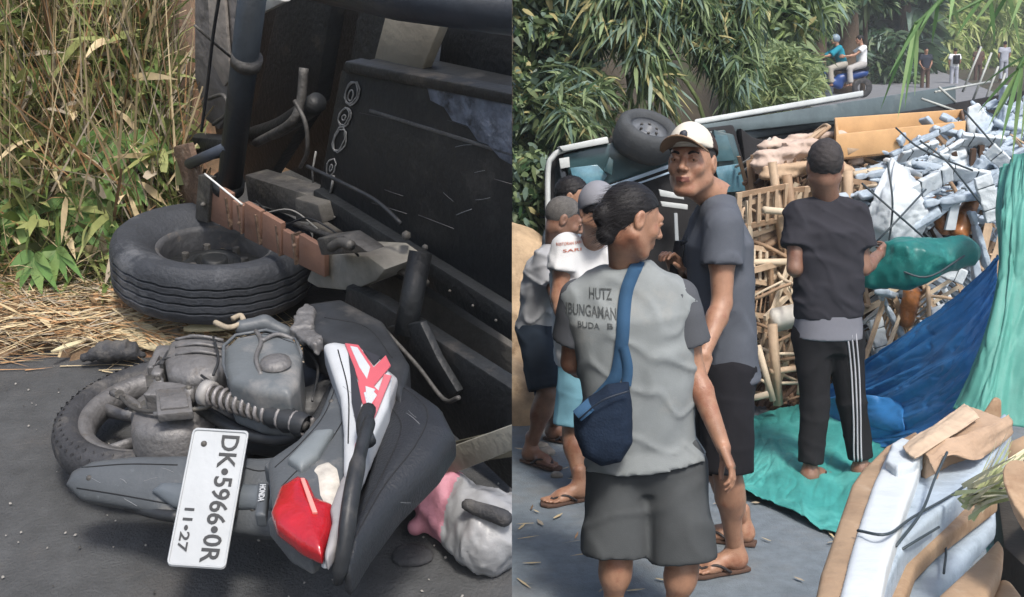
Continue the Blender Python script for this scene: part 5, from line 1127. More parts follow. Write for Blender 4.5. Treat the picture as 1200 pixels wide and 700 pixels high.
slabR('roof_edge', [(655, 172), (712, 160), (714, 168), (660, 178)], 7.14, .5, palem)
slabR('windshield', [(650, 380), (650, 196), (656, 186), (666, 184), (674, 300), (676, 380)], 7.28, .03, gl, .004)
slabR('upper_panel', [(660, 182), (714, 168), (800, 158), (850, 152), (856, 176), (800, 190), (706, 218), (672, 222), (664, 196)], 7.2, .12, teal)
slabR('side_glass', [(668, 197), (700, 193), (712, 206), (706, 214), (674, 220)], 7.17, .02, tglass, .004)
slabR('pillar_sticker', [(655, 186), (667, 184), (668, 196), (657, 198)], 7.17, .02, palem, .003)
slabR('chrome_trim', [(704, 221), (786, 192), (788, 196), (706, 225)], 7.14, .03, mat('trim_blue', (.32, .42, .52), .3, .1, 9, 0), .004)
slabR('chrome_trim', [(706, 229), (788, 200), (789, 202), (707, 231)], 7.14, .03, mat('trim_blue', (.32, .42, .52), .3, .1, 9, 0), .003)
slabR('mirror', [(708, 200), (714, 184), (719, 188), (717, 206)], 7.1, .04, teal, .004)
slabR('door_panel', [(836, 152), (860, 158), (872, 200), (880, 232), (846, 234)], 7.15, .1, teal)
slabR('door_glass', [(838, 196), (866, 192), (876, 224), (846, 226)], 7.12, .02, tglass, .004)
slabR('door_glass', [(838, 158), (852, 158), (862, 188), (838, 190)], 7.12, .02, mat('sky_painted_glass2', (.06, .12, .14), .12, .3, 5, 0), .004)  # upper pane also has the sky reflection painted into its colour
slabR('step_grille', [(772, 222), (800, 228), (802, 234), (774, 230)], 7.1, .03, palem, .004); slabR('step_grille', [(774, 236), (806, 240), (806, 246), (776, 242)], 7.1, .03, palem, .004); slabR('step_grille', [(790, 250), (794, 250), (798, 330), (793, 330)], 7.1, .03, mat('grey_strut', (.3, .33, .35), .5, .1, 9, 0), .003)
slabR('cab_back', [(868, 150), (880, 160), (908, 170), (908, 480), (886, 480), (882, 260)], 7.35, .3, darkm)
wq = PY(757, 160, 7.14); wx = nrm([.24, -.52, .80]); wsc = .62
rwh = mesh('wheel', *lathe([(a * wsc, b) for a, b in [(.0, .03), (.06, .03), (.075, .06), (.10, .06), (.14, .02), (.20, .03), (.215, .07)]], wq, wx, 36), mat('rim_grey', (.11, .12, .135), .5, .15, 12, .2), tk)
mesh('tyre', *lathe([(a * wsc, b) for a, b in [(.21, .07), (.24, .10), (.30, .105), (.345, .08), (.36, .03), (.36, -.06), (.33, -.1), (.2, -.1)]], wq, wx, 48), mat('tyre_dusty', (.05, .055, .06), .8, .2, 9, .3), rwh)
for k in range(6):
    a, b, c = basis(wx); d_ = math.cos(k * 1.047) * a + math.sin(k * 1.047) * b; mesh('wheel_nut', *tube([wq + d_ * .062 + wx * .05, wq + d_ * .062 + wx * .07], .010, 6), steel, rwh, smooth=False)
# cargo bed side and chassis rail running off to the right
bedm = mat('bed_blue_grey', (.09, .12, .13), .5, .2, 5, .15, 30, dirt=((.2, .22, .22), 3, .58))
def long(name, a, b, th_, m, y0=7.3, y1=8.6): # quad strip from left (px,y0,y1px) to right
    (x0, t0, b0), (x1, t1, b1) = a, b; P = [PY(x0, t0, y0), PY(x1, t1, y1), PY(x1, b1, y1), PY(x0, b0, y0)]; return prism(name, P, (.05, th_, 0), m, tk, .01)
long('bed_rail_top', (814, 140, 147), (1012, 106, 113), .25, palem)
long('bed_side', (816, 147, 160), (1120, 100, 126), .12, bedm)
long('bed_side', (830, 160, 172), (1010, 128, 142), .10, mat('bed_dark', (.035, .045, .05), .5, .2, 5, .1), 7.28, 8.5)
long('bed_side', (850, 172, 190), (1000, 142, 158), .10, darkm, 7.3, 8.5)
slabR('cargo_bed', [(900, 160), (1260, 96), (1260, 470), (900, 470)], 8.0, .2, darkm)
# ropes from cab to load
for pts in (((862, 196, 7.1), (880, 185, 6.9), (903, 162, 6.8)), ((866, 204, 7.1), (890, 188, 6.9), (912, 178, 6.8)), ((884, 180, 7.0), (892, 210, 6.9), (904, 244, 6.8))):
    o = mesh('tie_rope', *tube(spline([PY(*p) for p in pts], 5), .010, 6), mat('rope', (.42, .42, .40), .9, .2, 30, .2)); tag(o, 'pale tie rope stretched between the truck cab and its load', 'rope', 'tie ropes at the cab')

# --- load -----------------------------------------------------------------------
wood = [mat('wood_pale', (.42, .31, .21), .7, .2, 9, .2, 40), mat('wood_tan', (.30, .20, .125), .7, .25, 9, .2, 40), mat('wood_brown', (.15, .09, .055), .7, .3, 9, .2, 40), mat('wood_cream', (.54, .45, .33), .65, .12, 9, .1, 40), mat('wood_dark', (.07, .042, .028), .8, .3, 9, .2)]
foam = mat('foam_wrap', (.36, .43, .50), .6, .12, 12, .4, 45, dirt=((.20, .25, .29), 14, .52)); foam2 = mat('foam_white', (.52, .57, .60), .6, .08, 10, .3, 45, dirt=((.36, .41, .45), 9, .55)); tape = mat('tie_band', (.04, .055, .065), .5, .2, 9, 0)
rg = np.random.default_rng(21)
# unsorted small sticks and slats filling the load
mb = MB()
def stick(p, d, L, r, m, fl):
    v, f = tube([p - d * L / 2, p + nrm(rg.normal(size=3)) * L * .02, p + d * L / 2], r, 4, flat=fl, upv=nrm(rg.normal(size=3))); mb.add(v, f, m)
for i in range(230):          # packets of like pieces lying side by side
    px = rg.uniform(878, 1195); top_ = np.interp(px, [878, 905, 960, 1060, 1190], [245, 185, 196, 200, 150]); py = top_ + (470 - top_) * rg.uniform(0.02, 1) ** 1.1
    y = rg.uniform(6.45, 7.3); d = nrm(rg.normal(size=3) * [1, .5, 1.1] + [0, 0, .5 * (rg.random() < .5)]); c = PY(px, py, y); s2 = nrm(np.cross(d, [0, 1, .3])); L = rg.uniform(.14, .5); r = rg.uniform(.010, .030); fl = rg.uniform(.3, .8)
    m = int(rg.choice(5, p=[.30, .25, .16, .19, .1])) if px < 1010 else int(rg.choice([5, 6, 0, 4, 1], p=[.38, .27, .13, .12, .1]))
    for k in range(int(rg.integers(3, 9))): stick(c + s2 * (k - 3) * r * 2.2 + rg.normal(0, .012, 3), nrm(d + rg.normal(0, .09, 3)), L * rg.uniform(.8, 1.15), r * rg.uniform(.8, 1.1), m, fl)
tag(mb.build('furniture_pieces', wood + [foam, foam2], smooth=False), 'jumbled loose slats and legs of broken furniture filling the load', 'wood pieces', kind='stuff')
# chair frames
def chair_proto(m1, m2):
    t = thing('chair_frame', 'x', 'chair frame', (0, 0, 0)); v = lambda *p: np.array(p, float)
    for sx in (-1, 1):
        mesh('leg', *tube(spline([v(sx * .22, -.2, 0), v(sx * .21, -.19, .22), v(sx * .22, -.2, .42)], 3), [.018] * 7, 8), m1, t, clip=False)
        mesh('leg', *tube(spline([v(sx * .2, .24, 0), v(sx * .2, .2, .4), v(sx * .19, .26, .9)], 4), [.02] * 9, 8), m1, t, clip=False)
        mesh('arm', *tube(spline([v(sx * .22, -.2, .42), v(sx * .24, -.15, .62), v(sx * .23, .1, .64), v(sx * .2, .22, .62)], 4), .017, 8), m2, t, clip=False)
    mesh('back_rail', *tube(spline([v(-.19, .26, .9), v(0, .29, .96), v(.19, .26, .9)], 4), .02, 8), m2, t, clip=False)
    for z in (.42, .12): mesh('seat_rail', *tube([v(-.22, -.2, z), v(.22, -.2, z), v(.2, .21, z), v(-.2, .21, z)], .017, 6, closed=True), m1, t, clip=False)
    for k in range(5): mesh('back_slat', *tube([v(-.12 + .06 * k, .23, .44), v(-.12 + .06 * k, .275, .93)], .009, 6), m2, t, clip=False)
    return t
cp = chair_proto(wood[3], wood[1]); cp2 = chair_proto(wood[1], wood[0]); first = [True, True]
for i, (px, py, y, rx, ry, rz, sc_) in enumerate([(900, 455, 6.2, 8, 5, 30, .62), (905, 405, 6.35, 80, 20, 70, .62), (895, 350, 6.4, 100, 60, 10, .62), (918, 300, 6.5, -60, 40, 120, .62), (912, 250, 6.6, 30, 150, 60, .62), (935, 440, 6.4, 120, 10, 200, .6), (1000, 240, 6.6, 70, 80, 20, .62), (1065, 400, 6.3, 20, -60, 75, .62), (1040, 440, 6.2, 100, 10, 30, .6), (900, 225, 6.7, 60, 10, 100, .6)]):
    src = cp if i % 2 == 0 else cp2; p = PY(px, py, y); lab = ['cream wooden chair frame jumbled in the left part of the load', 'brown wooden chair frame jumbled in the left part of the load'][i % 2]
    lab2 = lab[:lab.index(' jumbled')] + [' standing lowest at the foot of the load', ' beside the black shorts of the capped man', ' right of the slate t-shirt waist', ' behind the upper cream pole', ' under the tie ropes', ' left of the track pants', ' behind the cropped head', ' below the teal bundle', ' above the blue tarpaulin fold', ' under the thick pinkish paper bundle'][i]
    if first[i % 2]: src.location = p; src.rotation_euler = (R(rx), R(ry), R(rz)); src.scale = (sc_,) * 3; src['label'] = lab2; src['group'] = 'chair frames in the load'; first[i % 2] = False; o = src
    else: o = copy_tree(src, p, (R(rx), R(ry), R(rz)), sc_, lab2)
# flat slatted side frames, leaning together
def flat_frame(m1, m2):
    t = thing('slatted_frame', 'x', 'frame', (0, 0, 0))
    for x in (-.22, .22): mesh('stile', *box((x, 0, 0), AX, (.022, .011, .27)), m1, t, smooth=False, clip=False)
    for z in (-.25, .0, .25): mesh('rail', *box((0, .004, z), AX, (.2, .009, .020)), m2, t, smooth=False, clip=False)
    for x in (-.12, -.04, .04, .12): mesh('slat', *box((x, -.004, .125), AX, (.013, .006, .115)), m1, t, smooth=False, clip=False)
    return t
ff = [flat_frame(wood[0], wood[1]), flat_frame(wood[3], wood[0])]
spots = [(893, 262, 6.25, 10, -8, 25), (903, 268, 6.32, 6, -12, 32), (914, 262, 6.38, 12, -4, 28), (886, 330, 6.2, -8, 10, 40), (905, 345, 6.25, -5, 84, 35), (917, 385, 6.3, 10, 70, 60), (890, 425, 6.15, 12, 12, 20), (928, 350, 6.35, 4, 30, 50), (1000, 300, 6.3, 20, 20, 15), (1012, 330, 6.25, 5, 70, 30), (1036, 395, 6.1, 10, 15, 50), (1058, 385, 6.1, 14, 22, 60), (985, 250, 6.35, 5, 8, 15), (1090, 350, 6.1, 8, 60, 20)]
fl_ = ['behind the tie ropes at the left end of the load', 'second from the left in the leaning row', 'nearest the sleeve of the charcoal shirt', 'just above the black shorts of the capped man', 'lying across the gap between the two men', 'wedged above the white wooden beam', 'standing lowest by the black shorts', 'touching the elbow of the charcoal shirt', 'below the white foam sheet', 'right of the charcoal shirt elbow', 'above the blue tarpaulin near the track pants', 'between the blue tarpaulin and the teal bundle', 'right of the cropped head', 'under the teal bundle']
for i, (px, py, y, rx, ry, rz) in enumerate(spots):
    src = ff[i % 2]; lab = ['pale', 'cream'][i % 2] + ' slatted frame ' + fl_[i]; p = PY(px, py, y); ro = (R(rx), R(ry), R(rz)); sc_ = .82
    if i < 2: src.location = p; src.rotation_euler = ro; src.scale = (sc_,) * 3; src['label'] = lab; src['group'] = 'slatted frames in the load'
    else: copy_tree(src, p, ro, sc_, lab)
# pale poles and beams sticking out
def beam(a, b, r, m, label, cat='pole', grp='pale poles sticking out of the load', n=8, name='wooden_pole', flat=1.0):
    return tag(mesh(name, *tube([PY(*a), PY(*b)], r, n, flat=flat), m), label, cat, grp)
beam((895, 246, 6.1), (936, 250, 6.3), .021, wood[3], 'short cream pole with a round end, uppermost beside the charcoal shirt')
beam((873, 308, 6.2), (930, 307, 6.3), .022, wood[3], 'cream pole level with the elbow of the charcoal shirt')
beam((868, 270, 6.4), (892, 264, 6.4), .022, wood[3], 'stub of cream pole right of the slate shirt')
beam((905, 376, 6.1), (950, 366, 6.2), .075, mat('white_box_board', (.66, .64, .58), .7, .06, 8, .1), 'thick white wooden beam beside the hip of the charcoal shirt', n=4)
beam((903, 436, 6.0), (945, 430, 6.1), .02, wood[0], 'tan crossbar of the lowest frame in the load')
beam((905, 380, 6.0), (912, 475, 6.0), .03, wood[0], 'tan upright slat at the foot of the load', n=4); beam((888, 405, 6.0), (906, 470, 5.95), .02, wood[3], 'cream slanting leg at the foot of the load')
beam((870, 470, 5.9), (900, 462, 5.9), .02, wood[3], 'cream pole lying at the foot of the load')
beam((872, 285, 6.3), (905, 276, 6.4), .035, wood[0], 'thick tan branch shaped piece beside the slate shirt'); beam((880, 300, 6.3), (930, 268, 6.4), .025, wood[1], 'tan slanting pole above the cream pole')
beam((922, 205, 6.3), (936, 300, 6.3), .03, wood[1], 'tan upright slat left of the cropped head', n=4); beam((905, 190, 6.3), (918, 290, 6.3), .028, wood[0], 'pale upright slat near the tie ropes', n=4)
beam((990, 178, 6.5), (1060, 160, 6.7), .035, wood[0], 'pale log like pole under the drawer box'); beam((1000, 205, 6.4), (1075, 190, 6.6), .02, wood[3], 'cream pole lying under the pale log'); beam((994, 200, 6.3), (994, 290, 6.3), .03, wood[0], 'pale upright slat right of the cropped head', n=4)
for k, (a, b) in enumerate((((1128, 108, 9), (1150, 55, 9)), ((1140, 118, 9), (1162, 62, 9)), ((1153, 122, 9), (1170, 78, 9)), ((1166, 124, 9), (1178, 86, 9)), ((1120, 120, 8), (1100, 102, 8)), ((1096, 108, 8), (1160, 96, 9)), ((1080, 116, 8), (1120, 130, 8)))): beam(a, b, .010, mat('grey_stick', (.38, .40, .38), .8, .2, 9, .1), 'thin grey stick poking up from the far end of the load', 'stick', 'thin sticks at the far end of the load', 5, 'thin_stick')
# cardboard wrapped bundles at the upper left of the load
card = mat('kraft_paper', (.42, .30, .20), .85, .15, 9, .3, 40, dirt=((.5, .42, .34), 6, .55)); cardp = mat('pinkish_paper', (.46, .36, .30), .85, .15, 9, .3, 40)
def bundle(name, pts, r0, r1, m, label, cat, grp, seed, n=(), amp=.010, rib=.008):
    A = [PY(*p) for p in pts]; S = SDF(*bounds(A, max(r0, r1) + .03), .011)
    for a, b in zip(A[:-1], A[1:]): S.cone(a, b, r0, r1, .02)
    S.d += amp * (np.abs(noise3(S.P, 26, seed, 3)) * 2 - .7) + rib * np.sin(S.P[:, 2] * 90 + seed); return tag(S.build(name, m), label, cat, grp)
for i, (p, r, m) in enumerate([([(893, 190, 6.5), (950, 172, 6.7)], .07, cardp), ([(900, 205, 6.45), (945, 195, 6.6)], .05, card), ([(898, 172, 6.8), (985, 160, 7.0)], .05, cardp), ([(985, 200, 6.5), (1010, 240, 6.5)], .07, card), ([(990, 235, 6.4), (1015, 270, 6.45)], .06, cardp), ([(905, 228, 6.5), (922, 330, 6.4)], .045, card), ([(1000, 185, 6.6), (1050, 172, 6.7)], .045, cardp)]):
    bundle('paper_bundle', p, r, r * .9, m, ['thick pinkish paper bundle lying at the upper left corner of the load', 'brown paper bundle just below the thick pinkish one', 'long paper bundle reaching towards the drawer box', 'brown paper bundle at the right ear of the cropped head', 'pinkish bundle above the right shoulder of the charcoal shirt', 'upright brown bundle left of the charcoal shirt', 'slim pinkish bundle under the front board of the drawer box'][i], 'bundle', 'brown paper bundles in the load', i)
# open drawer box on top
dbx = thing('drawer_box', 'long open wooden drawer box on top of the load', 'box', PY(1055, 185, 6.7))
orw = mat('orange_wood', (.50, .30, .14), .6, .15, 5, .15, 30); 
P0, P1, P2, P3 = PY(980, 158, 6.45), PY(1132, 142, 6.75), PY(1128, 128, 7.25), PY(978, 138, 7.0)
def board(a, b, top, hgt, m, th=.02): return prism('board', [a, b, b - [0, 0, hgt], a - [0, 0, hgt]], th, m, dbx, .004)
dn = nrm(np.cross(P1 - P0, [0, 0, 1])) * -1
hz = np.array([0, 0, .16])
prism('board', [P0, P1, P1 - hz, P0 - hz], nrm(P3 - P0) * .02, orw, dbx, .004); prism('board', [P3, P2, P2 - hz, P3 - hz], nrm(P0 - P3) * .02, orw, dbx, .004)
prism('board', [P0 + nrm(P3 - P0) * .022, P3 - nrm(P3 - P0) * .022, P3 - nrm(P3 - P0) * .022 - hz, P0 + nrm(P3 - P0) * .022 - hz], nrm(P1 - P0) * .02, orw, dbx, .004); prism('board', [P1 + nrm(P3 - P0) * .022, P2 - nrm(P3 - P0) * .022, P2 - nrm(P3 - P0) * .022 - hz, P1 + nrm(P3 - P0) * .022 - hz], nrm(P0 - P1) * .02, wood[2], dbx, .004)
prism('box_bottom', [P0 - hz * .9, P1 - hz * .9, P2 - hz * .9, P3 - hz * .9], (0, 0, -.015), wood[2], dbx, .003)
# foam wrapped rolls
t = thing('foam_roll', 'bluish white foam wrapped furniture leg tied with dark bands, in the upper load', 'wrapped roll', (0, 0, 0), 'foam wrapped rolls in the load')
def roll_mesh(seed, L=.44, r=.034):
    S = SDF((-L / 2 - .04, -.09, -.09), (L / 2 + .04, .09, .09), .0065)
    S.u(S.e_box((-L * .12, 0, 0), rot(.02), (L * .38, .036, .017), .008)); S.u(S.e_box((L * .26, .012, .006), rot(-.10), (L * .26, .026, .020), .008), .01)
    for x in (-.32 * L, .3 * L): S.d += .006 * np.exp(-((S.P[:, 0] - x) / .010) ** 2)
    S.d += .007 * np.abs(noise3(S.P, 34, seed, 2)) - .003; return S
roll_mesh(1).build('wrap', foam, t, clip=False)
for x in (-.32 * .42, .3 * .42): mesh('band', *tube([(x - .006, .006, .014), (x + .006, .006, .004)], .034, 4, flat=.62, upv=(0, 1, 1)), tape, t, clip=False)
rolls = []
for i in range(120):
    u = rg.random(); px = rg.uniform(1030, 1192); lo = np.interp(px, [1030, 1100, 1135, 1192], [185, 168, 140, 128]); py = rg.uniform(lo, 262 if px < 1150 else 215); y = 6.15 + (262 - py) / 140 * .9 + rg.uniform(-.1, .1)
    rolls.append((px, py, y, rg.uniform(-35, 35), rg.normal(-8, 22), rg.normal(0, 20), rg.uniform(.65, 1.2)))
rolls += [(1040, 345, 6.0, 0, 10, 60, 1), (1080, 165, 6.1, 0, -25, 0, .9), (1105, 245, 5.95, 0, -35, 0, 1.25), (1075, 262, 5.9, 0, -32, 5, 1.2), (1130, 232, 5.9, 0, -8, 0, 1.1), (1150, 290, 5.9, 0, 70, 0, 1), (1145, 330, 5.9, 0, 80, 0, 1), (1050, 380, 6.0, 0, 60, 0, .9), (1095, 400, 6.0, 0, 75, 0, 1)]
for i, (px, py, y, rx, ry, rz, s_) in enumerate(rolls):
    p = PY(px, py, y)
    if i == 0: t.location = p; t.rotation_euler = (R(rx), R(ry), R(rz)); t.scale = (s_, s_, s_)
    else:
        o = copy_tree(t, p, (R(rx), R(ry), R(rz)), (s_, s_ * rg.uniform(.7, 1.15), s_ * rg.uniform(.7, 1.15)))
for i in range(26):
    px = rg.uniform(1035, 1188); lo = np.interp(px, [1030, 1100, 1192], [175, 140, 128]); py = rg.uniform(lo, 255 if px < 1150 else 205); y = 6.05 + (262 - py) / 140 * .85; c = PY(px, py, y); u_ = nrm(rg.normal(size=3) * [.5, .5, 1] + [0, -.8, .8]); a_ = nrm(np.cross(u_, rg.normal(size=3))); b_ = np.cross(u_, a_); w_, h_ = rg.uniform(.07, .16), rg.uniform(.05, .1)
    P_ = [c + a_ * w_ * math.cos(t_) * rg.uniform(.8, 1.2) + b_ * h_ * math.sin(t_) * rg.uniform(.8, 1.2) for t_ in np.linspace(0, 6.283, 8)[:-1]]
    tag(crump('foam_sheet', P_, -u_ * .03, [foam, foam2][i % 2], None, .010, 20, .008, .009, i), 'crumpled bluish foam sheet pushed between the wrapped rolls of the load', 'foam sheet', 'crumpled foam sheets in the load')
wp_ = thing('foam_parcel', 'x', 'foam parcel', (0, 0, 0), 'foam wrapped panels in the load')
S = SDF((-.26, -.06, -.17), (.26, .06, .17), .009); S.u(S.e_box((0, 0, 0), AX, (.25, .028, .09), .012)); 
for x in (-.12, .12): S.d += .005 * np.exp(-((S.P[:, 0] - x) / .010) ** 2)
S.d += .014 * np.abs(noise3(S.P, 17, 3, 2)) - .005; S.build('wrap', foam2, wp_, clip=False)
for x in (-.12, .12): mesh('band', *box((x, 0, 0), AX, (.005, .029, .088)), tape, wp_, smooth=False, clip=False)
ws = [(1090, 215, 5.95, 20, -25, 15, .9, 'largest, right of the draped white sheet'), (1130, 205, 6.0, 35, 10, -10, .8, 'near the centre of the blue white heap'), (1158, 232, 5.8, 10, 70, 5, .8, 'standing against the green tarpaulin'), (1075, 178, 6.25, 50, -15, 20, .8, 'just below the right end of the drawer box'), (1150, 165, 6.5, 50, 5, 0, .8, 'at the upper right of the heap'), (1118, 172, 6.5, 60, -30, 10, .7, 'beside the right end of the drawer box'), (1176, 190, 6.0, 30, 40, 0, .7, 'by the tip of the right palm leaf'), (1030, 395, 6.0, 5, 75, 15, .7, 'low beside the striped track pants'), (1110, 318, 5.85, 5, 20, 10, .7, 'under the right end of the teal bundle'), (1102, 385, 5.8, 0, 78, 10, .8, 'standing behind the blue tarpaulin')]
for i, (px, py, y, rx, ry, rz, s_, lb) in enumerate(ws):
    p = PY(px, py, y); ro = (R(rx), R(ry), R(rz)); s_ *= .68; lab = 'flat white foam wrapped parcel ' + lb
    if i == 0: wp_.location = p; wp_.rotation_euler = ro; wp_.scale = (s_,) * 3; wp_['label'] = lab
    else: copy_tree(wp_, p, ro, s_, lab)
# white sheet
def sh_grid(rows): return [[PY(*p) for p in r] for r in rows]
tag(sheet('white_sheet', sh_grid([[(1044, 184, 6.1), (1052, 190, 6.0), (1064, 200, 6.1)], [(1024, 225, 5.9), (1052, 225, 5.8), (1082, 232, 5.9)], [(1012, 265, 5.9), (1048, 262, 5.75), (1086, 262, 5.9)], [(1022, 300, 5.95), (1050, 298, 5.85), (1080, 292, 5.95)]]), foam2, nu=40, nv=50, amp=.03, seed=3, fs=7), 'large white foam sheet draped over the load right of the charcoal shirt', 'sheet')
mb = MB(); 
for ki, (a, b, c) in enumerate((((1040, 190, 5.72), (1046, 240, 5.66), (1040, 300, 5.7)), ((1010, 215, 5.8), (1050, 250, 5.64), (1090, 285, 5.7)), ((1085, 222, 5.8), (1045, 265, 5.62), (1010, 300, 5.7)), ((1078, 165, 5.9), (1110, 190, 5.8), (1150, 240, 5.8)), ((1130, 130, 6.2), (1165, 170, 6.0), (1190, 200, 6)), ((1040, 310, 5.4), (1085, 325, 5.3), (1130, 300, 5.4)), ((1050, 150, 6.2), (1080, 175, 5.9), (1140, 200, 5.9)))): tag(mesh('binding_rope', *tube(spline([PY(*a), PY(*b), PY(*c)], 6), .006, 5), tape), ['dark cord running straight down the white foam sheet', 'dark cord crossing the white foam sheet towards the lower right', 'dark cord crossing the white foam sheet towards the lower left', 'dark cord over the rolls right of the white foam sheet', 'dark cord over the rolls near the right palm leaf', 'dark cord sagging over the teal bundle', 'dark cord starting at the drawer box'][ki], 'cord', 'dark cords over the load')
# carved amber legs
amb = mat('amber_wood', (.26, .10, .03), .4, .35, 14, .3, 40, c2=(.12, .045, .015), c2s=10, c2t=.5, coat=.3)
for i, (a, b, lab) in enumerate((((1098, 240, 6.02), (1108, 268, 5.98), 'carved amber wooden leg left of the white strip'), ((1124, 272, 5.95), (1138, 236, 5.98), 'carved amber wooden leg next to the green tarpaulin'), ((1068, 345, 5.95), (1062, 375, 5.95), 'reddish brown carved leg below the teal bundle'))):
    bundle('carved_leg', [a, b], .055, .045, amb, lab, 'carved leg', None, i + 3, amp=.006, rib=0)
tag(prism('white_strip', PYs([(1116, 236), (1126, 236), (1120, 270), (1108, 270)], 5.9), (0, .03, 0), foam2, None, .004), 'white foam strip between two amber carved legs', 'strip')
# teal bundle
tealc = mat('teal_tarp', (.012, .13, .12), .4, .2, 7, .3, 25, dirt=((.06, .34, .30), 6, .55)); A = [PY(1022, 322, 5.5), PY(1060, 308, 5.45), PY(1128, 292, 5.5)]
S = SDF(*bounds(A, .22), .011); S.cone(A[0], A[1], .09, .15, .05); S.cone(A[1], A[2], .15, .11, .05); S.cone(PY(1100, 290, 5.5), PY(1112, 274, 5.5), .06, .02, .03); mm = S.P; S.d += .030 * np.abs(noise3(mm * np.array([.6, 1, 1.6], np.float32), 10, 2, 1)) + .014 * np.abs(noise3(mm * np.array([1.3, 1, .7], np.float32), 26, 6, 2)); tag(S.build('teal_bundle', tealc), 'bulging teal plastic bundle tied in front of the load', 'bundle')
# --- tarpaulins -----------------------------------------------------------------
bluet = mat('blue_tarp', (.03, .17, .42), .42, .25, 6, .25, 240, c2=(.05, .19, .42), c2s=3, c2t=.55, dirt=((.10, .16, .25), 9, .64)); greent = mat('green_tarp', (.12, .38, .32), .5, .2, 4, .2, 260, trans=.25, dirt=((.16, .60, .50), 5, .58)); greeng = mat('green_tarp_ground', (.05, .28, .26), .5, .2, 5, .25, 240, c2=(.09, .37, .34), c2s=2.5, c2t=.5, dirt=((.14, .30, .27), 8, .62))
tag(sheet('blue_tarpaulin', sh_grid([[(1168, 298, 5.3), (1170, 330, 5.25), (1172, 380, 5.12), (1168, 470, 4.9)], [(1120, 345, 5.4), (1128, 390, 5.15), (1135, 430, 4.95), (1140, 490, 4.8)], [(1060, 392, 5.6), (1075, 430, 5.4), (1085, 470, 5.2), (1090, 520, 5.05)], [(1005, 430, 5.85), (1012, 460, 5.75), (1018, 490, 5.65), (1020, 522, 5.55)], [(960, 462, 6.1), (955, 470, 6.05), (960, 476, 6.0), (965, 484, 5.95)]]), bluet, nu=120, nv=120, amp=.055, seed=8, fs=5, aniso=(3.2, .9)), 'deep blue tarpaulin sagging from the load down to the road', 'tarpaulin')
tag(sheet('green_tarpaulin', sh_grid([[(1168, 196, 5.3), (1185, 180, 5.2), (1215, 170, 5.1), (1290, 160, 5)], [(1160, 250, 5.1), (1180, 245, 4.95), (1215, 240, 4.9), (1290, 240, 4.8)], [(1166, 330, 5.0), (1178, 330, 4.85), (1215, 330, 4.8), (1290, 330, 4.7)], [(1146, 410, 4.85), (1166, 410, 4.7), (1205, 410, 4.7), (1290, 410, 4.6)], [(1118, 480, 4.75), (1150, 490, 4.6), (1195, 500, 4.6), (1290, 510, 4.5)]]), greent, nu=80, nv=80, amp=.05, seed=5, fs=5, aniso=(2.2, .7)), 'bright green tarpaulin hanging at the right edge of the load', 'tarpaulin')
def gsheet(rows, zf): return [[np.array(PZ(x, y, z)) for x, y, z in r] for r in rows]
tag(sheet('ground_tarpaulin', gsheet([[(862, 486, .07), (905, 478, .09), (960, 474, .12), (1040, 476, .16), (1120, 480, .2)], [(868, 520, .06), (905, 515, .07), (960, 512, .08), (1040, 515, .08), (1120, 520, .08)], [(862, 560, .05), (905, 552, .06), (960, 550, .06), (1040, 550, .06), (1120, 560, .06)], [(840, 572, .04), (900, 585, .045), (955, 610, .045), (1040, 640, .05), (1120, 680, .05)]], 0), greeng, nu=140, nv=90, amp=.040, seed=6, fs=6, aniso=(2.2, .9)), 'teal green tarpaulin spread on the road under the feet of the charcoal shirt man', 'tarpaulin')
tag(sheet('blue_ground_fold', gsheet([[(955, 470, .18), (1000, 462, .3), (1060, 470, .3)], [(958, 486, .10), (1000, 490, .16), (1060, 500, .2)], [(965, 500, .06), (1010, 512, .07), (1060, 520, .08)]], 0), bluet, nu=50, nv=30, amp=.03, seed=9, fs=5), 'blue fold of tarpaulin behind the track pants', 'tarpaulin')
# --- foreground furniture, right corner -------------------------------------------
def top(px, z): return [PZ(x, y, z) for x, y in px]
kft = mat('kraft_board', (.40, .28, .19), .85, .2, 6, .4, 30, dirt=((.3, .2, .13), 4, .56)); oak = mat('pale_oak', (.35, .24, .15), .6, .25, 5, .3, 35, c2=(.25, .155, .09), c2s=4, c2t=.52, dirt=((.44, .36, .27), 10, .58))
cf = thing('wrapped_chair_stack', 'stack of chair backs wrapped in white foam and torn brown paper in the right foreground', 'chair stack', PZ(1060, 700, 0))
pr_ = lambda name, px, z, th, m, bev=.012, par=cf: prism(name, top(px, z), (0, 0, -th), m, par, bev, 3)
crump('foam_slab', top([(1046, 516), (1084, 530), (1062, 590), (1040, 660), (1020, 760), (968, 760), (998, 640), (1022, 570)], .86), (0, 0, -.20), mat('foam_bright', (.54, .58, .60), .6, .06, 6, .5, 14, dirt=((.46, .49, .50), 6, .62)), cf, .0008, 10, .008, .007, 2)
crump('foam_side', top([(1078, 524), (1140, 514), (1178, 482), (1186, 500), (1152, 550), (1112, 588), (1064, 630), (1040, 680), (1024, 760), (1005, 760), (1030, 680), (1058, 592)], .82), (0, 0, -.12), foam, cf, .0004, 9, .008, .008, 3)
crump('paper_top', top([(1062, 518), (1100, 494), (1130, 474), (1150, 480), (1176, 490), (1150, 506), (1118, 516), (1086, 532)], .885), (0, 0, -.07), kft, cf, .0006, 24, .004, .006, 5)
def tg(rows): return [[PZ(*p) for p in r] for r in rows]
sheet('torn_paper', tg([[(1082, 530, .895), (1104, 518, .90), (1130, 510, .90), (1160, 498, .895), (1182, 486, .88)], [(1090, 542, .88), (1108, 530, .89), (1134, 522, .885), (1158, 512, .88), (1186, 498, .86)], [(1098, 562, .85), (1106, 534, .885), (1140, 540, .85), (1160, 530, .84), (1184, 512, .82)]]), kft, cf, nu=50, nv=24, amp=.005, seed=4, fs=9)
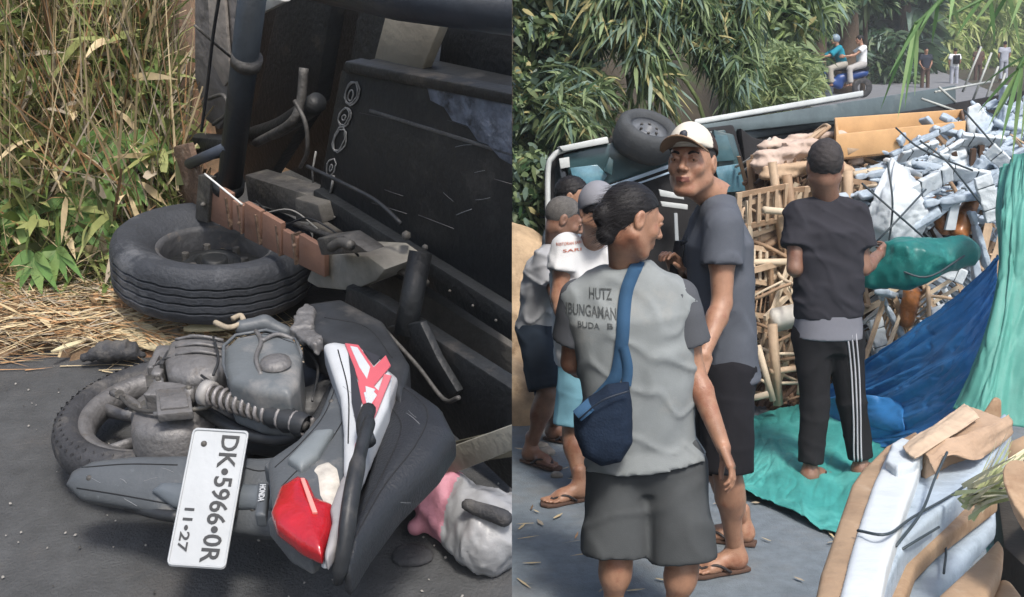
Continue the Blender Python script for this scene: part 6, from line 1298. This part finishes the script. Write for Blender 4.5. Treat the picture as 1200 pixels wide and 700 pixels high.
sheet('torn_paper', tg([[(1058, 524, .90), (1080, 508, .905), (1104, 494, .905), (1130, 474, .90)], [(1062, 530, .90), (1086, 514, .915), (1108, 500, .915), (1140, 482, .905)], [(1072, 538, .895), (1094, 524, .905), (1120, 508, .905), (1148, 490, .9)]]), mat('kraft_light', (.50, .38, .27), .85, .2, 6, .4, 30), cf, nu=40, nv=16, amp=.004, seed=7, fs=9)
def pole3(name, pts, r, m, par, n=12, flat=1): return mesh(name, *tube(spline(pts, 6), r, n, flat=flat), m, par)
pr_('arm_board', [(940, 770), (962, 668), (986, 600), (998, 566), (1012, 546), (1030, 542), (1044, 552), (1034, 584), (1010, 645), (990, 770)], .85, .045, oak, .012)
pr_('arm_board', [(1012, 548), (1038, 522), (1074, 504), (1080, 514), (1048, 536), (1030, 556)], .845, .05, oak, .010)

crump('foam_crumple', top([(1036, 538), (1044, 520), (1057, 512), (1068, 516), (1084, 528), (1072, 542), (1052, 548)], .885), (0, 0, -.05), foam2, cf, .003, 20, .010, .006, 6)
for pts in ([(1005, 622, .87), (1040, 626, .88), (1070, 606, .84), (1130, 570, .82), (1150, 540, .8)], [(1050, 640, .84), (1080, 600, .84), (1096, 560, .86), (1110, 530, .9)], [(1044, 652, .8), (1070, 636, .82), (1100, 618, .8)]): pole3('tie_band', [PZ(*p) for p in pts], .0032, tape, cf, 6)
c2 = thing('pale_chair_frame', 'pale curved wooden chair frame with grey foam lying lowest in the right foreground', 'chair frame', PZ(1120, 760, 0))
pr_('back_board', [(1018, 770), (1038, 668), (1050, 642), (1088, 614), (1162, 560), (1170, 582), (1100, 634), (1074, 660), (1060, 700), (1052, 770)], .76, .045, oak, .010, c2)
S = SDF(*bounds([PZ(1052, 636, .76)], .07), .007); S.ell(PZ(1052, 634, .76), (.035, .03, .025), 0); S.disp(.004, 50, 5); S.build('foam_knob', foam2, c2)
pr_('foam_panel', [(1060, 660), (1082, 640), (1120, 606), (1166, 572), (1168, 610), (1140, 640), (1100, 690), (1084, 740), (1030, 750)], .70, .06, foam, .02, c2)
pole3('tie_band', [PZ(1094, 612, .76), PZ(1108, 640, .73), PZ(1106, 672, .72)], .003, tape, c2, 6)
pr_('seat_rail', [(1074, 770), (1090, 704), (1130, 668), (1156, 644), (1170, 628), (1177, 640), (1173, 662), (1160, 692), (1140, 722), (1122, 770)], .80, .06, oak, .014, c2)
pr_('seat_board', [(1160, 770), (1158, 706), (1172, 676), (1186, 680), (1210, 712), (1235, 760), (1235, 780)], .76, .05, oak, .016, c2)
c3 = thing('round_stool_top', 'round pale wooden stool top at the right edge of the foreground', 'stool', PZ(1210, 600, 0))
prism('stool_seat', [PZ(1225, 590, .98) + np.array([math.cos(a) * .06, math.sin(a) * .12, math.sin(a) * .05]) for a in np.linspace(0, 2 * math.pi, 25)[:-1]], (.02, 0, -.05), oak, c3, .012, 3)
pole3('stool_leg', [PZ(1215, 590, .95), PZ(1220, 620, .5), PZ(1225, 640, .02)], .03, oak, c3)
tag(prism('pointed_board', PYs([(1140, 520), (1148, 490), (1164, 466), (1172, 470), (1172, 500), (1150, 560)], 3.3), (.02, .03, 0), oak, None, .01, 3), 'pointed tan board sticking up behind the torn paper', 'board')
n = 60; c = PZ(1140, 588, .85); P = np.tile(c, (n, 1)) + rg.normal(0, .015, (n, 3)); tgt = np.array([PZ(x, y, 1.0) for x, y in zip(rg.uniform(1170, 1240, n), rg.uniform(490, 570, n))]); D = tgt - P; L = np.linalg.norm(D, axis=1) * rg.uniform(.7, 1.1, n)
v, q = blades(P, D, L, .012, .06, 4, 'b'); tag(blade_obj('palm_fibres', [(v, q, 4)], [mat('fibre_pale', (.55, .52, .36), .7, .2, 9, 0), mat('fibre_green', (.38, .42, .22), .7, .2, 9, 0)]), 'fan of split pale palm fibres beside the stool top', 'palm fibres', kind='stuff')
beam((1160, 545, 3.0), (1215, 520, 2.9), .035, oak, 'pale round wooden leg behind the fan of palm fibres', 'leg', None)
tag(prism('dark_board', top([(1166, 560), (1230, 540), (1230, 690), (1176, 640)], .6), (0, 0, -.3), mat('dark_board', (.04, .035, .03), .7, .3, 9, .2), None, .01), 'dark board between the foam panel and the stool top', 'board')
tag(prism('teal_scrap', top([(1150, 600), (1190, 590), (1200, 660), (1160, 660)], .45), (0, 0, -.03), tealc, None, .01), 'scrap of teal tarpaulin between the foreground frames', 'tarpaulin')
# --- vegetation behind --------------------------------------------------------------
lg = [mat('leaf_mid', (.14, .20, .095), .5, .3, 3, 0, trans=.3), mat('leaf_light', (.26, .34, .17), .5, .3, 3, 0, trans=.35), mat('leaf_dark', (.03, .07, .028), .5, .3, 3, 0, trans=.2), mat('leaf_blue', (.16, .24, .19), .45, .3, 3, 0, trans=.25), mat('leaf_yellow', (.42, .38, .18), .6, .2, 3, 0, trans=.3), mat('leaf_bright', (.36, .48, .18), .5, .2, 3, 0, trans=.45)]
barkm = mat('bark', (.09, .065, .045), .9, .3, 8, .8, 25); culm = mat('culm', (.14, .18, .07), .6, .3, 6, .2)
rv = np.random.default_rng(33)
def whorls(C, n_per, L, W, drop, mats_w, rr=.12):
    """bamboo sprays: bunches of long leaves hanging from each point of C"""
    n = len(C) * n_per; B = np.repeat(C, n_per, 0) + rv.normal(0, rr * .35, (n, 3)); main = np.repeat(rv.normal(size=(len(C), 3)) * [1, .6, .3] + [0, -.35, -drop], n_per, 0)
    D = main / np.linalg.norm(main, axis=1)[:, None] + rv.normal(0, .42, (n, 3)); return (*blades(B, D, rv.uniform(.55, 1.15, n) * L, rv.uniform(.7, 1.2, n) * W, rv.uniform(.05, .5, n), 3, 'leaf', rng=rv), 3)
def region(n, poly, y0, y1):
    xs = [p[0] for p in poly]; ys = [p[1] for p in poly]; out = []
    while len(out) < n:
        x = rv.uniform(min(xs), max(xs)); y = rv.uniform(min(ys), max(ys)); ins = False; j = len(poly) - 1
        for i in range(len(poly)):
            if (poly[i][1] > y) != (poly[j][1] > y) and x < (poly[j][0] - poly[i][0]) * (y - poly[i][1]) / (poly[j][1] - poly[i][1]) + poly[i][0]: ins = not ins
            j = i
        if ins: out.append(PY(x, y, rv.uniform(y0, y1)))
    return np.array(out)
def plant(name, label, cat, group, poly, y0, y1, nc, npc, L, W, drop, weights, stems=3, leaves=None, sr=.03, stem_m=None, lobes=7, tight=.55):
    # clumpy: sprays gather round a few lobe centres, so light and dark masses form
    C = region(nc, poly, y0, y1); LC = region(lobes, poly, y0, (y0 + y1) / 2); d = np.linalg.norm(C[:, None] - LC[None], axis=2); near = LC[d.argmin(1)]; C = near + (C - near) * (1 - tight * rv.random((len(C), 1)) * .6)
    cen = C.mean(0); g = max(tz(max(cen[0], 0), max(y1, 8.6)) if cen[1] > 8.6 else 0, 0) if True else 0
    t = thing(name, label, cat, (cen[0], y1, min(g, cen[2] - .5)), group)
    blade_obj('foliage', [whorls(C, npc, L, W, drop, None)], leaves or lg, t, rv, weights)
    for k in range(stems):
        e = C[rv.integers(len(C))]; b0 = np.array([cen[0] + rv.normal(0, .3), y1 + .2, min(g, cen[2] - .5)]); md = (b0 + e) / 2 + [rv.normal(0, .2), 0, .5]
        mesh('stem', *tube(spline([b0, md, e], 6), np.linspace(sr, sr * .35, 13), 7), stem_m or culm, t)
    return t
GB = 'leafy plants covering the roadside bank'
plant('creeper_bush', 'broad green creeper covering the bank at the far left behind the people', 'bush', GB, [(560, -40), (680, -40), (700, 60), (690, 150), (650, 190), (636, 300), (560, 300)], 8.2, 9.2, 1300, 9, .12, .05, .35, [.34, .24, .14, .22, .04, .02], lobes=22)
plant('creeper_bush', 'low creeper under the roof rim of the truck cab at the left', 'bush', GB, [(560, 180), (645, 180), (640, 300), (560, 300)], 7.6, 8.2, 260, 9, .12, .045, .5, [.36, .26, .22, .14, .02, 0], lobes=9)
plant('bamboo_clump', 'drooping bamboo sprays with yellow tips above the truck cab', 'bamboo', GB, [(680, -40), (770, -40), (775, 30), (800, 70), (770, 84), (725, 40), (690, 50)], 7.8, 8.8, 190, 13, .22, .026, .9, [.2, .3, .14, .24, .1, .02], lobes=10, tight=.9)
plant('bamboo_clump', 'dense blue green bamboo hanging over the truck wheel', 'bamboo', GB, [(770, -40), (880, -40), (894, 40), (880, 96), (850, 100), (838, 76), (800, 46), (780, 20)], 7.9, 8.9, 400, 13, .20, .024, .9, [.26, .26, .14, .26, .04, .04], lobes=11, tight=.8)
plant('bamboo_clump', 'pale fan shaped bamboo leaves left of the cab wheel', 'bamboo', GB, [(655, 70), (700, 80), (722, 130), (700, 160), (660, 170), (640, 120)], 7.7, 8.4, 80, 11, .22, .026, .5, [.24, .34, .1, .22, .1, 0], lobes=6, tight=.9)
plant('bamboo_clump', 'single bamboo spray with a dry pale tuft in front of the dark hollow', 'bamboo', GB, [(736, 40), (768, 40), (800, 110), (776, 118), (750, 90)], 7.8, 8.2, 22, 10, .26, .03, 1.1, [.2, .4, .05, .2, .15, 0], lobes=4, tight=.9)
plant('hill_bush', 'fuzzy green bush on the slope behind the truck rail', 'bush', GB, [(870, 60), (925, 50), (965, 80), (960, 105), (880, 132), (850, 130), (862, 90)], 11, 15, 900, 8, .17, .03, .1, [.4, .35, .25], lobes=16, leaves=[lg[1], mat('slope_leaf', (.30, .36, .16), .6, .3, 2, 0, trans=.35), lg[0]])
plant('hill_bush', 'leafy bush beneath the tree trunks at the top of the slope', 'bush', GB, [(880, -40), (1000, -40), (975, 15), (955, 36), (920, 45), (885, 20)], 13, 18, 500, 8, .3, .07, .4, [.3, .34, .1, .1, .04, .12], lobes=14)
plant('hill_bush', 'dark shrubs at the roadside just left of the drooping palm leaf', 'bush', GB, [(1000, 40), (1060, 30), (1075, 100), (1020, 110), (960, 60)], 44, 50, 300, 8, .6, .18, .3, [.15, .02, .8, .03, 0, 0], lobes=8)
# tall trees with trunks
for i, (px, y, w_, lab) in enumerate(((992, 36, .42, 'thick dark tree trunk rising behind the scooter riders'), (1012, 38, .10, 'thin straight tree trunk right of the thick one'), (958, 30, .25, 'leaning tree trunk left of the thick one'), (1060, 52, .35, 'dark tree trunk behind the drooping palm leaf'))):
    b0 = PY(px, 75, y); t = thing('tree', lab, 'tree', b0 - [0, 0, 1], 'trees at the top of the road')
    mesh('trunk', *tube(spline([b0 - [0, 0, 1], PY(px + 2, 30, y), PY(px - 4, -40, y), PY(px - 6, -120, y)], 5), np.linspace(w_, w_ * .6, 16), 10), barkm, t)
    C = region(130, [(px - 60, -150), (px + 60, -150), (px + 50, -40), (px + 26, 2), (px - 28, 4), (px - 60, -40)], y - 2.5, y + 2.5); blade_obj('crown', [whorls(C, 12, .8, .22, .4, None)], lg, t, rv, [.3, .1, .5, .1, 0, 0])
    for k in range(3): e = C[rv.integers(len(C))]; mesh('branch', *tube(spline([PY(px - 2, -30, y), (PY(px - 4, -50, y) + e) / 2, e], 4), np.linspace(w_ * .4, w_ * .15, 9), 7), barkm, t)
# dark wood behind the trunks
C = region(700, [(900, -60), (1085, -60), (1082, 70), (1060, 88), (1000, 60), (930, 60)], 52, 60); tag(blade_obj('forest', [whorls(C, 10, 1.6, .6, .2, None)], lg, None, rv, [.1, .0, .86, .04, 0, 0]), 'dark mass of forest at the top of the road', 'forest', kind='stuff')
sunl = [mat('sun_tinted_leaf', (.38, .47, .16), .6, .3, 1, 0, trans=.45), mat('sun_tinted_leaf_pale', (.52, .58, .26), .6, .2, 1, 0, trans=.45), mat('sun_tinted_leaf_deep', (.22, .33, .10), .6, .3, 1, 0, trans=.4)]  # sunlight on the far trees is put into these brighter leaf colours
GR = 'sunlit trees beyond the far people'
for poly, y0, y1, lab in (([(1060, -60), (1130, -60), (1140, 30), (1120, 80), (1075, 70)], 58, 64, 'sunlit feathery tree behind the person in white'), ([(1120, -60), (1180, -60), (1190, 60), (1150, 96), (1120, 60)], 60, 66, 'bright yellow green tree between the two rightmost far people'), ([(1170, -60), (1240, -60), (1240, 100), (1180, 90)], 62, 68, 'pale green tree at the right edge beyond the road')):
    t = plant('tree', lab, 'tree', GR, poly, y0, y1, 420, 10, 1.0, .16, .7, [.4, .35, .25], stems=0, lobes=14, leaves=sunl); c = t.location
    cx = (poly[0][0] + poly[1][0]) / 2; mesh('trunk', *tube(spline([PY(cx, 110, y1), PY(cx + 4, 40, y1), PY(cx - 4, -40, y1)], 5), .35, 8), barkm, t)
    mesh('trunk', *tube(spline([PY(cx + 16, 110, y1), PY(cx + 14, 40, y1), PY(cx + 22, -40, y1)], 5), .22, 8), barkm, t)
# near palm leaves hanging into the frame
frm = [mat('frond_green', (.13, .24, .09), .5, .2, 4, 0, trans=.35), mat('frond_light', (.24, .36, .15), .5, .2, 4, 0, trans=.4)]
def frond(label, stem, leaves, y, W, group='palm leaves hanging into view'):
    S_ = spline([PY(a, b, y) for a, b in stem], 5); t = thing('palm_leaf', label, 'palm leaf', S_[-1], group)
    mesh('midrib', *tube(S_, np.linspace(.012, .004, len(S_)), 6), frm[0], t)
    for i, (a, b) in enumerate(leaves):
        p = PY(*a, y); e = PY(*b, y + rv.uniform(-.15, .15)); D = (e - p) + [0, 0, .12 * np.linalg.norm(e - p)]; mesh('leaflet', *blades([p], [D], np.linalg.norm(D), W, .14, 7, 'leaf', side=np.array([[1, .35, .1]])), frm[i % 2], t, smooth=False)
frond('long drooping palm leaf in front of the far people', [(1150, -60), (1112, -10), (1085, 18), (1072, 28)], [((1072, 28), (1032, 128)), ((1073, 28), (1052, 140)), ((1074, 30), (1060, 128)), ((1075, 26), (1072, 112)), ((1084, 18), (1040, 92)), ((1092, 10), (1070, 56)), ((1100, 2), (1092, 52)), ((1110, -8), (1128, 40)), ((1100, 2), (1078, 34)), ((1120, -20), (1112, 30))], 3.4, .017)
frond('palm leaf hanging at the right edge above the green tarpaulin', [(1290, -20), (1240, 30), (1205, 62), (1192, 82)], [((1192, 82), (1146, 132)), ((1194, 82), (1158, 150)), ((1196, 80), (1172, 172)), ((1198, 80), (1186, 190)), ((1204, 64), (1150, 100)), ((1210, 60), (1196, 170)), ((1220, 50), (1206, 150)), ((1190, 96), (1166, 140)), ((1200, 74), (1178, 110))], 3.0, .018)
frond('long pale palm leaf across the top right corner', [(1300, -60), (1230, -40), (1150, 0), (1110, 20)], [((1230, -40), (1200, 40)), ((1210, -32), (1182, 36)), ((1190, -22), (1150, 50)), ((1170, -10), (1140, 30)), ((1150, 0), (1120, 44)), ((1180, -16), (1196, 60)), ((1160, -6), (1166, 52)), ((1110, 20), (1090, 30))], 3.8, .022)

# --- thin haze over the road ---------------------------------------------------------
if HAZE:
    SIDE = 'R'; v, f = box((40, 52, 14), AX, (75, 66, 30)); hz_ = mesh('haze', v, f, None, None, smooth=False, clip=False)
    hm_ = bpy.data.materials.new('haze'); hm_.use_nodes = True; n_ = hm_.node_tree.nodes; n_.clear(); o_ = n_.new('ShaderNodeOutputMaterial'); pv = n_.new('ShaderNodeVolumePrincipled'); pv.inputs['Density'].default_value = .0018; pv.inputs['Color'].default_value = (.86, .92, .97, 1); hm_.node_tree.links.new(pv.outputs[0], o_.inputs['Volume']); hz_.data.materials.append(hm_); tag(hz_, kind='stuff'); hz_['label'] = 'thin pale haze over the road and the trees'; hz_['category'] = 'haze'
    # bottom a metre below the lowest ground, top above the far trees

# --- seams, gaps and scratches laid on the motorcycle's covers ---------------------------
SIDE = 'L'
from mathutils.bvhtree import BVHTree
def surf_line(part, pix, r, m, name='seam', off=.0006, n=8):
    o = bpy.data.objects.get(part)
    if o is None: return
    po = np.array(o.parent.location); b = BVHTree.FromPolygons([tuple(np.array(v.co) + po) for v in o.data.vertices], [tuple(p.vertices) for p in o.data.polygons]); out = []
    for p in spline([np.array([x, y, 0.]) for x, y in pix], n):
        d = nrm(MROT @ ray(p[0], p[1])); h = b.ray_cast(Vector(CAM), Vector(d))
        if h[0] is not None: out.append(np.array(h[0]) - d * off)
    if len(out) > 2: mesh(name, *tube(out, r, 5), m, mo, world=True)
gap = mat('panel_gap', (.012, .013, .015), .8, .2, 9, 0); scm = mat('plastic_scratch', (.19, .20, .21), .7, .2, 30, 0)
for part, pts in (('tail_cover', [(322, 548), (352, 520), (380, 486), (398, 440)]), ('tail_cover', [(330, 570), (352, 548), (384, 520), (404, 490)]), ('mudguard', [(96, 548), (150, 544), (208, 545)]), ('mudguard', [(90, 572), (140, 580), (206, 592)]), ('mudguard', [(286, 548), (306, 552), (330, 546)]), ('seat', [(462, 446), (500, 480), (488, 520), (450, 570), (416, 630)]), ('seat', [(452, 470), (470, 500), (452, 548), (424, 600)]), ('air_cleaner', [(272, 398), (310, 392), (344, 402)]), ('side_panel', [(396, 410), (408, 460), (408, 520)]), ('dark_cowl', [(380, 372), (430, 384), (460, 420)])): surf_line(part, pts, .0013, gap)
rq = random.Random(9)
for part, bx, k in (('mudguard', (90, 200, 545, 588), 5), ('tail_cover', (330, 410, 470, 560), 4), ('seat', (430, 510, 460, 600), 4), ('tool_box', (420, 590, 140, 330), 8), ('side_panel', (392, 440, 410, 520), 3)):
    for i in range(k):
        x, y = rq.uniform(bx[0], bx[1]), rq.uniform(bx[2], bx[3]); l = rq.uniform(5, 22); a = rq.uniform(-.5, .9)
        surf_line(part, [(x, y), (x + l * .5, y + l * a * .5 + rq.uniform(-1, 1)), (x + l, y + l * a)], rq.uniform(.0003, .0008), scm, 'scratch', .0003, 3)
for x, y in ((318, 543), (346, 600), (296, 596), (104, 560), (388, 470)):
    for part in ('mudguard', 'tail_cover'):
        o = bpy.data.objects.get(part); po = np.array(o.parent.location); b = BVHTree.FromPolygons([tuple(np.array(v.co) + po) for v in o.data.vertices], [tuple(p.vertices) for p in o.data.polygons]); d = nrm(MROT @ ray(x, y)); h = b.ray_cast(Vector(CAM), Vector(d))
        if h[0] is not None: mesh('screw', *lathe([(0, .003), (.004, .0025), (.006, 0)], np.array(h[0]), np.array(h[1]), 10), steel, mo, world=True); break
